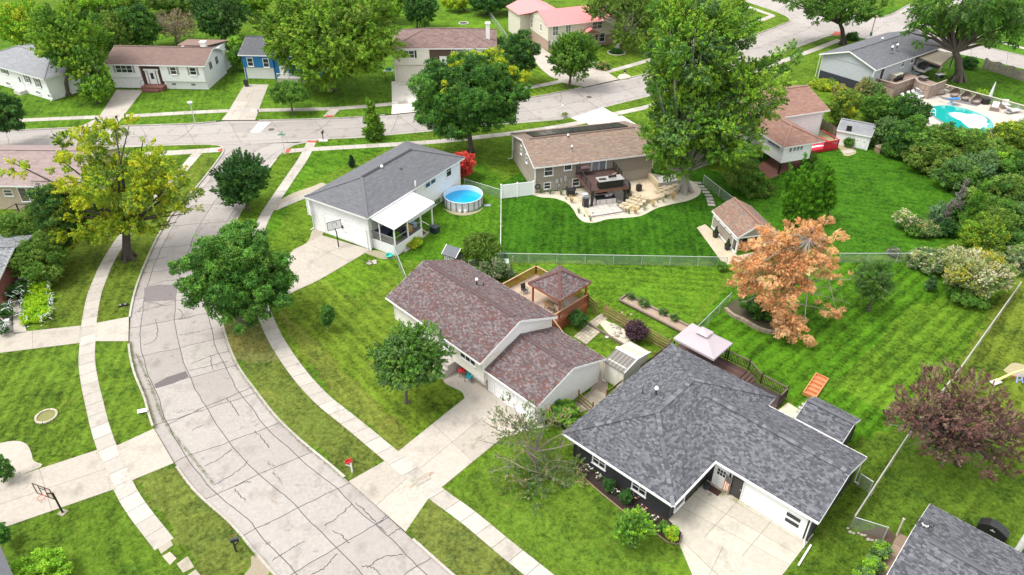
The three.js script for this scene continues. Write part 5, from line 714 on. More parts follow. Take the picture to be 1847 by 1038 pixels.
// shrubs: label, foot, outlines, palette, leaf
const SH = [
  ['big shrub against the fence at the middle left edge', [48, 455], [[48, 415, 48, 40]], P3.olive.concat(P3.mid), 'round'], ['large rounded shrub above the netted hedge', [68, 500], [[68, 462, 50, 42]], P3.olive.concat(P3.mid), 'round'], ['small yellow green shrub beside the speckled grey roof', [32, 505], [[30, 485, 26, 22]], P3.olive.concat(P3.lime), 'round'],
  ['yellow green tall shrub left of the white shed', [1520, 228], [[1524, 192, 27, 34]], P3.yellow.slice(1).concat(P3.olive, P3.olive), 'round'], ['peach tinted shrub before the dark foundation wall', [1512, 178], [[1514, 163, 14, 11]], P3.tan.concat(P3.yellow.slice(2)), 'round'], ['yellow low shrub row along the dark foundation', [1490, 158], [[1488, 155, 26, 6]], P3.yellow.concat(P3.mid), 'round'], ['pale bluish shrub below the grey house corner', [1565, 186], [[1565, 165, 24, 20]], P3.sage.concat(P3.tan), 'spray'], ['green rounded shrub above the white shed', [1590, 220], [[1585, 195, 26, 24]], P3.mid, 'round'], ['dark conifer like shrub at the left rim of the pool', [1662, 232], [[1658, 208, 18, 24]], P3.dark, 'spray'], ['dark shrub at the left of the pool deck', [1628, 228], [[1628, 200, 26, 26]], P3.dark.concat(P3.mid), 'round'], ['light green bush right behind the white shed', [1600, 265], [[1600, 240, 20, 30]], P3.sage, 'spray'], ['dark green mass right of the white shed', [1632, 280], [[1635, 248, 34, 36]], P3.dark.concat(P3.mid), 'round'], ['middle green thicket in front of the kidney pool', [1685, 290], [[1690, 258, 40, 34]], P3.mid.concat(P3.olive), 'round'], ['olive thicket in front of the right half of the pool', [1735, 300], [[1738, 268, 40, 36]], P3.olive.concat(P3.mid), 'round'], ['low brownish thicket at the top edge of the deep green yard', [1690, 302], [[1690, 284, 58, 18]], P3.olive.concat(P3.tan.slice(3)), 'round'], ['small light bush by the concrete block at the white shed', [1618, 283], [[1620, 270, 20, 13]], P3.mid, 'round'],
  ['yellow olive bush behind the pool fence at the right edge', [1830, 275], [[1828, 245, 32, 28]], P3.olive.concat(P3.yellow.slice(2)), 'round'], ['bluish green shrub at the upper right of the deep green yard', [1768, 340], [[1765, 308, 30, 34]], P3.blue.concat(P3.sage), 'spray'], ['bright yellow green bush at the right beyond the yard', [1808, 330], [[1806, 298, 30, 32]], P3.lime.concat(P3.olive), 'round'], ['broad olive tree shrub at the right edge of the deep green yard', [1806, 405], [[1804, 358, 48, 44]], P3.olive.concat(P3.dark), 'round'], ['green bush cut by the right edge in mid height', [1842, 440], [[1838, 400, 26, 40]], P3.mid.concat(P3.sage), 'round'], ['bright yellow shrub tree at the right end of the yard', [1778, 470], [[1775, 428, 36, 38], [1750, 420, 14, 22]], P3.yellow.slice(1, 3).concat(P3.lime, P3.olive), 'spray'], ['bluish small shrub beside the grey dead column', [1692, 408], [[1690, 388, 13, 20]], P3.blue, 'spray'], ['white flowering round shrub in the deep green yard', [1636, 412], [[1634, 394, 19, 15]], P3.flower, 'round'], ['low grey green shrub right of the white flowering shrub', [1668, 420], [[1665, 411, 26, 11]], P3.sage.concat(P3.tan), 'round'], ['dark green strappy clump below the white flowering shrub', [1650, 425], [[1650, 418, 14, 9]], P3.mid, 'spray'], ['dark rounded bush below the grey dead columns', [1712, 425], [[1710, 412, 14, 16]], P3.dark, 'round'], ['grey green rounded bush at the bed corner', [1690, 425], [[1688, 417, 12, 9]], P3.sage, 'round'],
  ['large cream flowering bush at the corner of the back lawn', [1765, 530], [[1765, 486, 62, 36], [1735, 500, 36, 28]], P3.flower.concat(P3.yellow.slice(2)), 'spray'], ['pale flowering low shrub row left of the cream bush', [1690, 482], [[1680, 470, 40, 12], [1730, 468, 30, 14]], P3.flower.concat(P3.sage), 'round'], ['white tipped shrub at the right edge beside the cream bush', [1838, 490], [[1838, 465, 24, 26]], P3.flower.concat(P3.sage), 'round'], ['green low shrub under the cream flowering bush', [1750, 545], [[1748, 532, 36, 13]], P3.mid, 'round'], ['low grey rounded shrub on the fence line right of the dead pine', [1615, 463], [[1615, 455, 11, 8]], P3.grey.concat(P3.sage), 'round'],
  ['flaming red burning bush at the corner of the white house', [832, 322], [[834, 296, 21, 22], [828, 284, 15, 11]], P3.red, 'round'], ['large round olive bush by the chain link fence corner', [868, 474], [[868, 446, 33, 28]], P3.olive.concat(P3.mid.slice(0, 1)), 'spray'], ['clipped dark green shrub beside the red brown deck stairs', [1045, 592], [[1043, 574, 17, 15]], P3.dark, 'round'], ['dark purple shrub by the slatted garden fence', [1148, 617], [[1148, 598, 20, 18]], P3.plum, 'spray'], ['green bush between the maroon garage and the dark house', [1022, 758], [[1015, 742, 30, 15]], P3.mid.concat(P3.lime), 'round'], ['leafy climbing shrub at the porch post of the white house', [718, 448], [[716, 432, 9, 17]], P3.lime.concat(P3.mid), 'round'], ['pale silvery shrub behind the maroon roof', [905, 500], [[890, 484, 30, 14], [918, 500, 16, 10]], P3.sage.concat(P3.grey), 'spray'],
  ['bright green bush with yellow blooms at the drive corner', [1213, 978], [[1213, 963, 12, 14]], P3.lime.concat(P3.yellow.slice(0, 1)), 'round'], ['small green plant beside the yellow bloom bush', [1197, 958], [[1197, 950, 7, 8]], P3.mid, 'round'], ['upper dark clipped shrub in the mulch bed under the charcoal wall', [1102, 886], [[1100, 876, 10, 12]], P3.dark, 'round'], ['lower dark clipped shrub in the mulch bed under the charcoal wall', [1132, 906], [[1130, 896, 11, 12]], P3.dark, 'round'], ['topmost pale green shrub of three beside the brown pavers', [1590, 1006], [[1590, 992, 15, 15]], P3.lime.concat(P3.sage), 'round'], ['middle pale green shrub of three beside the brown pavers', [1578, 1032], [[1577, 1018, 16, 15]], P3.lime.concat(P3.sage), 'round'], ['lowest pale green shrub of three beside the brown pavers', [1562, 1052], [[1561, 1040, 18, 15]], P3.lime.concat(P3.sage), 'round'],
  ['bright green rounded shrub on the bottom edge at the left', [70, 1055], [[68, 1034, 50, 24]], P3.lime, 'round'], ['dark green shrub on the left edge beside the curved path', [2, 868], [[4, 845, 14, 24]], P3.maple, 'round'], ['dark shrub on the left edge above the bottom left roof', [4, 985], [[4, 965, 13, 18]], P3.maple, 'round'],
  ['yellow flowering weeds along the skirt of the porch', [742, 440], [[742, 436, 22, 9]], P3.lime.concat(P3.yellow), 'round'], ['leafy weeds along the wall between porch and pool', [785, 366], [[780, 358, 14, 10]], P3.lime.concat(P3.mid), 'round'], ['green bush overhanging the fence left of the tan shed', [1335, 348], [[1345, 320, 34, 26], [1365, 340, 26, 22]], P3.olive.concat(P3.mid), 'round'], ['grey green tree shrub before the raised white house', [1345, 312], [[1340, 285, 24, 26]], P3.sage.concat(P3.mid), 'spray'], ['low green shrub at the patio corner of the raised house', [1455, 300], [[1458, 288, 12, 12]], P3.mid, 'spray'], ['dark underplanting beneath the dead orange pine', [1385, 570], [[1360, 545, 30, 14], [1375, 560, 26, 10]], P3.dark.concat(P3.mid), 'round'], ['green bush at the left end of the fence by the orange pine', [1305, 488], [[1303, 480, 10, 8]], P3.mid, 'round'], ['low plants by the white shed window', [1535, 265], [[1532, 256, 10, 9]], P3.mid, 'round'], ['flower clump ringed by stones at the sycamore foot', [1112, 95], [[1112, 94, 11, 4]], P3.dark, 'round'], ['low dark shrub row beside the concrete drive of the pink roofed house', [1090, 124], [[1087, 120, 14, 5]], P3.dark.concat(P3.tan), 'round'], ['dark shrub mass at the corner of the pink roofed house', [1093, 74], [[1093, 70, 14, 8]], P3.dark, 'round'], ['shrub by the corner lot at the far upper junction', [1538, 72], [[1538, 66, 10, 9]], P3.dark, 'round'], ['ivy and shrubs by the wooden fence at the upper right', [1748, 122], [[1748, 112, 16, 10]], P3.dark, 'round']];
const FILL = [['dense green tree filling the gap left of the yellow bush', [1745, 345], [[1735, 318, 34, 34]], P3.mid.concat(P3.sage), 'round'], ['tall dark tree at the right edge above the olive shrub', [1842, 360], [[1838, 320, 32, 44]], P3.mid.concat(P3.dark), 'round'], ['mixed green tree behind the green arborvitae', [1790, 440], [[1795, 398, 36, 36]], P3.mid.concat(P3.olive), 'round'], ['light green undergrowth beneath the yellow shrub tree', [1760, 478], [[1755, 462, 40, 14]], P3.lime.concat(P3.mid), 'round'], ['olive bush between the pool fence and the bluish shrub', [1790, 290], [[1786, 272, 30, 24]], P3.olive.concat(P3.mid), 'round'], ['dark green low thicket along the right end of the deep green yard', [1745, 395], [[1738, 380, 26, 22]], P3.dark.concat(P3.mid), 'round'], ['dark green shrub at the right edge above the cream bush', [1842, 470], [[1836, 440, 26, 26]], P3.mid.concat(P3.dark), 'round'], ['dense green thicket between the white shed and the pool bushes', [1660, 290], [[1662, 262, 36, 28]], P3.mid.concat(P3.dark), 'round']]; SH.push(...FILL);
for (const [l, b, lo0, pal, leaf] of SH) { const lo = lo0.map((q) => q[0] > 1580 && q[1] > 180 && q[1] < 460 && pal[0] !== P3.flower[0] && q[2] > 16 ? [q[0], q[1], q[2] * 1.08, q[3] * 1.12, q[4]] : q); const big = G(...b).z < -70; tree('shrub', l, 'shrub', b, lo, { pal, leaf, noTrunk: true, dry: [P3.flower, P3.red, P3.plum, P3.grey].some((q) => pal[0] === q[0]), dens: 1.9, boughs: 22, br: .4, ls: big ? .6 : .34, ragged: .08 }); }
[[1734, 352, 9, 34, 410, 'taller'], [1710, 384, 7, 26, 415, 'shorter']].forEach(([x, y, w, h, by, s]) => tree('dead_conifer', s + ' of two grey dead columnar conifers at the yard edge', 'tree', [x, by], [[x, y, w, h]], { pal: P3.grey, leaf: 'needle', ls: .45, dens: 1.6, dry: true, cone: true, boughs: 24, tr: .06 }));
tree('arborvitae', 'green columnar arborvitae right of the grey dead conifers', 'tree', [1757, 440], [[1760, 375, 18, 56], [1758, 400, 20, 36]], { pal: P3.mid.slice(0, 2).concat(P3.lime.slice(2)), leaf: 'needle', ls: .6, dens: 2.4, boughs: 34, br: .4, cone: true, droop: 1.3, tr: .1 });
tree('spruce', 'tiny dark spruce on the side lawn of the white house', 'tree', [634, 301], [[634, 290, 7, 13]], { pal: [[.02, .045, .03], [.03, .06, .04]], leaf: 'needle', ls: .34, dens: 2.4, cone: true, boughs: 26, br: .45, tr: .04 });
tree('spruce', 'small bluish spruce near the cream flowering bush', 'tree', [1680, 524], [[1681, 511, 10, 14]], { pal: P3.dark.concat(P3.blue), leaf: 'needle', ls: .34, dens: 2.4, cone: true, boughs: 26, br: .45, tr: .04 });
[318, 329, 339, 350, 363].forEach((x, i) => tree('boxwood', ['first', 'second', 'third', 'fourth', 'fifth'][i] + ' clipped round boxwood from the brick entry of the white house', 'shrub', [x, 158 + i * .2], [[x, 154, 5, 5]], { pal: P3.dark, noTrunk: true, ls: .3, dens: 2.4, boughs: 12, group: 'boxwoods under the white bi-level house' }));
// ---------------------------------------------------------------- fences
seed(41);
const linkTex = (() => { const n = 64, d = new Uint8Array(n * n * 4); for (let j = 0; j < n; j++) for (let i = 0; i < n; i++) { const a = Math.min(((i + j) % 32), 32 - (i + j) % 32), b = Math.min(((i - j + 64) % 32), 32 - (i - j + 64) % 32), v = Math.min(a, b) < 2.6 ? 255 : 0, k = (j * n + i) * 4; d[k] = d[k + 1] = d[k + 2] = v; d[k + 3] = 255; } const t = new THREE.DataTexture(d, n, n); t.wrapS = t.wrapT = THREE.RepeatWrapping; t.magFilter = THREE.LinearFilter; t.repeat.set(6, 6); t.needsUpdate = true; return t; })();
const linkMat = new THREE.MeshStandardMaterial({ color: new THREE.Color().setRGB(.42, .46, .44), roughness: .5, metalness: .3, alphaMap: linkTex, transparent: true, side: THREE.DoubleSide }), galv = M(.55, .57, .57, .4, { metalness: .4 });
function chainFence(label, pts, hh = 1.15, o = {}) {
  const P = px(pts), t = thing('chain_link_fence', label, 'fence', P[0], 0, o.group), O = P[0], rm = o.rail ?? galv;
  for (let i = 0; i < P.length - 1; i++) {
    const a = P[i].clone().sub(O), b = P[i + 1].clone().sub(O), l = a.distanceTo(b), n = Math.max(1, Math.round(l / (o.step ?? 3))), up = V(0, hh, 0);
    part(t, 'top_rail', rod(a.clone().add(up), b.clone().add(up), o.rr ?? .03, o.rr ?? .03, 6), rm);
    for (let k = i ? 1 : 0; k <= n; k++) { const p = a.clone().lerp(b, k / n); part(t, 'post', rod(p, p.clone().add(V(0, hh + .04, 0)), .035, .035, 8), rm); }
    const g = new THREE.BufferGeometry(); const q = [a, b, b.clone().add(up), a, b.clone().add(up), a.clone().add(up)]; g.setFromPoints(q); g.setAttribute('uv', new THREE.Float32BufferAttribute([0, 0, l, 0, l, hh, 0, 0, l, hh, 0, hh], 2)); g.computeVertexNormals(); part(t, 'mesh', g, o.mesh ?? linkMat);
  }
  return t;
}
chainFence('long chain link fence along the far edge of the maroon house lawn', [[903, 474], [1310, 481]]);
chainFence('chain link fence running from the fence corner up to the white vinyl panel', [[903, 474], [904, 360]], 1.15, { rail: M(.75, .77, .77, .4) });
chainFence('chain link fence from the white vinyl panel to the red bush', [[903, 358], [838, 338]]);
chainFence('chain link fence from the porch corner down behind the maroon roof', [[710, 458], [733, 516]], 1.3);
chainFence('chain link fence in front of the round olive bush', [[846, 488], [903, 474]]);
chainFence('slanting chain link fence left of the stone ring and white canopy', [[1316, 546], [1256, 606]], 1.1, { step: 2.2 });
chainFence('thin chain link fence right of the dead orange pine', [[1512, 474], [1720, 474]]);
chainFence('long weathered fence between the striped lawn and the right lawn', [[1834, 528], [1724, 684], [1640, 790], [1606, 842], [1534, 953]], 1.25, { rr: .055, rail: grain(.45, .43, .38, .7), mesh: new THREE.MeshStandardMaterial({ color: new THREE.Color().setRGB(.33, .29, .2), roughness: .8, alphaMap: linkTex, transparent: true, side: THREE.DoubleSide }) });
chainFence('short chain link return by the brown mulch at the lower right', [[1534, 953], [1594, 972]]);
chainFence('chain link gate between dark garage and long fence', [[1546, 876], [1567, 890]], 1.2, { step: 1.2 });
chainFence('chain link fence between the big maple and the tan shed', [[1268, 332], [1326, 378]], 1.2);
chainFence('chain link fence beside the beige house at the top', [[875, 20], [915, 75]], 1.2);
{ const t = thing('vinyl_fence', 'short white vinyl privacy fence joining the tan house corner', 'fence', G(904, 359)), b = G(962, 352).sub(G(904, 359)), n = 14; for (let i = 0; i < n; i++) { const p = b.clone().multiplyScalar((i + .5) / n); part(t, 'panel', box(b.length() / n - .012, 1.6, .05, 0, .95, 0).rotateY(-Math.atan2(b.z, b.x)).translate(p.x, 0, p.z), M(.85, .85, .85, .5)); } for (const k of [0, .5, 1]) { const p = b.clone().multiplyScalar(k); part(t, 'post', mg([box(.14, 1.9, .14, p.x, .95, p.z), new THREE.ConeGeometry(.12, .12, 4).translate(p.x, 1.96, p.z)]), M(.86, .86, .86, .5)); } for (const y of [.12, 1.76]) part(t, 'rail', beam(V(0, y, 0), b.clone().setY(y), .06, .14), M(.86, .86, .86, .5)); }
function slatFence(name, label, a, b, hh, o = {}) { // horizontal boards on posts, or pickets on rails
  const A = G(...a), d = G(...b).sub(A), l = d.length(), t = thing(name, label, 'fence', A, -Math.atan2(d.z, d.x)), mats = o.mats;
  if (o.pickets) { for (let x = 0; x < l; x += o.w) { const s = o.scallop ? .18 * Math.cos((x % 2.4) / 2.4 * 6.28) : rr(-.02, .02); part(t, 'picket', box(o.w - .02, hh + s, .025, x + o.w / 2, (hh + s) / 2 + .05, o.alt && Math.round(x / o.w) % 2 ? .07 : 0), pick(mats)); } for (const y of [.35, hh - .35]) part(t, 'rail', box(l, .09, .045, l / 2, y, .035), pick(mats)); }
  else { const n = o.n ?? 8; for (let k = 0; k < n; k++) for (let x = 0; x < l - .1; x += 2.4) { const w = Math.min(2.38, l - x); part(t, 'slat', box(w, o.sh ?? .12, .025, x + w / 2, .15 + (k + .5) * (hh - .15) / n, k % 2 && !o.flush ? -.05 : .05), pick(mats)); } }
  for (let x = 0; x <= l + .01; x += l / Math.max(1, Math.round(l / 2.4))) part(t, 'post', box(.1, hh + .15, .1, x, (hh + .15) / 2, 0), pick(mats));
  return t;
}
const pine = [[.30, .22, .085], [.34, .26, .11], [.26, .19, .075]].map((c) => wood(...c)), cedar = [[.27, .17, .085], [.31, .2, .1], [.23, .14, .07]].map((c) => wood(...c)), oldWood = [[.2, .15, .115], [.24, .185, .14], [.16, .12, .09]].map((c) => wood(...c)), greyWood = [[.33, .29, .23], [.37, .33, .26], [.29, .25, .2]].map((c) => wood(...c));
slatFence('slat_fence', 'yellowish slatted garden fence hung with ornaments behind the purple shrub', [1089, 572], [1206, 636], 1.35, { mats: pine, n: 8 });
slatFence('slat_fence', 'small slatted screen beside the deck with round ornaments', [1061, 554], [1076, 568], 1.35, { mats: pine, n: 7 });
slatFence('slat_fence', 'brown rail fence along the left eave of the charcoal house', [1206, 636], [1093, 724], 1.2, { mats: cedar, n: 4, sh: .14 });
slatFence('slat_fence', 'short slatted fence end below the paved strip by the garage', [1043, 726], [1068, 748], 1.2, { mats: pine, n: 5 });
slatFence('picket_fence', 'old brown picket fence left of the white shed', [1470, 226], [1515, 258], 1.6, { pickets: true, w: .2, alt: true, mats: oldWood });
slatFence('picket_fence', 'grey scalloped picket fence beside the upper right street', [1772, 124], [1880, 158], 1.7, { pickets: true, w: .24, scallop: true, mats: greyWood });
{ const spots = [[1092, 556], [1113, 573], [1121, 565], [1128, 580], [1137, 568], [1124, 577]]; spots.forEach(([x, y], i) => { const p = G(x, y + 10), c = pick([[.6, .58, .5], [.25, .33, .5], [.5, .2, .2], [.62, .55, .3]]); const t = thing('fence_ornament', ['leftmost pale ornament', 'low white ornament', 'upper dark and white ornament', 'blue white ornament', 'rightmost red ornament', 'middle pale ornament'][i] + ' on the slatted garden fence', 'ornament', p.setY(.75)); part(t, 'face', new THREE.CylinderGeometry(.13, .13, .05, 14).rotateX(1.4), M(...c, .6)); part(t, 'rim', new THREE.TorusGeometry(.14, .02, 6, 16), darkMetal); }); }
// ---------------------------------------------------------------- decks, pergolas, sheds
const redWood = [[.36, .1, .035], [.32, .085, .03], [.4, .12, .045]].map((c) => wood(...c, .7)), paleDeck = [[.47, .35, .25], [.5, .38, .28], [.43, .32, .23]].map((c) => wood(...c)), cocoa = [[.085, .042, .034], [.1, .05, .04], [.07, .036, .03]].map((c) => wood(...c)), darkDeck = [[.045, .03, .026], [.055, .036, .03]].map((c) => wood(...c));
function railing(h, a, b, y0, mats, o = {}) { // posts, top and bottom rails, balusters between two plan points [u, v, (y)]
  const A = V(a[0], a[2] ?? y0, a[1]), B = V(b[0], b[2] ?? y0, b[1]), hh = o.h ?? .95, l = A.distanceTo(B), n = Math.max(2, Math.round(l / (o.step ?? .14)));
  h.add2('hand_rail', beam(A.clone().add(V(0, hh, 0)), B.clone().add(V(0, hh, 0)), .12, .045), o.top ?? mats[0]); h.add2('bottom_rail', beam(A.clone().add(V(0, .1, 0)), B.clone().add(V(0, .1, 0)), .04, .07), mats[0]);
  for (const p of [A, B]) h.add2('post', box(.1, hh + .1, .1, p.x, p.y + (hh + .1) / 2, p.z), mats[0]);
  for (let i = 1; i < n; i++) { const p = A.clone().lerp(B, i / n); h.add2('baluster', box(o.bw ?? .045, hh - .1, o.bw ?? .045, p.x, p.y + hh / 2 + .03, p.z), mats[i % mats.length]); }
}
{ // red stained deck behind the maroon house
  const Y = 45.76, d = house('deck', 'red stained wooden deck with stairs behind the maroon house', Y, -38.8, -41.5, 'deck'), u0 = -42.2, u1 = -35.45, v0 = -44.4, v1 = -38.2, f = 1.25;
  for (let i = 0; i < 44; i++) { const a = v0 + i * (v1 - v0) / 44; d.add2('deck_board', bx(u0, u1, f - .04, f, a, a + (v1 - v0) / 44 - .012), pick(paleDeck)); }
  d.add2('skirt', [bx(u1 - .05, u1, .35, f - .05, v0, v1)], redWood[1]); d.add2('rim_joist', bx(u1 - .02, u1 + .03, f - .28, f, v0, v1), redWood[2]); for (let i = 0; i < 40; i++) d.add2('skirt_board', bx(u1 + .0, u1 + .02, .05, f - .3, v0 + i * .155, v0 + i * .155 + .13), pick(redWood));
  const top = wood(.5, .33, .2); railing(d, [u1, v0], [u1, v1 - .9], f, redWood, { top }); railing(d, [u0, v0], [u1, v0], f, redWood, { top }); railing(d, [u0, v0], [u0, v1], f, redWood, { top });
  const s0 = v1 - .05, w = 1.15; for (let i = 0; i < 6; i++) { d.add2('stair_tread', bx(u1 + .05 + i * .3, u1 + .35 + i * .3, f - .2 * (i + 1), f - .2 * (i + 1) + .05, s0 - w, s0), paleDeck[i % 3]); d.add2('stair_riser', bx(u1 + .05 + i * .3, u1 + .08 + i * .3, f - .2 * (i + 1), f - .2 * i - .02, s0 - w, s0), redWood[0]); }
  for (const v of [s0 - w, s0]) railing(d, [u1 + .05, v, f], [u1 + 1.95, v, .05], f, redWood, { top, step: .15 });
  const gz = house('gazebo', 'square gazebo with maroon shingle roof on the red deck', Y, -37.3, -42.4, 'gazebo'); hip(gz, -39.25, -35.3, -44.55, -40.3, 3.55, 4.85, PAL.maroon, { trim: redWood[0] }); finishRoof(gz, [.13, .085, .085]); for (const [u, v] of [[-38.9, -44.2], [-35.55, -44.2], [-38.9, -40.6], [-35.55, -40.6]]) gz.add2('post', bx(u - .07, u + .07, f, 3.45, v - .07, v + .07), redWood[1]);
  const tb = thing('table', 'low brown wooden table on the deck beside the gazebo post', 'table', uvXZ(Y, -37.0, -41.0, f), -Y * RAD); for (let i = 0; i < 4; i++) part(tb, 'top_board', box(1.3, .04, .17, 0, .7, -.27 + i * .18), cedar[i % 3]); for (const x of [-.55, .55]) part(tb, 'leg', mg([beam(V(x, 0, -.35), V(x, .7, .1), .07), beam(V(x, 0, .35), V(x, .7, -.1), .07)]), cedar[1]);
  const ch = thing('chair', 'black metal chair on the deck left of the gazebo', 'chair', uvXZ(Y, -40.6, -41.2, f), .6); part(ch, 'seat', box(.5, .05, .48, 0, .43, 0), darkMetal); part(ch, 'backrest', box(.5, .55, .04, 0, .75, -.25, 0, -.15), darkMetal); for (const [x, z] of [[-.22, -.2], [.22, -.2], [-.22, .2], [.22, .2]]) part(ch, 'leg', rod(V(x, 0, z), V(x * .9, .43, z * .9), .02), darkMetal); for (const x of [-.26, .26]) part(ch, 'armrest', mg([rod(V(x, .43, .2), V(x, .65, .2), .018), rod(V(x, .65, .22), V(x, .65, -.25), .02)]), darkMetal);
  const c2 = copy(ch, uvXZ(Y, -36.2, -41.2, f), 2.4, 'pale framed chair under the gazebo roof'); c2.traverse((m) => { if (m.isMesh) m.material = grain(.55, .54, .5, .5); }); copy(c2, uvXZ(Y, -36.3, -42.4, f), 1.2, 'second pale chair under the gazebo, nearer the back railing');
}
{ // canopy and dark deck behind the charcoal house
  const Y = 43.36, d = house('deck', 'dark brown deck with baluster railing behind the charcoal house', Y, -18, -46.5, 'deck'), f1 = .75, f2 = .35; const at = (x, y, h) => L(Y, x, y, h);
  const [ra, va] = at(1308, 647, f1), [rb, vb] = at(1350, 667, f1), [rc, vc] = at(1372, 692, f2), [rd, vd] = at(1418, 716, f2), [re, ve] = at(1404, 730, f2);
  for (let i = 0; i < 24; i++) { const v = -44.0 - i * .17; d.add2('deck_board', bx(-24.2, rb, f1 - .04, f1, v - .16, v), pick(cocoa)); } for (let i = 0; i < 14; i++) { const v = -43.95 - i * .17; d.add2('deck_board', bx(rb + .9, rd, f2 - .04, f2, v - .16, v), pick(cocoa)); }
  for (let i = 0; i < 3; i++) d.add2('stair_tread', bx(rb + i * .3, rb + .32 + i * .3, f1 - .13 * (i + 1) - .04, f1 - .13 * (i + 1), vb + .1, -44.0), cocoa[i % 3]); d.add2('skirt', [bx(-24.2, rb, 0, f1 - .05, -48.1, -44), bx(rb, rd, 0, f2 - .05, vd + .05, -44)], darkDeck[0]);
  const top = wood(.13, .085, .07); railing(d, [-24.2, va], [ra, va], f1, darkDeck, { top }); railing(d, [ra, va], [rb, vb], f1, darkDeck, { top }); railing(d, [rb, vb, f1], [rc, vc, f2], f1, darkDeck, { top }); railing(d, [rc, vc], [rd, vd], f2, darkDeck, { top }); railing(d, [rd, vd], [re, ve], f2, darkDeck, { top });
  const e = 2.75, c = [[1215, 610], [1288, 648.5], [1322, 619], [1249, 583]].map(([x, y]) => { const q = at(x, y, e); return V(q[0], e, q[1]); }), pk = c[0].clone().add(c[1]).add(c[2]).add(c[3]).multiplyScalar(.25).setY(3.75), g = house('canopy_gazebo', 'pale fabric canopy gazebo on the dark deck', Y, pk.x, pk.z, 'gazebo'), cm = M(.37, .32, .34, .85);
  c.forEach((p, i) => { const q = c[(i + 1) % 4], m = p.clone().lerp(q, .5).lerp(pk, .4); m.y -= .05; g.add2('canopy_panel', (() => { const b = new THREE.BufferGeometry().setFromPoints([p, q, m, q, pk, m, pk, p, m]); b.setAttribute('uv', new THREE.Float32BufferAttribute(new Float32Array(18), 2)); b.computeVertexNormals(); return b; })(), cm); g.add2('valance', slabGeo([p, q, q.clone().add(V(.01, 0, .01)), p.clone().add(V(.01, 0, .01))], .2), cm); const pp = p.clone().lerp(pk.clone().setY(p.y), .06); g.add2('post', rod(pp.clone().setY(.75), pp, .045, .045, 8), black); });
  const v4 = [[-.55, -.55], [.55, -.55], [.55, .55], [-.55, .55]].map(([a, b]) => V(pk.x + a, 3.66, pk.z + b)), tp = pk.clone().setY(3.9); v4.forEach((p, i) => g.add2('vent_flap', (() => { const b = new THREE.BufferGeometry().setFromPoints([p, v4[(i + 1) % 4], tp]); b.setAttribute('uv', new THREE.Float32BufferAttribute(new Float32Array(6), 2)); b.computeVertexNormals(); return b; })(), cm));
  for (const [n, l, x, y, w, dd, hh, col] of [['sofa', 'black patio sofa under the pale canopy', 1236, 640, 1.7, .8, .7, [.02, .02, .022]], ['table', 'slate grey patio table under the canopy', 1252, 641, 1.1, .8, .55, [.1, .11, .12]], ['armchair', 'black patio armchair at the canopy end', 1271, 652, .8, .8, .75, [.02, .02, .022]]]) { const q = at(x, y, f1), t = thing(n, l, n, uvXZ(Y, q[0], -45.0, f1), -Y * RAD); part(t, 'seat', box(w, hh * .5, dd, 0, hh * .3, 0), grain(...col)); if (n === 'table') for (const s of [-1, 1]) part(t, 'leg', box(.06, .12, dd * .9, s * w * .45, .05, 0), darkMetal); else { part(t, 'backrest', box(w, hh * .5, .16, 0, hh * .75, dd / 2 - .08), grain(...col)); for (const s of [-1, 1]) part(t, 'armrest', box(.14, hh * .3, dd, s * (w / 2 - .07), hh * .68, 0), grain(...col)); } }
}
function shed(name, label, Y, u0, u1, v0, v1, e, r, axis, pal, wm, o = {}) { const h = house(name, label, Y, (u0 + u1) / 2, (v0 + v1) / 2, 'shed'), ov = o.ov ?? .18; lapWall(h, u0 + ov, u1 - ov, v0 + ov, v1 - ov, 0, e - .05, wm, { ex: .16, corner: o.corner, sides: o.sides }); gable(h, axis, u0, u1, v0, v1, e, r, pal, { trim: o.trim ?? white, w: o.w ?? .26, flat: o.flat }); if (axis === 'u') for (const u of [u0 + ov, u1 - ov]) gableFill(h, 'u', u, v0 + ov, v1 - ov, e - .06, r - .1, wm); else for (const v of [v0 + ov, v1 - ov]) gableFill(h, 'v', v, u0 + ov, u1 - ov, e - .06, r - .1, wm); finishRoof(h, pal[0]); return h; }
shed('garden_shed', 'dark garden shed with grey shingle roof behind the charcoal garage', 43.36, -12.15, -8.5, -47.35, -44.1, 2.1, 2.85, 'u', PAL.charcoal, charWall);
{ const h = shed('garden_shed', 'white garden shed with pale grey roof by the thicket', 30, -9.4, -4.9, -109.6, -105.2, 2.1, 2.95, 'u', PAL.grey, whiteWall, { ov: .15, flat: true, w: .5 }); const f = -105.33; sw(h, 30, f, [[1532, 233, .5, .7, 1, 2]], { mat: black }); h.add2('hinge', [bx(-6.6, -6.45, 1.1, 1.2, f, f + .04), bx(-5.7, -5.55, 1.0, 1.1, f, f + .04)], black); h.add2('double_door', [bx(-6.9, -6.1, .1, 1.85, f, f + .03), bx(-6.08, -5.3, .1, 1.85, f, f + .03)], white); }
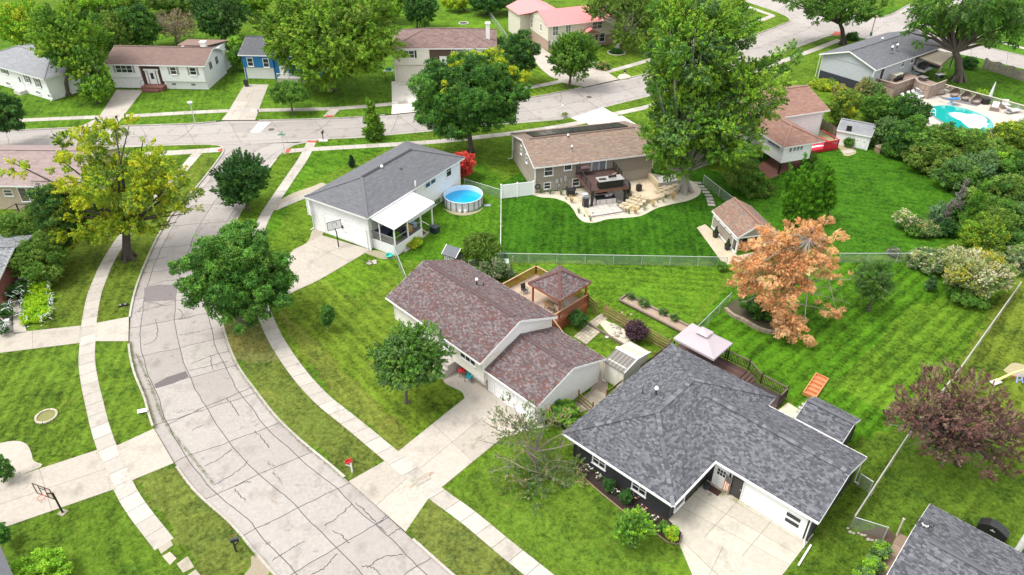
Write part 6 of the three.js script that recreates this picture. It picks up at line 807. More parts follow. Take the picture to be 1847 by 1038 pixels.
{ const h = house('garden_shed', 'beige storage shed with ribbed grey roof beside the rail fence', 43.36, -25.7, -41.2, 'shed'), u0 = -26.75, u1 = -24.6, v0 = -43.1, v1 = -39.4, e = 2.0, r = 2.4, c = -41.2; h.add2('wall', bx(u0 + .12, u1 - .12, 0, e, v0 + .12, v1 - .12), cream); const q = slabGeo([V(u0, e, v1), V(u1, e, v1), V(u1, r, c), V(u0, r, c)], .05); h.add2('roof', q, grain(.22, .2, .18, .8)); for (let i = 0; i < 18; i++) h.add2('roof_rib', beam(V(u0 + .06 + i * .12, e + .02, v1), V(u0 + .06 + i * .12, r + .02, c), .05, .03), grain(i % 3 ? .3 : .14, i % 3 ? .28 : .13, i % 3 ? .25 : .12, .8)); h.add2('roof', slabGeo([V(u0, e, v0), V(u1, e, v0), V(u1, r, c), V(u0, r, c)], .05), grain(.5, .45, .38, .85)); h.add2('ridge_cap', box(u1 - u0 + .1, .06, .3, (u0 + u1) / 2, r + .04, c), white); h.add2('rake_board', beam(V(u1, e, v1), V(u1, r, c), .05, .12), white); h.add2('rake_board', beam(V(u1, e, v0), V(u1, r, c), .05, .12), white); h.add2('gable_wall', bx(u0 + .14, u1 - .14, e, e + .12, v0 + .4, v1 - .4), cream); h.add2('door', bx(u0 + .5, u0 + 1.5, .1, 1.8, v1 - .14, v1 - .1), cream); }
{ // tan shed with hung kayaks
  const Y = -13, e = 2.05, a = L(Y, 1284, 380, e), b = L(Y, 1332, 429, e), c = L(Y, 1394, 410, e), u0 = (a[0] + b[0]) / 2, u1 = c[0], v0 = a[1], v1 = b[1], h = house('garden_shed', 'tan shed with brown shingle roof and kayaks under its open gable', Y, (u0 + u1) / 2, (v0 + v1) / 2, 'shed');
  lapWall(h, u0 + .2, u1 - .2, v0 + .2, v1 - 1.1, 0, e - .05, tanWall, { corner: white, ex: .14 }); gable(h, 'v', u0, u1, v0, v1, e, e + 1.35, PAL.rust.concat(PAL.tan), { w: .26, cluster: .2 }); gableFill(h, 'v', v1 - .12, u0 + .2, u1 - .2, e - .05, e + 1.2, tanWall); finishRoof(h, [.24, .15, .11]);
  for (const u of [u0 + .22, u1 - .22]) h.add2('post', bx(u - .07, u + .07, 0, e, v1 - .25, v1 - .11), white); h.add2('header', bx(u0 + .2, u1 - .2, e - .22, e - .05, v1 - .2, v1 - .1), white); h.add2('base_trim', bx(u0 + .1, u0 + .22, 0, .14, v0 + .2, v1 - .2), white);
  for (let i = 0; i < 4; i++) { const v = v0 + .9 + i * 1.45; win(h, 'u', u0 + .19, -1, v, 1.72, 1.05, .22, { ny: 1, t: .06, glass: glassLight }); }
  for (let i = 0; i < 2; i++) { const p = uvXZ(Y, (u0 + u1) / 2 + .1, v1 - .6, .55 + i * .62), t = thing('kayak', (i ? 'upper' : 'lower') + ' black kayak hung under the gable of the tan shed', 'kayak', p, -Y * RAD); part(t, 'hull', new THREE.SphereGeometry(1, 18, 10).scale(1.55, .24, .34), M(.012, .012, .013, .5)); part(t, 'cockpit', new THREE.TorusGeometry(.3, .04, 6, 16).scale(1.5, 1, 1).translate(0, 0, .3), M(.05, .05, .05, .4)); part(t, 'logo', box(.14, .1, .02, .55, .02, .33), M(.5, .18, .12, .6)); part(t, 'strap', mg([box(.05, .5, .02, -.7, .2, .3), box(.05, .5, .02, .7, .2, .3)]), black); }
  const cm = conc(.5, .43, .32); { const root = setting('path'); part(root, 'slab', slabGeo(px([[1257, 411], [1272, 405], [1284, 415], [1330, 462], [1392, 448], [1400, 456], [1312, 478], [1300, 470]]).map((p) => p.setY(.03)), .04), cm); }
  for (const [x, y, s] of [[1290, 428, 'upper'], [1311.5, 450.5, 'lower']]) { const t = thing('planter', s + ' black square planter with a small evergreen beside the tan shed', 'planter', G(x, y, .03), .5); part(t, 'pot', (() => { const g = new THREE.CylinderGeometry(.36, .26, .65, 4).rotateY(Math.PI / 4).translate(0, .33, 0); return g; })(), M(.015, .015, .016, .5)); part(t, 'rim', mg([box(.52, .06, .05, 0, .65, .24), box(.52, .06, .05, 0, .65, -.24), box(.05, .06, .5, .24, .65, 0), box(.05, .06, .5, -.24, .65, 0)]), black); const im = new THREE.InstancedMesh(CL.needle, leafMat, 70), dm = new THREE.Object3D(), cc = new THREE.Color(); for (let i = 0; i < 70; i++) { const yy = rnd(), r = .24 * (1 - yy) * Math.sqrt(rnd()), a2 = rnd() * 6.28; dm.position.set(Math.cos(a2) * r, .7 + yy * .6, Math.sin(a2) * r); dm.rotation.set(rr(-.4, .4), a2, rr(-.4, .4)); dm.scale.setScalar(.26); dm.updateMatrix(); im.setMatrixAt(i, dm.matrix); im.setColorAt(i, cc.setRGB(...pick(P3.mid))); } im.name = 'foliage'; im.userData.kind = 'stuff'; t.add(im); }
}
// ---------------------------------------------------------------- the tan house garden: gravel bed, patio, raised deck
const gravel = rep(tex(512, 512, (i, j) => { const s = NT[((i >> 1) * 131 + (j >> 1) * 717) & 65535], b = tileN(i, j, 512, 50, 2); const k = .55 + (s - .5) * .55 + (b - .5) * .5; return [k, k * .97, k * .9]; }), 2.4);
const gravelMat = M(.95, .88, .74, .95, { map: gravel, bumpMap: gravel, bumpScale: .02 }), block = [[.56, .46, .3], [.6, .5, .34], [.5, .41, .27]].map((c) => grain(...c, .9));
ground('gravel_bed', slabGeo(spline(px([[962, 352], [975, 356], [1000, 358], [1022, 366], [1034, 378], [1043, 393], [1055, 401], [1072, 402], [1095, 396], [1130, 393], [1155, 390], [1185, 376], [1215, 368], [1245, 361], [1263, 350], [1262, 338], [1250, 328], [1200, 318], [1160, 312], [1100, 330], [1030, 342], [962, 350], [962, 352]]), 120).map((p) => p.setY(.02)), .05), gravelMat);
{ const Y = -15.52, pv = house('patio', 'pale paved sunken patio under and before the raised brown deck', Y, ...L(Y, 1090, 370), 'patio'), P = [[1040, 350], [1064, 393], [1127, 383], [1113, 371], [1134, 358], [1120, 338]].map(([x, y]) => { const q = L(Y, x, y); return V(q[0], .06, q[1]); }); pv.add2('base', slabGeo(P, .05), seam); const us = P.map((p) => p.x), vs = P.map((p) => p.z), U0 = Math.min(...us), U1 = Math.max(...us), V0 = Math.min(...vs), V1 = Math.max(...vs), pm = [[.56, .53, .48], [.6, .57, .52], [.52, .49, .45]].map((c) => conc(...c)); const inside = (u, v) => { let k = false; for (let i = 0, j = P.length - 1; i < P.length; j = i++) if ((P[i].z > v) !== (P[j].z > v) && u < (P[j].x - P[i].x) * (v - P[i].z) / (P[j].z - P[i].z) + P[i].x) k = !k; return k; }; for (let u = U0; u < U1; u += .62) for (let v = V0; v < V1; v += .92) if (inside(u + .3, v + .45)) pv.add2('paver', bx(u, u + .6, .03, .075, v, v + .9), pick(pm)); for (const [i, j] of [[0, 1], [1, 2], [2, 3]]) pv.add2('edging', beam(P[i].clone().setY(.09), P[j].clone().setY(.09), .22, .08), grain(.2, .17, .16));
  const w = house('retaining_wall', 'cream block retaining walls with steps beside the raised deck', Y, ...L(Y, 1150, 355), 'wall'); const lw = (pts, hh) => { for (let i = 0; i < pts.length - 1; i++) { const A = L(Y, ...pts[i]), B = L(Y, ...pts[i + 1]), a = V(A[0], 0, A[1]), b = V(B[0], 0, B[1]), n = Math.max(1, Math.round(a.distanceTo(b) / .42)); for (let k = 0; k < n; k++) for (let r = 0; r < Math.round(hh / .18); r++) w.add2('block', beam(a.clone().lerp(b, k / n).setY(.09 + r * .18), a.clone().lerp(b, (k + .96) / n).setY(.09 + r * .18), .3, .17), pick(block)); } };
  lw([[1134, 352], [1150, 366]], .72); lw([[1165, 318], [1188, 342]], .9); lw([[1041, 352], [1063, 391]], .18); lw([[1186, 344], [1200, 340]], .36); lw([[1127, 383], [1140, 374], [1165, 366], [1190, 360], [1215, 350]], .36);
  const S = setting('steps'); for (let i = 0; i < 5; i++) for (let k = 0; k < 4; k++) { const a = G(1122 + i * 5.5 + k * 7, 374 - i * 3.4 + k * 2.0), q = -Y * RAD; part(S, 'step_block', box(.62, .16, .52, 0, 0, 0, q - .5).translate(a.x, .1 + i * .13, a.z), pick(block)); } for (let i = 0; i < 5; i++) for (let k = 0; k < 2; k++) { const a = G(1186 + i * 8 + k * 9, 348 - i * 2 + k * 4); part(S, 'step_block', box(.8, .16, .6, 0, 0, 0, .35).translate(a.x, .1 + i * .08, a.z), pick(block)); }
  ground('path', slabGeo(px([[1150, 322], [1168, 320], [1186, 345], [1200, 356], [1170, 366], [1150, 362], [1140, 345]]).map((p) => p.setY(.06)), .06), conc(.6, .5, .36)); ground('terrace', slabGeo(px([[1184, 326], [1230, 318], [1232, 330], [1190, 337]]).map((p) => p.setY(.5)), .5), conc(.5, .49, .47));
  // raised deck
  const d = house('deck', 'raised reddish brown deck with black railings behind the tan house', Y, ...L(Y, 1095, 340), 'deck'), pl = L(Y, 1067, 373), pr = L(Y, 1126.5, 364.5), f = 2.1, du0 = pl[0] - .35, du1 = pr[0] + .35, dv1 = (pl[1] + pr[1]) / 2 + .1, dv0 = -77.12;
  for (let i = 0; i < 30; i++) { const v = dv0 + i * (dv1 - dv0) / 30; d.add2('deck_board', bx(du0, du1, f - .04, f, v, v + (dv1 - dv0) / 30 - .01), pick(cocoa)); } d.add2('rim_board', bx(du0, du1, f - .34, f - .05, dv1 - .05, dv1), wood(.19, .085, .055)); d.add2('rim_board', bx(du0, du0 + .05, f - .34, f - .05, dv0, dv1), wood(.14, .07, .05)); for (const p of [pl, pr]) d.add2('post', bx(p[0] - .13, p[0] + .13, 0, f - .05, p[1] - .13, p[1] + .13), black);
  const wire = (a, b) => { d.add2('hand_rail', beam(V(a[0], f + 1, a[1]), V(b[0], f + 1, b[1]), .06, .05), black); d.add2('bottom_rail', beam(V(a[0], f + .1, a[1]), V(b[0], f + .1, b[1]), .04, .04), black); for (let k = 0; k <= 3; k++) { const u = a[0] + (b[0] - a[0]) * k / 3, v = a[1] + (b[1] - a[1]) * k / 3; d.add2('post', bx(u - .03, u + .03, f, f + 1, v - .03, v + .03), black); } for (let k = 1; k < 24; k++) { const u = a[0] + (b[0] - a[0]) * k / 24, v = a[1] + (b[1] - a[1]) * k / 24; d.add2('baluster', bx(u - .008, u + .008, f + .1, f + 1, v - .008, v + .008), black); } }; wire([du0 + .1, dv0 + .1], [du0 + .1, dv1 - .05]); wire([du1 - .1, dv0 + .1], [du1 - .1, dv1 - 2.2]);
  const g = thing('outdoor_kitchen', 'black outdoor kitchen counter with grill along the deck front', 'outdoor kitchen', uvXZ(Y, (du0 + du1) / 2 + .25, dv1 - .55, f), -Y * RAD); part(g, 'cabinet', box(3.0, .9, .75, 0, .45, 0), M(.01, .01, .011, .35)); part(g, 'countertop', box(3.15, .06, 1.3, 0, .93, -.25), grain(.33, .31, .29, .4)); part(g, 'grill_lid', new THREE.CylinderGeometry(.32, .32, .9, 14, 1, false, 0, Math.PI).rotateZ(Math.PI / 2).rotateX(-Math.PI / 2).translate(.35, .97, -.25), M(.05, .05, .055, .35)); part(g, 'burner', mg([box(.5, .08, .45, -.75, .99, -.2), box(.35, .12, .3, -1.2, 1, -.2)]), black); part(g, 'handle', rod(V(0, 1.15, .07), V(.7, 1.15, .07), .02), steel);
  const bb = thing('barbecue', 'dark pellet barbecue by the sliding door on the raised deck', 'barbecue', uvXZ(Y, du0 + .8, dv0 + .75, f), -Y * RAD); part(bb, 'barrel', new THREE.CylinderGeometry(.3, .3, 1.0, 14).rotateZ(Math.PI / 2).translate(0, .85, 0), M(.09, .05, .045, .4)); part(bb, 'shelf', box(.5, .04, .45, .75, .8, 0), M(.1, .1, .1, .4)); part(bb, 'chimney', rod(V(-.6, .9, 0), V(-.6, 1.6, 0), .05), darkMetal); for (const [x, z] of [[-.4, -.2], [.4, -.2], [-.4, .2], [.4, .2]]) part(bb, 'leg', rod(V(x, 0, z), V(x, .7, z), .025), darkMetal);
  const so = thing('lounge_chair', 'copper toned cushioned lounge chair at the deck right end', 'chair', uvXZ(Y, du1 - 1.0, dv1 - 1.6, f), -Y * RAD + .5); part(so, 'seat', box(.75, .2, .75, 0, .35, 0), grain(.42, .25, .2, .8)); part(so, 'backrest', box(.75, .5, .15, 0, .65, -.35, 0, -.25), grain(.45, .28, .22, .8)); for (const x of [-.42, .42]) part(so, 'armrest', box(.08, .5, .7, x, .35, 0), darkMetal); for (const x of [-.3, .3]) part(so, 'leg', box(.05, .25, .6, x, .12, 0), darkMetal);
  const st = thing('covered_equipment', 'dark covered equipment leaning at the right side of the deck', 'equipment', uvXZ(Y, du1 + .35, dv1 - 1.5, 0), -Y * RAD); part(st, 'cover', new THREE.SphereGeometry(.7, 14, 10).scale(.7, 1.25, 1.2).translate(0, 1.3, 0), M(.012, .014, .013, .6)); part(st, 'leg', mg([rod(V(-.2, 0, .3), V(-.1, .8, .2), .05), rod(V(.2, 0, -.4), V(.1, .8, -.3), .05)]), black);
  const ts = L(Y, 1093, 370), sf = thing('outdoor_sofa', 'white slatted drawer sofa with black cushions under the raised deck', 'sofa', uvXZ(Y, ts[0] + .1, ts[1] - .6, .08), -Y * RAD - .05); part(sf, 'frame', box(2.5, .55, .9, 0, .28, 0), grain(.68, .63, .6, .6)); for (let i = 0; i < 3; i++) for (let j = 0; j < 2; j++) { const dd = part(sf, 'drawer', box(.76, .22, .03, -.8 + i * .8, .16 + j * .26, .46), grain(.72, .67, .64, .6)); part(dd, 'handle', box(.16, .07, .02, -.8 + i * .8, .17 + j * .26, .48), black); } part(sf, 'corner_post', mg([box(.06, .6, .06, -1.25, .3, .45), box(.06, .6, .06, 1.25, .3, .45)]), black); part(sf, 'cushion', box(2.4, .16, .8, 0, .62, -.1), M(.015, .015, .018, .8)); part(sf, 'pillow', mg([box(.5, .35, .15, .7, .8, -.2, .3, -.4), box(.4, .3, .12, .2, .78, -.1, -.4, -.5)]), grain(.5, .47, .46, .9)); part(sf, 'television', box(1.4, .75, .06, -.2, 1.15, -.75), M(.008, .008, .009, .15));
  const sl = thing('smoker', 'black tall smoker bin with pale lid at the left deck post', 'smoker', uvXZ(Y, pl[0] - .75, pl[1] - .1, .07), -Y * RAD); part(sl, 'body', box(.62, 1.15, .6, 0, .58, 0), M(.02, .021, .024, .35)); part(sl, 'lid', box(.7, .08, .66, 0, 1.19, 0, 0, -.08), M(.05, .05, .055, .4)); part(sl, 'wheel', mg([rod(V(-.3, .12, .3), V(.3, .12, .3), .12, .12, 10)]), black); part(sl, 'hood', box(.6, .35, .5, -.02, 1.42, -.2), grain(.62, .62, .62, .5)); part(sl, 'handle', rod(V(-.25, 1.3, .33), V(.25, 1.3, .33), .02), steel);
  const bn = L(Y, 1029, 353), bnT = thing('storage_tub', 'black square storage tub with an arching stake at the tan wall', 'bin', uvXZ(Y, bn[0], bn[1], .03), .2); part(bnT, 'body', box(.9, .75, .8, 0, .38, 0), M(.014, .014, .015, .6)); part(bnT, 'lid', box(.96, .06, .86, 0, .78, 0), M(.02, .02, .022, .6)); part(bnT, 'stake', tube([V(-.3, .3, -.4), V(-.25, 1.9, -.5), V(-.05, 2.1, -.5), V(.1, 1.7, -.45)], .02), black); part(bnT, 'armrest', mg([box(.1, .35, .8, -.46, .9, 0), box(.1, .35, .8, .46, .9, 0)]), M(.014, .014, .015, .6));
  const cr = L(Y, 1152, 345), crT = thing('tool_rack', 'dark rack of tools standing on the cream path', 'rack', uvXZ(Y, cr[0], cr[1], .06), .4); part(crT, 'box', box(.55, .8, .5, 0, .4, 0), M(.03, .018, .015, .6)); for (let i = 0; i < 5; i++) part(crT, 'tool', rod(V(-.2 + i * .1, .6, 0), V(-.3 + i * .15, 1.35, -.1 + i * .04), .02), i % 2 ? steel : black); part(crT, 'handle', box(.6, .05, .05, 0, .82, .22), black); }
const GR = { blade: (() => { const g = []; for (let i = 0; i < 26; i++) { const a = rnd() * 6.28, l = rr(.7, 1), o = rr(.25, .75), w = .02, p = V(Math.cos(a) * .06, 0, Math.sin(a) * .06), q = V(Math.cos(a) * o * .5, l * .75, Math.sin(a) * o * .5), e = V(Math.cos(a) * o, l * rr(.7, 1), Math.sin(a) * o), s = V(-Math.sin(a) * w, 0, Math.cos(a) * w); g.push(p.clone().add(s), q.clone().add(s), q.clone().sub(s), p.clone().add(s), q.clone().sub(s), p.clone().sub(s), q.clone().add(s), e, q.clone().sub(s)); } const b = new THREE.BufferGeometry().setFromPoints(g); b.setAttribute('uv', new THREE.Float32BufferAttribute(new Float32Array(g.length * 2), 2)); b.computeVertexNormals(); return b; })() };
const grassM = { green: M(.09, .17, .03, .9), tan: M(.5, .37, .16, .9), sage: M(.28, .36, .22, .9), grey: M(.2, .24, .14, .9) };
[[977, 349, .75, 'green', 'first from the vinyl fence, green'], [992, 350, .8, 'green', 'second from the vinyl fence, green'], [1012, 352, .8, 'green', 'third from the vinyl fence, green'], [1031, 366, 1.0, 'tan', 'tawny plume, left of the patio'], [1044, 385, .75, 'green', 'green, lower left of the patio'], [1065, 399, .55, 'green', 'low dark green, at the bottom bend'], [1054, 391, .35, 'grey', 'very small grey, at the bottom bend'], [1134, 386, .6, 'green', 'dark green, just right of the patio'], [1146, 386, 1.05, 'tan', 'biggest tawny, right of the patio'], [1163, 377, .65, 'green', 'dark green, beside the flagstones'], [1178, 373, .95, 'tan', 'tawny, middle of the bed'], [1186, 366, .4, 'grey', 'little grey, middle of the bed'], [1201, 358, .7, 'green', 'green, below the block steps'], [1196, 365, .6, 'sage', 'pale sage, below the block steps'], [1162, 380, .55, 'sage', 'pale sage, front of the bed'], [1214, 360, 1.1, 'tan', 'tawny, nearest the maple trunk'], [1222, 350, .4, 'grey', 'tiny dark, nearest the maple trunk'], [1021, 360, .35, 'grey', 'tiny dark, by the black tub']].forEach(([x, y, s, m, l]) => { const t = thing('ornamental_grass', l + ' clump in the gravel bed', 'plant', G(x, y, .02), rnd() * 6); t.userData.kind = 'thing'; part(t, 'blades', GR.blade.clone().scale(s, s, s), grassM[m]); part(t, 'plumes', GR.blade.clone().scale(s * .8, s * 1.1, s * .8).rotateY(1), m === 'tan' ? M(.62, .47, .22, .9) : grassM[m === 'green' ? 'grey' : m]); });
[[1069.5, 391], [1160, 364], [1128, 384], [1223, 345]].forEach(([x, y], i) => { const t = thing('path_light', ['left front', 'middle', 'patio corner', 'right hand'][i] + ' black path light in the gravel bed', 'path light', G(x, y, .03)); part(t, 'stem', rod(V(0, 0, 0), V(0, .5, 0), .02), black); part(t, 'cap', new THREE.ConeGeometry(.12, .1, 10).translate(0, .53, 0), black); });
[[1259, 330.5], [1264.5, 336.7], [1269.5, 341.8], [1273.7, 347.2], [1278, 353], [1280.5, 359], [1282, 364.5], [1283.5, 370]].forEach(([x, y], i) => { const t = thing('stepping_stone', ['first', 'second', 'third', 'fourth', 'fifth', 'sixth', 'seventh', 'last'][i] + ' pale stepping stone counted from the big maple trunk', 'stepping stone', G(x, y), rr(-.3, .3)); part(t, 'stone', box(.85, .07, .5, 0, .02, 0), pick(walkMats)); t.userData.group = 'stepping stones to the tan shed'; });
// ---------------------------------------------------------------- white house yard: round pool, play things
{ const c = G(836, 366), t = thing('above_ground_pool', 'round above ground pool with blue water beside the white house', 'pool', c), R = 2.3, hh = 1.15, n = 20; part(t, 'wall', new THREE.CylinderGeometry(R, R, hh, 60, 1, true).translate(0, hh / 2, 0), grain(.66, .67, .69, .6)); part(t, 'liner', new THREE.CylinderGeometry(R - .04, R - .04, hh - .02, 60, 1, true).translate(0, hh / 2, 0), M(.62, .74, .82, .5)); part(t, 'water', new THREE.CircleGeometry(R - .05, 60).rotateX(-Math.PI / 2).translate(0, .52, 0), M(.012, .33, .62, .12)); part(t, 'rim', new THREE.TorusGeometry(R, .05, 8, 60).rotateX(Math.PI / 2).translate(0, hh, 0), M(.6, .65, .7, .4)); for (let i = 0; i < n; i++) { const a = i / n * 6.283; part(t, 'upright', box(.07, hh, .06, 0, hh / 2, R + .03).rotateY(a), M(.1, .11, .13, .4)); } part(t, 'drain', mg([box(.25, .3, .2, -.3, .15, R + .1), box(.25, .3, .2, .35, .15, R + .1)]), white);
  ground('bare_patch', slabGeo(spline(px([[797, 375], [815, 386], [838, 389], [862, 383], [872, 374], [860, 380], [836, 384], [812, 380], [797, 375]]), 50).map((p) => p.setY(.008)), 0), grain(.34, .3, .19, 1)); const m = thing('step_mat', 'flat grey mat on the grass right of the round pool', 'mat', G(879, 371), .15); part(m, 'mat', box(.75, .05, .5, 0, .03, 0), grain(.28, .31, .34)); }
{ const t = thing('playhouse', 'small playhouse with grey roof and white windows behind the maroon roof', 'playhouse', G(817, 476), -.5); part(t, 'wall', mg([box(1.35, 1.25, .05, 0, .63, .6), box(1.35, 1.25, .05, 0, .63, -.6), box(.05, 1.25, 1.2, -.67, .63, 0), box(.05, 1.25, 1.2, .67, .63, 0)]), grain(.2, .18, .17)); part(t, 'roof', slabGeo([V(-.85, 1.35, .75), V(.85, 1.35, .75), V(.85, 1.95, -.3), V(-.85, 1.95, -.3)], .06), grain(.14, .15, .17)); part(t, 'roof', slabGeo([V(-.85, 1.35, -.85), V(.85, 1.35, -.85), V(.85, 1.95, -.3), V(-.85, 1.95, -.3)], .06), grain(.14, .15, .17)); part(t, 'roof_trim', mg([beam(V(-.86, 1.35, .76), V(-.86, 1.97, -.3), .05), beam(V(.86, 1.35, .76), V(.86, 1.97, -.3), .05)]), white); for (const x of [-.32, .32]) { const w = part(t, 'window', mg([box(.5, .06, .04, x, 1.1, .65), box(.5, .06, .04, x, .6, .65), box(.06, .5, .04, x - .22, .85, .65), box(.06, .5, .04, x + .22, .85, .65), box(.04, .5, .04, x, .85, .65), box(.5, .04, .04, x, .85, .65)]), white); part(w, 'pane', box(.44, .46, .02, x, .85, .635), glass); }
  const b = thing('tricycle', 'red and blue toy tricycle beside the playhouse', 'tricycle', G(832, 470), .7); for (const [x, r] of [[-.4, .28], [.35, .18]]) part(b, 'wheel', new THREE.TorusGeometry(r, .03, 6, 18).translate(x, r, 0), M(.45, .47, .5, .5)); part(b, 'frame', tube([V(-.4, .5, 0), V(0, .3, 0), V(.35, .35, 0)], .035), M(.5, .03, .06, .4)); part(b, 'seat', box(.25, .08, .2, .2, .5, 0), M(.04, .08, .4, .5)); part(b, 'handlebar', rod(V(-.38, .75, -.25), V(-.38, .75, .25), .02), white); }
{ const t = thing('transformer_box', 'green grey utility transformer box at the fence corner', 'utility box', G(909, 484), .05); part(t, 'body', box(1.0, .75, .9, 0, .38, 0), grain(.13, .2, .17, .6)); part(t, 'lid', slabGeo([V(-.53, .8, .35), V(.53, .8, .35), V(.53, .86, -.48), V(-.53, .86, -.48)], .1), grain(.36, .42, .38, .6)); part(t, 'pad', box(1.25, .08, 1.15, 0, .04, 0), conc(.5, .5, .48)); part(t, 'label', box(.3, .16, .01, 0, .5, .46), M(.7, .7, .62, .7)); const p = thing('utility_pedestal', 'dark green utility pedestal behind the transformer box', 'utility post', G(911, 467)); part(p, 'post', box(.28, .8, .28, 0, .4, 0), grain(.02, .08, .06)); part(p, 'cap', box(.32, .06, .32, 0, .83, 0), grain(.03, .1, .08)); const y = thing('marker_post', 'short cream marker post right of the transformer box', 'marker post', G(925, 473)); part(y, 'post', rod(V(0, 0, 0), V(0, .7, 0), .07), grain(.6, .55, .38)); part(y, 'cap', new THREE.SphereGeometry(.075, 10, 6).translate(0, .7, 0), grain(.65, .6, .42)); }
ground('stone_bed', slabGeo(spline(px([[563, 416], [577, 402], [583, 420], [578, 428], [560, 444], [535, 458], [527, 453], [553, 438], [563, 416]]), 50).map((p) => p.setY(.02)), .04), M(.62, .56, .47, .95, { map: gravel, bumpMap: gravel, bumpScale: .02 }));
ground('bare_patch', slabGeo(spline(px([[656, 456], [672, 452], [700, 458], [712, 466], [694, 468], [672, 462], [656, 456]]), 40).map((p) => p.setY(.01)), 0), M(.5, .45, .33, .95, { map: gravel }));
ground('stone_bed', slabGeo(spline(px([[503, 362], [530, 348], [565, 336], [580, 330], [590, 336], [560, 350], [520, 366], [498, 380], [492, 376], [503, 362]]), 50).map((p) => p.setY(.015)), .02), M(.6, .53, .43, .95, { map: gravel })); drive([[[505, 368], [585, 336], [592, 341], [500, 379], 5, 1]], walkMats, 1, 1, .04, 'path');
{ const t = thing('basin', 'teal round basin on the ground at the porch corner', 'basin', G(702, 465)); part(t, 'bowl', new THREE.SphereGeometry(.36, 18, 8, 0, 7, Math.PI * .55, Math.PI * .45).translate(0, .38, 0), M(.03, .42, .33, .5)); part(t, 'rim', new THREE.TorusGeometry(.36, .05, 6, 22).rotateX(Math.PI / 2).translate(0, .33, 0), M(.04, .48, .38, .5)); const s = thing('stone_pile', 'small pile of pale stones on the lawn below the porch', 'stones', G(672, 475)); for (let i = 0; i < 9; i++) part(s, 'stone', new THREE.IcosahedronGeometry(rr(.12, .22), 1).scale(1.3, .6, 1).translate(rr(-.4, .4), .08, rr(-.3, .3)), grain(...pick([[.4, .35, .3], [.3, .26, .24], [.5, .46, .42]]))); }
{ const t = setting('planting_border'); for (let i = 0; i < 7; i++) { const a = G(730 + i * 6.3, 456 - i * 5.2), b = G(735.6 + i * 6.3, 451.3 - i * 5.2); part(t, 'edging_stone', beam(a.setY(.08), b.setY(.08), .22, .16), pick(walkMats)); } part(t, 'soil', slabGeo(px([[712, 456], [728, 456], [772, 418], [757, 412], [728, 438]]).map((p) => p.setY(.02)), 0), grain(.16, .15, .05, 1)); }
// ---------------------------------------------------------------- hoops, lamps, signs, mailboxes
function hoop(label, x, y, turn, o) { const t = thing('basketball_hoop', label, 'basketball hoop', G(x, y), turn), H1 = o.h; part(t, 'pole', tube([V(0, 0, 0), V(0, H1 - .7, 0), V(0, H1 - .35, .35)], .07, .06, 8), black); part(t, 'base', box(.5, .08, .5, 0, .03, 0), o.base ?? grain(.3, .28, .2)); const b = part(t, 'backboard', box(1.5, .95, .03, 0, H1, .45), o.board); part(b, 'frame', mg([box(1.56, .05, .05, 0, H1 + .48, .45), box(1.56, .05, .05, 0, H1 - .48, .45), box(.05, .95, .05, -.76, H1, .45), box(.05, .95, .05, .76, H1, .45), ...(o.lines ?? [])]), o.frame); part(t, 'rim', new THREE.TorusGeometry(.23, .02, 6, 20).rotateX(Math.PI / 2).translate(0, H1 - .3, .75), M(.6, .1, .04, .4)); const nt = []; for (let i = 0; i < 12; i++) { const a = i / 12 * 6.28, c = (i + .5) / 12 * 6.28; nt.push(rod(V(Math.cos(a) * .23, H1 - .3, .75 + Math.sin(a) * .23), V(Math.cos(c) * .13, H1 - .7, .75 + Math.sin(c) * .13), .008, .008, 4)); } part(t, 'net', mg(nt), M(.7, .6, .58, .9)); return t; }
hoop('basketball hoop with clear framed board beside the left driveway', 113, 926, -.35, { h: 2.75, board: new THREE.MeshPhysicalMaterial({ color: 0xffffff, roughness: .05, transmission: 1, thickness: 0 }), frame: M(.07, .03, .025, .5), lines: [box(.04, .95, .04, -.28, 2.75, .46), box(.04, .95, .04, .28, 2.75, .46), box(.56, .04, .04, 0, 3.0, .46)] });
hoop('basketball hoop with white board at the white garage', 611, 447, Math.PI + .55, { h: 2.55, board: M(.75, .75, .77, .4), frame: black, base: grain(.5, .48, .44), lines: [box(.5, .05, .05, 0, 2.85, .46), box(.05, .4, .05, -.25, 2.65, .46), box(.05, .4, .05, .25, 2.65, .46)] });
{ const t = thing('street_lamp', 'silver street lamp on the verge by the cross street', 'street lamp', G(352, 224)); part(t, 'pole', rod(V(0, 0, 0), V(0, 3.15, 0), .07, .05, 10), galv); part(t, 'lamp_head', new THREE.CylinderGeometry(.38, .2, .22, 16).translate(0, 3.2, 0), M(.7, .72, .74, .4)); part(t, 'cap', new THREE.SphereGeometry(.36, 16, 6, 0, 7, 0, 1.4).scale(1, .35, 1).translate(0, 3.31, 0), M(.75, .76, .78, .4)); const u = thing('street_lamp', 'brown street lamp post at the far upper junction', 'street lamp', G(1571, 64)); part(u, 'pole', rod(V(0, 0, 0), V(0, 3.4, 0), .1, .08, 10), wood(.3, .2, .1)); part(u, 'lamp_head', new THREE.CylinderGeometry(.4, .25, .4, 12).translate(0, 3.55, 0), grain(.5, .3, .2)); part(u, 'base', box(.35, .6, .35, 0, .3, 0), grain(.05, .12, .1)); }
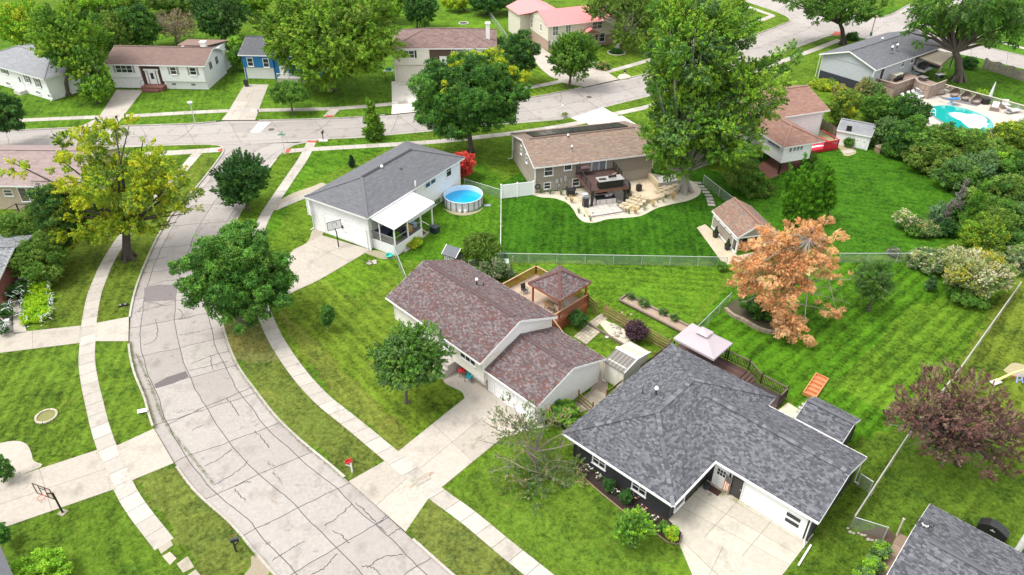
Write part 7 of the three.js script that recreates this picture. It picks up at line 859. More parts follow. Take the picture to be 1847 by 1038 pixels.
for (const [x, y, h, l] of [[514, 279, 2.9, 'green street name sign at the near junction corner'], [1414, 28, 2.9, 'green street name sign at the far upper junction']]) { const t = thing('street_sign', l, 'street sign', G(x, y), .1); part(t, 'pole', rod(V(0, 0, 0), V(0, h, 0), .035), galv); for (const [r, yy] of [[0, h - .05], [1.4, h + .17]]) { const b = part(t, 'blade', box(.95, .2, .02, 0, yy, 0, r), M(.01, .3, .16, .5)); part(b, 'lettering', mg(Array.from({ length: 7 }, (_, i) => box(.06, .09, .028, -.33 + i * .11, 0, 0))).rotateY(r).translate(0, yy, 0), M(.75, .78, .75, .6)); } }
function mailbox(label, x, y, turn, body, post, o = {}) { const t = thing('mailbox', label, 'mailbox', G(x, y), turn); part(t, 'post', mg([box(.1, 1.15, .1, 0, .57, 0), beam(V(0, .6, 0), V(0, 1.0, .35), .06)]), post); const g = new THREE.CylinderGeometry(.13, .13, .5, 12, 1, false, 0, Math.PI).rotateZ(Math.PI / 2).rotateX(-Math.PI / 2).rotateY(Math.PI / 2); const b = part(t, 'box', mg([g.translate(0, 1.26, .12), box(.26, .14, .5, 0, 1.19, .12)]), body); part(b, 'flap', box(.24, .24, .02, 0, 1.24, .38), body); part(b, 'flag', mg([box(.02, .2, .03, .15, 1.35, 0), box(.02, .08, .12, .15, 1.45, .05)]), M(.5, .04, .03, .5)); if (o.pad) part(t, 'pad', box(1.2, .04, .6, 0, .04, 0), conc(.75, .73, .7)); return t; }
mailbox('red mailbox on a white post at the foot of the maroon house verge', 635, 852, -1.0, M(.5, .02, .03, .4), white); mailbox('black mailbox on a dark post at the bottom verge', 426, 996, 1.9, M(.02, .022, .028, .4), M(.02, .022, .028, .5)); mailbox('black mailbox beside the drive of the white bi-level house', 214, 225, .2, black, black); mailbox('black mailbox on a pale pad at the junction kerb', 583, 254, 3.1, black, wood(.1, .07, .05), { pad: true }); mailbox('white mailbox beside a round shrub behind the solar panels', 1014, 206, 3.0, white, white); mailbox('dark mailbox in a pale stone patch before the pink roofed house', 1125.5, 141, .2, black, white); mailbox('grey mailbox beside the drive of the blue house', 468, 213, .2, grain(.3, .3, .3), grain(.3, .27, .24));
ground('stone_patch', slabGeo(spline(px([[1114, 139], [1120, 134], [1130, 134], [1138, 139], [1130, 142], [1116, 142], [1114, 139]]), 30).map((p) => p.setY(.012)), 0), grain(.62, .56, .4)); tree('shrub', 'small grey shrub at the foot of the white mailbox', 'shrub', [1019, 210], [[1019, 207, 6, 5]], { pal: P3.sage.concat(P3.tan), noTrunk: true, ls: .35, boughs: 10 });
function ring(label, x, y, R, inner, mats) { const t = thing('fire_ring', label, 'fire pit', G(x, y)); for (let i = 0; i < 18; i++) { const a = i / 18 * 6.283; part(t, 'stone', box(R * .33, .12, .16, 0, .05, R).rotateY(a + rr(-.05, .05)), pick(mats)); } part(t, 'ash', new THREE.CircleGeometry(R, 24).rotateX(-Math.PI / 2).translate(0, .02, 0), inner); return t; }
ring('round stone ringed tree bed on the left front lawn', 83, 752, .75, grain(.2, .2, .06), [grain(.42, .38, .28), grain(.5, .45, .34)]); ring('white fire ring on the far lawn behind the beige house', 836, 42, .95, grain(.06, .05, .05), [grain(.65, .63, .58)]); ring('ring of stones around the sycamore foot', 1112, 95, 1.6, grain(.06, .08, .03), [grain(.5, .46, .38)]);
// ---------------------------------------------------------------- small things near the maroon house
function patioChair(label, x, y, turn, col) { const t = thing('patio_chair', label, 'chair', G(x, y, .04), turn); part(t, 'seat', box(.55, .05, .5, 0, .45, 0, 0, .06), grain(...col, .6)); part(t, 'backrest', box(.55, .55, .05, 0, .8, -.27, 0, -.25), grain(...col, .6)); for (const x2 of [-.3, .3]) { part(t, 'armrest', tube([V(x2, .0, .28), V(x2, .62, .26), V(x2, .68, .1), V(x2, .62, -.28)], .024), darkMetal); part(t, 'leg', rod(V(x2, 0, -.3), V(x2, .62, -.26), .024), darkMetal); } return t; }
patioChair('red patio chair on the walk before the maroon roofed house', 832, 676, -1.1, [.55, .015, .02]); patioChair('teal patio chair on the walk before the maroon roofed house', 847, 687, -.3, [.005, .3, .34]);
{ const g = setting('garden_bed'), t = wood(.16, .12, .09); part(g, 'pebbles', slabGeo(px([[1080, 583], [1091, 578], [1150, 606], [1126, 622], [1100, 606]]).map((p) => p.setY(.04)), .04), gravelMat); for (const [a, b] of [[[1058, 582], [1127, 624]], [[1127, 624], [1160, 640]]]) part(g, 'timber', beam(G(...a, .1), G(...b, .1), .2, .2), t); for (let i = 0; i < 26; i++) { const p = G(rr(1090, 1135), rr(585, 612)); part(g, 'stone', new THREE.IcosahedronGeometry(rr(.08, .2), 1).scale(1.2, .6, 1).translate(p.x, .08, p.z), grain(...pick([[.5, .46, .4], [.3, .27, .22], [.6, .56, .5], [.2, .17, .13]]))); }
  const P = setting('paver_path'); part(P, 'bed', slabGeo(px([[1035, 607], [1062, 585], [1083, 600], [1056, 622]]).map((p) => p.setY(.02)), .02), seam); const A = G(1035, 608), B = G(1060, 586), D = G(1058, 622); const pm2 = [[.42, .37, .29], [.47, .42, .33], [.37, .33, .26]].map((c) => conc(...c)); for (let i = 0; i < 6; i++) for (let j = 0; j < 5; j++) { const at = (a, b) => A.clone().addScaledVector(B.clone().sub(A), a).addScaledVector(D.clone().sub(A), b).setY(.045 + ((i * 7 + j * 3) % 4) * .004); part(P, 'paver', slabGeo([at(i / 6 + .008, j / 5 + .008), at((i + 1) / 6 - .008, j / 5 + .008), at((i + 1) / 6 - .008, (j + 1) / 5 - .008), at(i / 6 + .008, (j + 1) / 5 - .008)], .04), pick(pm2)); } const A2 = G(1060, 584), B2 = G(1084, 566), D2 = G(1074, 592); for (let i = 0; i < 6; i++) for (let j = 0; j < 3; j++) { const at = (a, b) => A2.clone().addScaledVector(B2.clone().sub(A2), a).addScaledVector(D2.clone().sub(A2), b).setY(.045); part(P, 'paver', slabGeo([at(i / 6 + .008, j / 3 + .012), at((i + 1) / 6 - .008, j / 3 + .012), at((i + 1) / 6 - .008, (j + 1) / 3 - .012), at(i / 6 + .008, (j + 1) / 3 - .012)], .04), pick(pm2)); }
  const R = setting('rose_bed'), o = [[1117, 541], [1132, 530], [1180, 556], [1254, 594], [1240, 604], [1180, 573]]; part(R, 'pebbles', slabGeo(px(o).map((p) => p.setY(.1)), .1), M(.62, .48, .38, .95, { map: gravel, bumpMap: gravel, bumpScale: .02 })); o.forEach((p, i) => { for (const y of [.08, .22]) part(R, 'timber', beam(G(...p, y), G(...o[(i + 1) % 6], y), .18, .13), pick([wood(.2, .15, .12), wood(.26, .2, .16)])); });
  [[1138, 541, 'leftmost'], [1158, 551, 'second'], [1165, 556, 'third'], [1196, 569, 'fourth'], [1216, 580, 'rightmost']].forEach(([x, y, s]) => { const b = tree('rose_bush', s + ' rose bush in the timber edged bed on the back lawn', 'shrub', [x, y], [[x, y - 7, 8, 9]], { pal: P3.dark.concat(P3.sage), noTrunk: true, ls: .26, boughs: 14, dens: 1.1 }); const fl = []; for (let i = 0; i < 4; i++) fl.push(new THREE.SphereGeometry(.06, 6, 5).translate(rr(-.3, .3), rr(.4, .75), rr(-.2, .3))); part(b, 'flowers', mg(fl), M(.5, .06, .07, .7)).userData.kind = 'stuff'; });
  ground('mulch_bed', slabGeo(px([[1040, 835], [1048, 836], [1205, 938], [1230, 962], [1225, 980], [1208, 978], [1180, 958], [1130, 925], [1060, 868]]).map((p) => p.setY(.03)), .06), grain(.035, .022, .018, 1)); part(setting('bed_edging'), 'edging', tube(spline(px([[1042, 850], [1062, 870], [1130, 926], [1180, 960], [1207, 979], [1226, 981], [1231, 965]], .05), 30), .05, .05, 5), grain(.3, .19, .13));
  [[1060, 851], [1078, 866], [1108, 892], [1146, 901], [1158, 926], [1180, 941]].forEach(([x, y], i) => { const t2 = thing('flower_clump', ['topmost', 'second', 'third', 'fourth', 'fifth', 'lowest'][i] + ' clump of white and pink flowers in the mulch bed', 'flowers', G(x, y, .03)); part(t2, 'stems', mg(Array.from({ length: 9 }, (_, k) => rod(V(0, 0, 0), V(Math.cos(k) * .22, rr(.3, .5), Math.sin(k) * .22), .012, .008, 4))), grassM.green); part(t2, 'blooms', mg(Array.from({ length: 9 }, (_, k) => new THREE.SphereGeometry(rr(.03, .075), 6, 5).scale(1, .6, 1).translate(Math.cos(k * 2.4) * rr(.05, .36), rr(.3, .55), Math.sin(k * 2.4) * rr(.05, .36)))), M(...pick([[.72, .66, .68], [.6, .3, .33], [.75, .72, .72]]), .8)).userData.kind = 'stuff'; });
  const bk = thing('bucket', 'dark round planter pot at the charcoal wall by the door', 'pot', uvXZ(43.36, -14.2, -35.35, .04)); part(bk, 'pot', new THREE.CylinderGeometry(.27, .2, .4, 16).translate(0, .2, 0), M(.025, .04, .05, .4)); part(bk, 'soil', new THREE.CircleGeometry(.24, 16).rotateX(-Math.PI / 2).translate(0, .405, 0), grain(.02, .02, .018));
  const pt = setting('path'); for (let i = 0; i < 6; i++) part(pt, 'paver', slabGeo(px([[1075 - i * 5, 703 + i * 5.4], [1096 - i * 4.5, 714 + i * 5], [1091 - i * 4.5, 719 + i * 5], [1070 - i * 5, 708 + i * 5.4]]).map((p) => p.setY(.03)), .04), conc(...pick([[.42, .37, .3], [.36, .31, .25], [.5, .44, .35]]))); part(pt, 'base', slabGeo(px([[1077, 640], [1098, 660], [1095, 725], [1046, 745], [1036, 728], [1066, 705]]).map((p) => p.setY(.012)), 0), grain(.3, .25, .19)); }
{ const t = thing('cold_frame', 'orange wooden raised bed with cross bars on the striped lawn', 'raised bed', G(1471, 700)), P = px([[1471.5, 678], [1493, 688], [1470, 722], [1448.5, 712]]), C = G(1471, 700), m = [[.62, .22, .08], [.66, .25, .1]].map((c) => wood(...c, .7)); P.forEach((p, i) => part(t, 'side_board', beam(p.clone().sub(C).setY(.16), P[(i + 1) % 4].clone().sub(C).setY(.16), .08, .32), m[i % 2])); for (let i = 1; i < 5; i++) part(t, 'cross_bar', beam(P[0].clone().lerp(P[3], i / 5).sub(C).setY(.2), P[1].clone().lerp(P[2], i / 5).sub(C).setY(.2), .07, .24), m[i % 2]); part(t, 'bed_floor', slabGeo(P.map((p) => p.clone().sub(C).setY(.12)), .03), wood(.55, .22, .1)); [[1463, 727], [1455, 732], [1449, 738], [1445, 745]].forEach(([x, y], i) => { const s = thing('stepping_slab', ['upper', 'second', 'third', 'lower'][i] + ' pale slab below the orange raised bed', 'paving slab', G(x, y), -.45); part(s, 'slab', box(.75, .06, .32, 0, .03, 0), pick(walkMats)); }); ground('patio', slabGeo(px([[1402, 742], [1422, 727], [1450, 745], [1438, 756], [1414, 748]]).map((p) => p.setY(.02)), .04), conc(.6, .54, .42)); }
{ const t = setting('stone_wall'), p = spline(px([[1308, 560], [1322, 572], [1340, 580], [1360, 592], [1380, 600], [1400, 603], [1425, 600]]), 44); for (let i = 0; i < 44; i++) for (let r = 0; r < 2; r++) part(t, 'stone', beam(p[i].clone().setY(.1 + r * .17), p[i].clone().lerp(p[Math.min(44, i + 1)], .92).setY(.1 + r * .17), rr(.26, .34), .16), grain(...pick([[.34, .27, .19], [.4, .33, .24], [.29, .23, .17]]))); part(t, 'soil', slabGeo([...p, ...px([[1420, 560], [1380, 540], [1330, 540], [1312, 552]])].map((q) => q.clone().setY(.1)), 0), grain(.07, .06, .03)); const c = thing('garden_pot', 'dark round pot hidden in the dead orange pine foot', 'pot', G(1393, 583, .1)); part(c, 'pot', new THREE.SphereGeometry(.3, 14, 10).translate(0, .3, 0), grain(.12, .09, .1)); part(c, 'rim', new THREE.TorusGeometry(.2, .03, 6, 16).rotateX(Math.PI / 2).translate(0, .58, 0), grain(.15, .12, .12)); }
// lower right corner
{ const Y = 43.36, t = thing('covered_grill', 'black covered grill beside the bottom right roof', 'grill', G(1786, 966), -.75); part(t, 'cover', (() => { const s = new THREE.Shape(); s.moveTo(-.8, 0); s.lineTo(.8, 0); s.lineTo(.86, .75); s.lineTo(.55, .95); s.lineTo(.1, 1.12); s.lineTo(-.3, 1.12); s.lineTo(-.6, .95); s.lineTo(-.84, .75); return new THREE.ExtrudeGeometry(s, { depth: .6, bevelEnabled: true, bevelSize: .05, bevelThickness: .05, bevelSegments: 2 }).translate(0, 0, -.3); })(), M(.012, .012, .013, .55)); part(t, 'logo', mg([box(.28, .03, .02, 0, .78, .36), box(.06, .04, .02, -.02, .86, .36)]), M(.6, .6, .6, .6));
  const pl = thing('white_post', 'white round column cut by the right edge near the grill', 'post', G(1836, 995)); part(pl, 'column', rod(V(0, 0, 0), V(0, 2.0, 0), .2, .2, 16), white); part(pl, 'cap', new THREE.CylinderGeometry(.22, .22, .06, 16).translate(0, 2.02, 0), white); const p2 = thing('gate_post', 'pale leaning timber gate post beside the grey roof', 'post', G(1618, 966)); part(p2, 'post', rod(V(0, 0, 0), V(.1, 1.5, -.15), .07, .07, 8), wood(.6, .56, .42)); part(p2, 'cap', new THREE.ConeGeometry(.1, .1, 8).translate(.1, 1.55, -.15), wood(.6, .56, .42));
  const pv = setting('path'); for (let i = 0; i < 6; i++) part(pv, 'paver', slabGeo(px([[1622 - i * 10, 962 + i * 19], [1644 - i * 10, 974 + i * 19], [1633 - i * 10, 992 + i * 19], [1611 - i * 10, 980 + i * 19]]).map((p) => p.setY(.03)), .05), conc(...pick([[.27, .19, .14], [.32, .23, .17], [.38, .31, .25]]))); ground('mulch_bed', slabGeo(spline(px([[1540, 962], [1565, 958], [1590, 952], [1612, 962], [1612, 978], [1590, 978], [1560, 970], [1540, 962]]), 30).map((p) => p.setY(.015)), 0), grain(.09, .055, .04, 1));
  for (let i = 0; i < 9; i++) { const p = G(1528 + i * 6.5 + rr(-2, 2), 957 + i * 2.6 + rr(-3, 3)); top1('edging_rock', new THREE.IcosahedronGeometry(rr(.07, .13), 1).scale(1.3, .7, 1).translate(p.x, .05, p.z), grain(.34, .33, .25), 'pale rock in the row along the short chain link return', 'rock', 'rocks along the short fence return'); } }
{ const t = thing('toddler_slide', 'pale toddler slide tipped over with a yellow chute on right lawn', 'toy slide', G(1815, 685), .2); part(t, 'chute', tube([V(-1.6, .15, .3), V(-.6, .35, .1), V(.4, .65, 0), V(1.6, .75, -.1)], .12, .08, 8), M(.65, .55, .22, .6)); part(t, 'platform', box(.9, .08, .5, -1.3, .2, .3, .2), M(.6, .55, .55, .6)); part(t, 'ladder', mg([rod(V(.5, .05, .6), V(.9, .65, .0), .05), rod(V(1.0, .05, .7), V(1.1, .65, .1), .05), rod(V(.6, .25, .5), V(1.05, .25, .55), .04)]), M(.25, .28, .6, .6)); part(t, 'panel', box(.25, .4, .04, .3, .4, .25, .3), M(.5, .05, .06, .6)); ground('bare_patch', slabGeo(spline(px([[1810, 668], [1830, 655], [1850, 660], [1850, 680], [1825, 678], [1810, 668]]), 24).map((p) => p.setY(.01)), 0), grain(.36, .31, .17)); }
{ const d = ray(1669, 948), k = 17, t = thing('drone', 'small white quadcopter drone with black rotor guards hovering at lower right', 'drone', V(d.x * k, CAMH + d.y * k, d.z * k).multiplyScalar(1), -.62); t.rotation.x = 0; const w = M(.6, .6, .62, .4); part(t, 'body', mg([box(.15, .035, .05, 0, 0, 0), box(.09, .02, .035, 0, .025, 0)]), w); part(t, 'battery', box(.09, .02, .045, 0, .05, 0), darkMetal); for (const [x, z] of [[-.12, -.07], [.12, -.07], [-.12, .07], [.12, .07]]) { part(t, 'arm', rod(V(x * .5, 0, z * .5), V(x, .01, z), .008), black); part(t, 'rotor_guard', new THREE.TorusGeometry(.055, .0125, 6, 24).rotateX(Math.PI / 2).translate(x, .02, z), black); part(t, 'rotor', box(.09, .003, .01, 0, .022, 0, 1 + x * 9).translate(x, 0, z), darkMetal); } part(t, 'camera', new THREE.SphereGeometry(.018, 8, 6).translate(0, -.03, .06), black); part(t, 'antenna', rod(V(0, 0, .03), V(-.01, -.01, .11), .006), black); }
// ---------------------------------------------------------------- left side things
{ const P = [[72, 508], [88, 520], [93, 545], [95, 568], [88, 585], [65, 594], [47, 588], [42, 560], [44, 530], [52, 508]], b = G(70, 575), t = tree('hedge', 'yellow green hedge draped at its sides in white netting', 'hedge', b, [[69, 502, 20, 16, -6], [68, 525, 24, 18, -4], [68, 548, 25, 18, -2.2], [66, 570, 25, 18, -.3]], { pal: [[.24, .33, .012], [.2, .31, .015], [.28, .34, .012], [.13, .24, .015]], noTrunk: true, ls: .34, boughs: 24, dens: 2, br: .42 }); const net = grain(.66, .7, .68, .8), q = []; for (const side of [[[52, 505], [45, 525], [42, 545], [41, 565], [46, 582], [58, 591]], [[84, 505], [91, 522], [93, 545], [94, 565], [88, 582], [72, 592]]]) { const pl = spline(px(side), 60); for (let i = 0; i < 60; i++) for (let k = 0; k < 1; k++) { const p = pl[i].clone().sub(b), a = p.clone().add(V(rr(-.15, .15), rr(.1, 1.0), rr(-.15, .15))), e = a.clone().add(V(rr(-.5, .5), rr(-.35, .45), rr(-.4, .4))), m = a.clone().lerp(e, .5).add(V(rr(-.1, .1), .14, rr(-.1, .1))); q.push(tube([a, m, e], rr(.02, .045), .015, 4)); } } part(t, 'netting', mg(q), net).userData.kind = 'stuff';
  [[28, 522, 26, 15, 'long dark shrub wrapped in white netting above the steps'], [8, 560, 14, 14, 'rounded shrub in white netting at the left edge beside the steps'], [4, 592, 9, 12, 'lowest netted shrub at the left edge by the drive']].forEach(([x, y, w, h, l]) => { const bb = G(x, y + h), s = tree('netted_shrub', l, 'shrub', bb, [[x, y, w, h]], { pal: P3.dark, noTrunk: true, ls: .34, boughs: 16, dens: 1.6 }), q2 = [], lo = lobeAt(bb, [x, y, w, h]); for (let i = 0; i < 34; i++) { const a = rnd() * 6.28, yy = rr(.1, 1), r = Math.sqrt(1 - (yy - .2) ** 2 * .9), c = lo.C.clone().sub(bb), p = c.clone().add(V(Math.cos(a) * lo.a * r, (yy - .1) * lo.b, Math.sin(a) * lo.a * r)), e = p.clone().add(V(rr(-.6, .6), rr(-.3, .3), rr(-.5, .5))); q2.push(tube([p, p.clone().lerp(e, .5).add(V(0, .1, 0)), e], .03, .012, 4)); } part(s, 'netting', mg(q2), net).userData.kind = 'stuff'; });
  const st = setting('steps'); for (let i = 0; i < 2; i++) part(st, 'step', slabGeo(px([[10, 541 + i * 3], [22 + i * 6, 537], [22 + i * 7, 553 - i * 3], [18 + i * 5, 556]]).map((p) => p.setY(.34 - i * .17)), .3), conc(.42, .33, .29)); ground('slate_bed', slabGeo(px([[-10, 560], [20, 556], [24, 602], [-10, 606]]).map((p) => p.setY(.015)), 0), grain(.13, .12, .11)); [[16, 573], [15, 586]].forEach(([x, y], i) => { const s = thing('garden_lantern', (i ? 'lower' : 'upper') + ' pale square lantern beside the short walk at left', 'lantern', G(x, y), .3); part(s, 'base', box(.4, .06, .4, 0, .03, 0), grain(.55, .53, .52)); part(s, 'post', mg([[-.16, -.16], [.16, -.16], [-.16, .16], [.16, .16]].map(([a, c]) => box(.04, .45, .04, a, .27, c))), grain(.6, .58, .57)); part(s, 'roof', box(.42, .06, .42, 0, .52, 0), grain(.55, .53, .52)); }); const bl = thing('boulder', 'brown rounded boulder between the netted shrubs at the left edge', 'boulder', G(4, 577)); part(bl, 'stone', new THREE.IcosahedronGeometry(.45, 2).scale(1.2, .7, 1).translate(0, .25, 0), grain(.16, .1, .075)); }
{ [[217, 553, 'left'], [226, 551, 'right']].forEach(([x, y, s]) => { const t = thing('meter_lid', s + ' black utility box lid sunk in the left verge', 'utility lid', G(x, y), .3); part(t, 'lid', box(s === 'left' ? .28 : .5, .14, .3, 0, .07, 0), black); part(t, 'plate', box(.12, .02, .12, 0, .15, 0), grain(.5, .5, .5)); }); const w = thing('yard_sign', 'small white notice lying on the verge left of the road', 'notice', G(257, 745), .3); part(w, 'board', box(.7, .03, .3, 0, .22, 0, 0, .5), M(.85, .85, .85, .5)); part(w, 'stake', rod(V(0, 0, 0), V(0, .25, 0), .02), steel); }
{ const t = thing('rubbish_bin', 'black wheeled bin at the corner of the blue garage', 'bin', G(444.5, 156), 0); part(t, 'body', new THREE.CylinderGeometry(.42, .34, 1.05, 4).rotateY(Math.PI / 4).translate(0, .55, 0), M(.03, .032, .036, .5)); part(t, 'lid', box(.66, .08, .7, 0, 1.1, 0, 0, -.1), M(.04, .042, .046, .5)); for (const x of [-.25, .25]) part(t, 'wheel', rod(V(x - .03, .12, -.3), V(x + .03, .12, -.3), .12, .12, 10), black); const g = thing('garden_shelf', 'white shelf with green watering gear beside the beige house', 'shelf', G(702, 148), .1); part(g, 'top', box(1.6, .08, .6, 0, 1.9, 0), M(.75, .75, .75, .6)); part(g, 'leg', mg([rod(V(.6, 0, 0), V(.6, 1.9, 0), .04), rod(V(-.6, 0, 0), V(-.6, 1.9, 0), .04)]), black); part(g, 'watering_can', mg([new THREE.CylinderGeometry(.25, .25, .5, 12).translate(.3, 2.2, 0), new THREE.SphereGeometry(.22, 10, 8).translate(-.2, 2.15, 0)]), M(.02, .3, .16, .5)); }
// ---------------------------------------------------------------- the grey house's deck, pergola and pool
seed(51);
{
  const Y = -37.12, f = 1.3, hh = .9, at = (x, y, h) => { const q = L(Y, x, y, h); return V(q[0], h, q[1]); };
  const d = house('deck', 'greyish brown wooden deck wrapping the rear of the grey house', Y, 124, -54, 'deck'), R = [[1574, 139], [1617, 151.5], [1651, 140], [1659, 149], [1680, 155], [1708.5, 144]].map(([x, y]) => at(x, y, f + hh)), bw = [wood(.36, .27, .21), wood(.4, .3, .24), wood(.32, .235, .19)];
  const floor = [...R.map((p) => p.clone().setY(f)), V(R[5].x + 1, f, -57.8), V(R[0].x, f, -57.8)]; d.add2('deck_floor', slabGeo(floor, .06), bw[2]);
  for (let i = 0; i < 5; i++) { const a = R[i].clone().setY(0), b = R[i + 1].clone().setY(0), n = Math.max(2, Math.round(a.distanceTo(b) / .3)); for (let k = 0; k < n; k++) d.add2('skirt_board', beam(a.clone().lerp(b, k / n).setY(f / 2), a.clone().lerp(b, (k + .94) / n).setY(f / 2), .04, f - .05), pick(bw)); d.add2('hand_rail', beam(a.clone().setY(f + hh), b.clone().setY(f + hh), .14, .06), wood(.55, .44, .36)); if (i === 0) for (let k = 1; k < n * 2; k++) d.add2('baluster', beam(a.clone().lerp(b, k / n / 2).setY(f + .05), a.clone().lerp(b, k / n / 2 + .001).setY(f + hh), .07), wood(.12, .07, .055)); else for (let k = 0; k < n; k++) d.add2('rail_board', beam(a.clone().lerp(b, k / n).setY(f + hh / 2), a.clone().lerp(b, (k + .9) / n).setY(f + hh / 2), .03, hh - .1), pick(bw)); d.add2('post', box(.13, f + hh + .08, .13, a.x, (f + hh + .08) / 2, a.z), wood(.3, .22, .18)); }
  for (let i = 0; i < 5; i++) d.add2('stair_tread', box(1.6, .06, .4, R[5].x + .6 + i * .42, f - .22 * (i + 1), R[5].z + .4 + i * .1), bw[i % 3]);
  const e = 3.5, C = [[1655, 103], [1690, 90], [1722, 97.5], [1698, 118]].map(([x, y]) => at(x, y, e)), pg = house('pergola', 'pergola with cream fabric roof and curtains beside the grey house', Y, 135, -55, 'pergola'); pg.add2('canopy', slabGeo(C.map((p) => p.clone()), .05), grain(.50, .43, .31, .9)); C.forEach((p, i) => { pg.add2('post', beam(p.clone().setY(f - .1), p.clone(), .16), wood(.16, .1, .075)); pg.add2('beam', beam(p.clone().setY(e - .1), C[(i + 1) % 4].clone().setY(e - .1), .1, .2), wood(.17, .11, .08)); const cu = []; for (let k = 0; k < 5; k++) cu.push(rod(p.clone().add(V(.1 + k * .07, -.15, .05 * (k % 2))), p.clone().add(V(.05 + k * .03, -1.3, 0)), .05, .035), rod(p.clone().add(V(.05 + k * .03, -1.3, 0)), p.clone().add(V(.0 + k * .08, -2.15, 0)), .035, .06)); pg.add2('curtain', cu, grain(.62, .58, .52, .9)).userData.kind = 'stuff'; }); for (let k = 1; k < 8; k++) pg.add2('rafter', beam(C[0].clone().lerp(C[1], k / 8).setY(e - .1), C[3].clone().lerp(C[2], k / 8).setY(e - .1), .05, .1), grain(.44, .37, .27));
  const put = (x, y, h) => uvXZ(Y, ...L(Y, x, y, h), h);
  const so = thing('sectional_sofa', 'dark sectional sofa under the cream pergola', 'sofa', put(1668, 122, f), -Y * RAD + .2); part(so, 'seat', mg([box(3.4, .4, .9, 0, .25, 0), box(.9, .4, 2.2, 1.3, .25, 1.2)]), grain(.07, .07, .075)); part(so, 'backrest', box(3.4, .4, .2, 0, .65, -.4), grain(.06, .06, .065)); for (let i = 0; i < 3; i++) part(so, 'cushion', box(1.0, .14, .8, -1.1 + i * 1.1, .52, .05), grain(.13, .13, .14));
  const dt = thing('dining_table', 'pale clothed dining table on the deck of the grey house', 'table', put(1614, 141, f), -Y * RAD); part(dt, 'cloth', box(2.2, .75, 1.4, 0, .4, 0), grain(.6, .57, .48)); part(dt, 'tabletop', box(2.3, .05, 1.5, 0, .8, 0), grain(.66, .63, .52)); const lc = thing('lounge_chair', 'white cushioned lounge chair behind the dining table on the deck', 'chair', put(1612, 131, f), .8); part(lc, 'seat', box(.8, .3, .8, 0, .3, 0), grain(.6, .6, .62)); part(lc, 'backrest', box(.8, .8, .18, 0, .75, -.4, 0, -.3), grain(.65, .65, .67)); for (let i = 0; i < 3; i++) { const c = thing('deck_chair', ['left', 'middle', 'right'][i] + ' dark chair along the front of the clothed deck table', 'chair', put(1615 + i * 5, 147 - i * 1.6, f), -Y * RAD); part(c, 'seat', box(.5, .06, .5, 0, .45, 0), black); part(c, 'backrest', box(.5, .5, .06, 0, .75, .25), black); part(c, 'leg', mg([box(.05, .45, .5, -.22, .22, 0), box(.05, .45, .5, .22, .22, 0)]), black); }
  const ch = thing('chaise', 'beige reclining chaise before the pergola', 'chair', put(1660, 131, f), .7); part(ch, 'seat', box(.7, .2, 1.6, 0, .35, 0), grain(.5, .46, .42)); part(ch, 'backrest', box(.7, .15, .9, 0, .6, -1, 0, .6), grain(.55, .5, .46)); part(ch, 'leg', mg([box(.06, .3, 1.5, -.3, .15, 0), box(.06, .3, 1.5, .3, .15, 0)]), darkMetal); const gt = thing('side_table', 'pale blue grey glass table on the lower deck of the grey house', 'table', put(1694, 142, f), .3); part(gt, 'tabletop', box(1.3, .05, .8, 0, .75, 0), grain(.36, .4, .43)); part(gt, 'leg', mg([box(.05, .75, .7, -.55, .37, 0), box(.05, .75, .7, .55, .37, 0)]), darkMetal); const ft2 = thing('fire_table', 'square fire table on the lower deck before the chairs', 'fire table', put(1664, 145, f), .5); part(ft2, 'body', box(.9, .55, .9, 0, .28, 0), grain(.1, .08, .075)); part(ft2, 'top', box(1.2, .06, 1.2, 0, .58, 0), grain(.2, .18, .17)); tree('potted_plant', 'bright yellow green potted plant on the deck near the big trunk', 'plant', put(1703, 138, f), [[1703, 134, 5, 4]], { pal: P3.lime.concat(P3.yellow), noTrunk: true, ls: .3, boughs: 10 });
  // pool
  ground('pool_deck', slabGeo(spline(px([[1634, 186], [1650, 172], [1668, 164], [1700, 160], [1740, 172], [1790, 190], [1850, 200], [1860, 212], [1820, 236], [1778, 258], [1740, 256], [1690, 238], [1650, 210], [1634, 186]]), 90).map((p) => p.setY(.06)), .06), conc(.52, .47, .42));
  const o = [[1671, 196], [1684, 192], [1704, 190.5], [1732, 194.5], [1761, 203], [1782, 213], [1793, 225], [1790, 238], [1770, 245], [1740, 241], [1708, 226], [1682, 210]], pl = thing('swimming_pool', 'kidney shaped in ground pool with teal water and painted pale sky reflection', 'pool', G(1735, 216, .06)), C0 = G(1735, 216), rel = (q, y) => q.map((p) => p.clone().sub(C0).setY(y)), edge = spline(px([...o, o[0]]), 90);
  part(pl, 'coping', mg([slabGeo(rel(edge, .1).concat(), 0)]), conc(.5, .46, .42)); part(pl, 'liner', slabGeo(rel(edge, .11).map((p) => p.multiplyScalar(.965).setY(.11)), 0), M(.02, .2, .22, .3)); part(pl, 'water', slabGeo(rel(edge, 0).map((p) => p.clone().multiplyScalar(.94).setY(.12)), 0), M(.01, .30, .27, .06)); const skyRefl = rel(edge, 0).map((p, i) => p.clone().multiplyScalar(.85 - .55 * fb(Math.abs(i - 45) * .11, 3, 3)).add(V(1.2, 0, .6)).setY(.128)); part(pl, 'cover', slabGeo(skyRefl.slice(0, 90), 0), M(.72, .76, .76, .25)); part(pl, 'ladder', mg([tube([V(-4.1, 0, -1.2), V(-4.2, .9, -1.6), V(-4.3, .9, -2.2), V(-4.3, .1, -2.4)].map((p) => p), .05), tube([V(-3.3, 0, -1.2), V(-3.4, .9, -1.6), V(-3.5, .9, -2.2), V(-3.5, .1, -2.4)], .05), rod(V(-4.25, .5, -1.5), V(-3.4, .5, -1.5), .05)]), white);  // pale sheet on the water: a bright sky reflection put in as colour
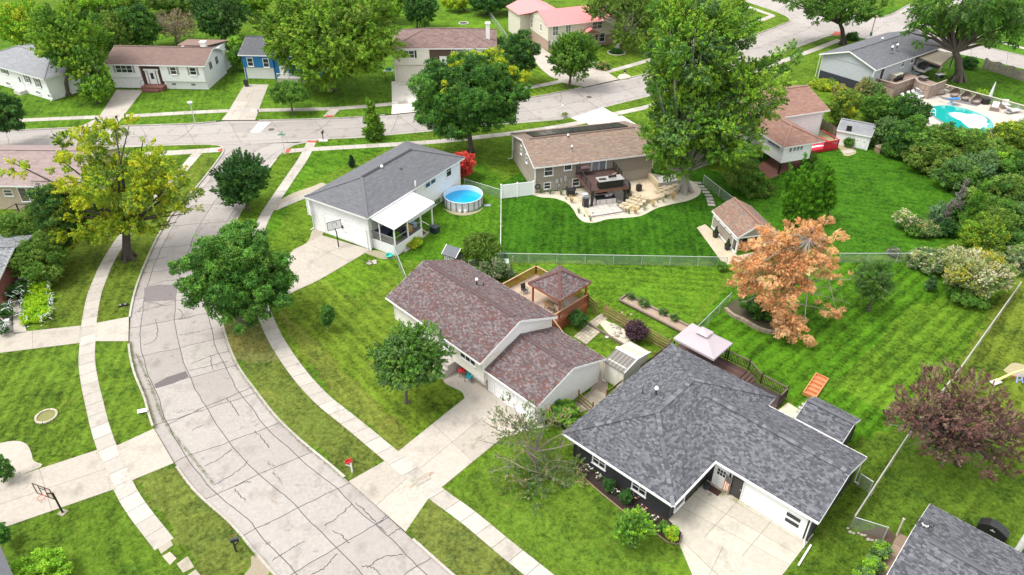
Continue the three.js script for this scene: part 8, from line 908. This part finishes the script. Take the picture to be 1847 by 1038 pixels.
  const lg = thing('sun_lounger', 'leftmost white sun lounger beside the pool', 'sun lounger', G(1634, 181, .06), .7, 'white sun loungers beside the pool'); part(lg, 'mattress', box(.75, .12, 1.4, 0, .36, .4), grain(.72, .72, .72)); part(lg, 'backrest', box(.75, .12, .85, 0, .62, -.6, 0, .7), grain(.75, .75, .75)); part(lg, 'frame', box(.7, .08, 1.9, 0, .26, .1), grain(.5, .5, .5)); for (const [x, z] of [[-.3, -.7], [.3, -.7], [-.3, .9], [.3, .9]]) part(lg, 'leg', box(.06, .26, .06, x, .13, z), grain(.5, .5, .5)); copy(lg, G(1645, 177, .06), .7, 'second white sun lounger from the left beside the pool'); copy(lg, G(1653, 174.5, .06), .7, 'third white sun lounger from the left beside the pool');
  const sk = thing('stacked_loungers', 'stack of white loungers at the deck foot by the pool', 'sun loungers', G(1661, 174, .06), .3); for (let i = 0; i < 4; i++) part(sk, 'lounger', box(1.9, .1, .75, i * .05, .25 + i * .22, 0), grain(.7, .7, .7)); part(sk, 'backrest', box(.8, .1, .75, -.8, 1.2, 0, 0, 0, -.6), grain(.75, .75, .75));
  ground('rug', slabGeo(px([[1692, 174], [1701, 180], [1762, 193], [1771, 187]]).map((p) => p.setY(.075)), .02), grain(.19, .18, .19)); const wk = grain(.26, .2, .16, .9);
  const wc = thing('wicker_chair', 'left brown round wicker chair on the poolside rug', 'chair', G(1721, 175, .08), -.5); part(wc, 'shell', new THREE.SphereGeometry(.75, 16, 10, Math.PI * .9, Math.PI * 1.2, .5, 1.5).translate(0, .7, 0), wk); part(wc, 'seat', new THREE.CylinderGeometry(.62, .5, .35, 16).translate(0, .2, 0), wk); part(wc, 'cushion', new THREE.CylinderGeometry(.55, .55, .14, 16).translate(0, .42, 0), grain(.38, .33, .3)); copy(wc, G(1740, 181, .08), -.3, 'middle brown round wicker chair on the poolside rug'); copy(wc, G(1759, 187, .08), -.1, 'right brown round wicker chair on the poolside rug');
  const db = thing('wicker_daybed', 'oval brown wicker daybed against the deck skirt', 'daybed', G(1690, 170, .06), .2); part(db, 'base', new THREE.SphereGeometry(1, 18, 8).scale(1.5, .4, .75).translate(0, .3, 0), wk); part(db, 'cushion', new THREE.SphereGeometry(1, 16, 6).scale(1.3, .15, .6).translate(0, .6, 0), grain(.3, .25, .22)); const bt = thing('blue_float', 'blue round float leaning on a pale stand at the pool edge', 'pool float', G(1715, 189, .06), .2); part(bt, 'stand', rod(V(0, 0, 0), V(0, .6, 0), .3, .15, 10), grain(.3, .6, .75)); part(bt, 'ring', new THREE.TorusGeometry(.7, .14, 8, 24).rotateX(1.2).translate(.25, .95, 0), M(.03, .2, .6, .4)); part(bt, 'centre', new THREE.CircleGeometry(.65, 20).rotateX(1.2 - Math.PI).translate(.25, .93, 0), M(.03, .12, .5, .4));
  const um = thing('parasol', 'closed white parasol behind the pool', 'parasol', G(1785, 178)); part(um, 'pole', rod(V(0, 0, 0), V(.05, 2.6, 0), .04), galv); part(um, 'canopy', rod(V(.0, .5, 0), V(.05, 2.7, 0), .28, .06, 10), grain(.78, .78, .78)); part(um, 'base', new THREE.CylinderGeometry(.35, .4, .12, 14).translate(0, .06, 0), darkMetal); const pp = thing('planter', 'dark square planter with a bright plant by the parasol', 'planter', G(1776, 188)); part(pp, 'pot', box(.9, .9, .9, 0, .45, 0), grain(.03, .025, .025)); part(pp, 'rim', box(1, .08, 1, 0, .9, 0), grain(.04, .03, .03)); tree('shrub', 'bright yellow green plant rising behind the dark planter', 'plant', [1772, 176], [[1772, 168, 9, 6]], { pal: P3.lime.concat(P3.yellow), leaf: 'spray', noTrunk: true, ls: .5, boughs: 12, dens: .9 });
  [[1793, 199, 'left'], [1812, 195, 'right']].forEach(([x, y, s], i) => { const l = thing('wicker_loveseat', s + ' brown wicker armchair with white cushions right of the pool', 'armchair', G(x, y, .06), -.6 + i * .5); part(l, 'base', box(1.2, .6, 1.1, 0, .3, 0), wk); part(l, 'backrest', box(1.2, .6, .2, 0, .8, -.5), wk); part(l, 'cushion', mg([box(.9, .16, .9, 0, .68, .1), box(.9, .6, .16, 0, .95, -.35, 0, -.2)]), grain(.75, .74, .72)); }); const w4 = copy(lg, G(1824, 204, .06), 1.9, 'white sun lounger right of the wicker armchairs near the right edge'); w4.scale.setScalar(1.2);
  chainFence('pale railed fence between the pool deck and the lawn behind', [[1699, 165], [1870, 212]], 1.2, { rr: .09, rail: grain(.6, .55, .45) }); chainFence('white railed pool fence descending to the right edge', [[1772, 262], [1858, 214]], 1.0, { rr: .06, rail: grain(.7, .66, .58) });
}
{ // red deck at the raised white house
  const Y = -20, f = .5, A = L(Y, 1464.6, 274, f), B = L(Y, 1510.5, 263, f), d = house('deck', 'bright red painted deck with red railing beside the white shed', Y, (A[0] + B[0]) / 2, A[1] - 2, 'deck'), v1 = (A[1] + B[1]) / 2, u0 = A[0] - .2, u1 = B[0], v0 = v1 - 3.6, rm = [grain(.5, .012, .03, .6), grain(.54, .015, .035, .6), grain(.46, .01, .028, .6)];
  for (let i = 0; i < 22; i++) d.add2('deck_board', bx(u0, u1, f - .04, f, v0 + i * 3.6 / 22, v0 + (i + .93) * 3.6 / 22), pick(rm)); d.add2('rim_board', bx(u0, u1, .12, f - .03, v1 - .04, v1), rm[2]); d.add2('rim_board', bx(u1 - .04, u1, .12, f - .03, v0, v1), rm[2]); for (const u of [u0 + .1, (u0 + u1) / 2, u1 - .1]) d.add2('post', bx(u - .06, u + .06, 0, f + .95, v1 - .14, v1 - .02), rm[2]);
  d.add2('hand_rail', beam(V(u0, f + .95, v1 - .08), V(u1, f + .95, v1 - .08), .14, .06), rm[0]); d.add2('hand_rail', beam(V(u0, f + .95, v1 - .08), V(u0 - .6, f + .95, v1 - 1.4), .12, .06), rm[2]); d.add2('hand_rail', beam(V(u1 - .08, f + .95, v0), V(u1 - .08, f + .95, v1), .12, .06), rm[0]); for (let i = 1; i < 26; i++) d.add2('baluster', bx(u1 - 2.4 + i * .09, u1 - 2.36 + i * .09, f, f + .92, v1 - .1, v1 - .06), rm[i % 3]);
  const cv = document.createElement('canvas'); cv.width = 512; cv.height = 256; const c = cv.getContext('2d'); c.fillStyle = '#c81a35'; c.fillRect(0, 0, 512, 256); c.strokeStyle = '#f3e9ec'; c.lineWidth = 17; c.lineCap = 'round'; c.lineJoin = 'round'; c.beginPath(); c.moveTo(60, 205); for (let i = 0; i < 15; i++) { c.quadraticCurveTo(70 + i * 26, 135 + (i % 3) * 14, 84 + i * 26, 190); c.quadraticCurveTo(96 + i * 26, 215, 96 + i * 26, 185); } c.stroke(); c.fillStyle = '#efe9ec'; c.beginPath(); c.ellipse(170, 70, 120, 48, -.15, 0, 7); c.fill(); c.fillStyle = '#2a2428'; c.beginPath(); c.ellipse(120, 66, 42, 22, -.3, 0, 7); c.fill(); c.beginPath(); c.ellipse(215, 52, 26, 11, .2, 0, 7); c.fill(); c.fillStyle = '#efe9ec'; c.beginPath(); c.ellipse(128, 62, 22, 10, -.3, 0, 7); c.fill();
  const tx = new THREE.CanvasTexture(cv); tx.colorSpace = THREE.SRGBColorSpace; const g = new THREE.PlaneGeometry(3.2, 2.2).rotateX(-Math.PI / 2); const t = thing('rug', 'red rug with white script and emblem lying on the red deck', 'rug', uvXZ(Y, u0 + 1.7, v1 - 1.5, f + .012), -Y * RAD); part(t, 'cloth', g, M(1, 1, 1, .9, { map: tx })); part(t, 'hem', mg([box(3.2, .015, .05, 0, 0, 1.1), box(3.2, .015, .05, 0, 0, -1.1)]), rm[2]);
  const k = thing('kettle_grill', 'black kettle barbecue between white house and picket fence', 'barbecue', G(1461, 232)); part(k, 'bowl', new THREE.SphereGeometry(.42, 16, 10).translate(0, .8, 0), M(.015, .015, .016, .3)); part(k, 'table', box(1.6, .05, .6, .3, .8, 0), darkMetal); for (const a of [0, 2.1, 4.2]) part(k, 'leg', rod(V(Math.cos(a) * .4, 0, Math.sin(a) * .4), V(Math.cos(a) * .2, .6, Math.sin(a) * .2), .03), darkMetal);
  const b = thing('stone_block', 'brown tilted block against the right side of the white shed', 'block', G(1588, 274), .4); part(b, 'block', box(1.3, .7, 1.0, 0, .35, 0, 0, .1), grain(.27, .19, .13, .95)); part(b, 'top_board', box(1.4, .08, 1.1, 0, .74, 0, 0, .1), wood(.33, .25, .18));
  ground('bare_patch', slabGeo(spline(px([[1462, 240], [1475, 232], [1505, 248], [1540, 268], [1545, 276], [1525, 282], [1516, 270], [1490, 252], [1462, 240]]), 40).map((p) => p.setY(.01)), 0), grain(.36, .31, .17, 1)); const s = thing('stepping_slab', 'pale flat slab in the grass below the red deck', 'paving slab', G(1530, 274), .3); part(s, 'slab', box(1.7, .06, 1.0, 0, .02, 0), walkMats[1]);
}
// ---------------------------------------------------------------- worn edges: stray grass along pavings, broken walk, stains
{ const g = []; for (let i = 0; i < 7; i++) { const a = rnd() * 6.28, l = rr(.6, 1), w = .05, p = V(Math.cos(a) * .1, 0, Math.sin(a) * .1), e = V(Math.cos(a) * rr(.2, .6), l, Math.sin(a) * rr(.2, .6)), s = V(-Math.sin(a) * w, 0, Math.cos(a) * w); g.push(p.clone().add(s), e, p.clone().sub(s)); } const tg = new THREE.BufferGeometry().setFromPoints(g); tg.setAttribute('uv', new THREE.Float32BufferAttribute(new Float32Array(g.length * 2), 2)); tg.computeVertexNormals();
  const spots = [], along = (pts, off, dens, both) => { const p = px(pts), c = new THREE.CatmullRomCurve3(p, false, 'centripetal'), l = c.getLength(), n = Math.round(l * dens); for (let i = 0; i < n; i++) { const t = rnd(), q = c.getPointAt(t), d = c.getTangentAt(t), nr = V(-d.z, 0, d.x), s = both ? (rnd() < .5 ? -1 : 1) : 1; spots.push(q.addScaledVector(nr, s * off + rr(-.09, .12) * s)); } };
  along([[357, 275], [300, 340], [250, 393], [226, 422], [209, 447], [190, 480], [180, 504], [170, 530], [160, 584], [157.5, 616], [156, 652], [161, 690], [170, 730], [180, 771], [192, 807], [222, 877], [240.5, 910], [296, 983]], .68, 26, true);
  along([[548, 284], [515, 333], [477, 392], [463, 430], [458, 480], [464, 530], [482, 580], [497, 612], [523, 653], [555, 694], [588, 727], [627, 758], [696, 815]], .68, 22, true); along([[785.7, 890.6], [845, 934], [910, 988], [970, 1036]], .68, 24, true);
  along([[314, 836], [352, 887], [420, 949], [466, 1004]].reverse(), -.16, 40); along([[231, 616], [240, 668], [259, 716], [277, 773]], -.16, 60); along([[233, 640], [246, 672], [264, 716], [284, 768], [330, 828], [372, 880]], -.55, 34); along([[240, 535], [257, 485], [292, 412], [357, 333]], .14, 20); along([[402, 592], [416, 633], [433, 667], [457, 700], [498, 752], [545, 797], [590, 834], [629, 869]].reverse(), -.14, 22); along([[731, 960], [818, 1038]], -.14, 26); along([[718, 815], [838, 719]], 0, 20); along([[796.5, 880], [906, 790]], 0, 24); along([[1230, 993], [1206, 1040]], 0, 24); along([[114, 918], [208, 882.5]], 0, 24); along([[0, 869], [74, 839], [176, 811]], 0, 22); along([[1600, 842], [1534, 953], [1594, 972]], 0, 40); along([[1834, 528], [1724, 684], [1640, 790]], 0, 24); along([[903, 474], [1310, 481]], 0, 14); along([[904, 470], [904, 360]], 0, 14); along([[1410, 1040], [1468, 965]], 0.2, 22);
  const im = new THREE.InstancedMesh(tg, M(1, 1, 1, .95), spots.length), o = new THREE.Object3D(), c = new THREE.Color(); spots.forEach((p, i) => { o.position.copy(p); o.position.y = -.02; o.rotation.set(0, rnd() * 6.28, 0); o.scale.set(rr(.1, .2), rr(.06, .13), rr(.1, .2)); o.updateMatrix(); im.setMatrixAt(i, o.matrix); const k = pick([[.13, .2, .03], [.16, .21, .04], [.1, .17, .02], [.22, .2, .07]]); im.setColorAt(i, c.setRGB(...k)); }); im.name = 'edge_grass'; im.receiveShadow = im.castShadow = true; scene.add(im); tag(im, 'stray grass fringing the footpaths, kerbs and fence lines', 'grass', null, 'stuff'); }
{ const bw = setting('broken_walk'); for (const q of [[[281, 983], [303, 968], [312, 984], [290, 1000]], [[292, 1004], [306, 996], [318, 1008], [306, 1020]], [[318, 1018], [338, 1004], [350, 1024], [330, 1034]], [[336, 1040], [352, 1028], [366, 1044], [350, 1060]]]) part(bw, 'slab', slabGeo(px(q).map((p) => p.setY(.015)), .04), pick([conc(.4, .37, .31), conc(.34, .31, .25)])); ground('dirt_patch', slabGeo(spline(px([[452, 1005], [468, 1002], [480, 1014], [486, 1032], [470, 1050], [440, 1040], [452, 1022], [452, 1005]]), 30).map((p) => p.setY(.008)), 0), grain(.3, .25, .18, 1)); }
const stainTex = tex(256, 256, (i, j) => { const x = i / 128 - 1, y = j / 128 - 1, r = Math.hypot(x, y); return Math.max(0, Math.min(1, (fb(i * .03, j * .03, 4) - .28 - r * r * .45) * 3)); }, false, false);
function stain(x, y, w, d, turn, col, op) { const g = new THREE.PlaneGeometry(w, d).rotateX(-Math.PI / 2).rotateY(turn), p = G(x, y); g.translate(p.x, p.y + .034, p.z); ground('stain', g, M(...col, .9, { alphaMap: stainTex, transparent: true, opacity: op })); }
stain(776, 856, .8, .5, .5, [.4, .15, .04], .8); stain(748, 872, 3.4, .7, .75, [.4, .3, .16], .4); stain(1306, 882, 3.4, 1.5, .3, [.28, .26, .11], .7); stain(1338, 902, 3.0, 1.3, -.7, [.36, .34, .17], .65); stain(1420, 942, 2.4, 1.0, -.7, [.36, .33, .18], .6); stain(855, 800, 3.2, 1.4, .7, [.34, .29, .22], .35);
for (const [x, y, w, d, t, c, o] of [[498, 858, 2.6, .4, -.9, [.17, .15, .14], .6], [488, 838, 1.6, .4, -.6, [.17, .15, .14], .55], [482, 945, .5, .4, 0, [.12, .1, .09], .6], [517, 957, .6, .3, 0, [.2, .18, .16], .6], [495, 905, 1.0, .5, -.9, [.34, .27, .2], .6], [482, 980, .6, .4, 0, [.16, .14, .12], .6], [600, 890, 2, .5, -.8, [.3, .26, .23], .4], [250, 560, 1.8, .5, 1.3, [.2, .16, .12], .75], [246, 520, 1.2, .5, 1.2, [.22, .18, .14], .7], [700, 905, 3.0, .35, -.8, [.2, .17, .13], .7]]) { const g = new THREE.PlaneGeometry(w, d).rotateX(-Math.PI / 2).rotateY(t), p = G(x, y, ROAD_Y); g.translate(p.x, p.y + .012, p.z); part(road.root, 'stain', g, M(...c, .9, { alphaMap: stainTex, transparent: true, opacity: o })); }

seed(77); { const dm = [[.2, .18, .165], [.16, .145, .135], [.26, .22, .19]].map((c) => M(...c, .9, { alphaMap: stainTex, transparent: true, opacity: .5 })); for (let i = 0; i < 46; i++) { const f = pick([.2, .32, .4, .58, .68, .8]) + rr(-.05, .05), p = road.at(rr(.12, .93), f), q = road.at(.5, .5), g = new THREE.PlaneGeometry(rr(.25, 1.0), rr(.2, .5)).rotateX(-Math.PI / 2).rotateY(rnd() * 6.28).translate(p.x, ROAD_Y + .013 + i * .0001, p.z); part(road.root, 'stain', g, pick(dm)); } }
renderer.render(scene, camera);
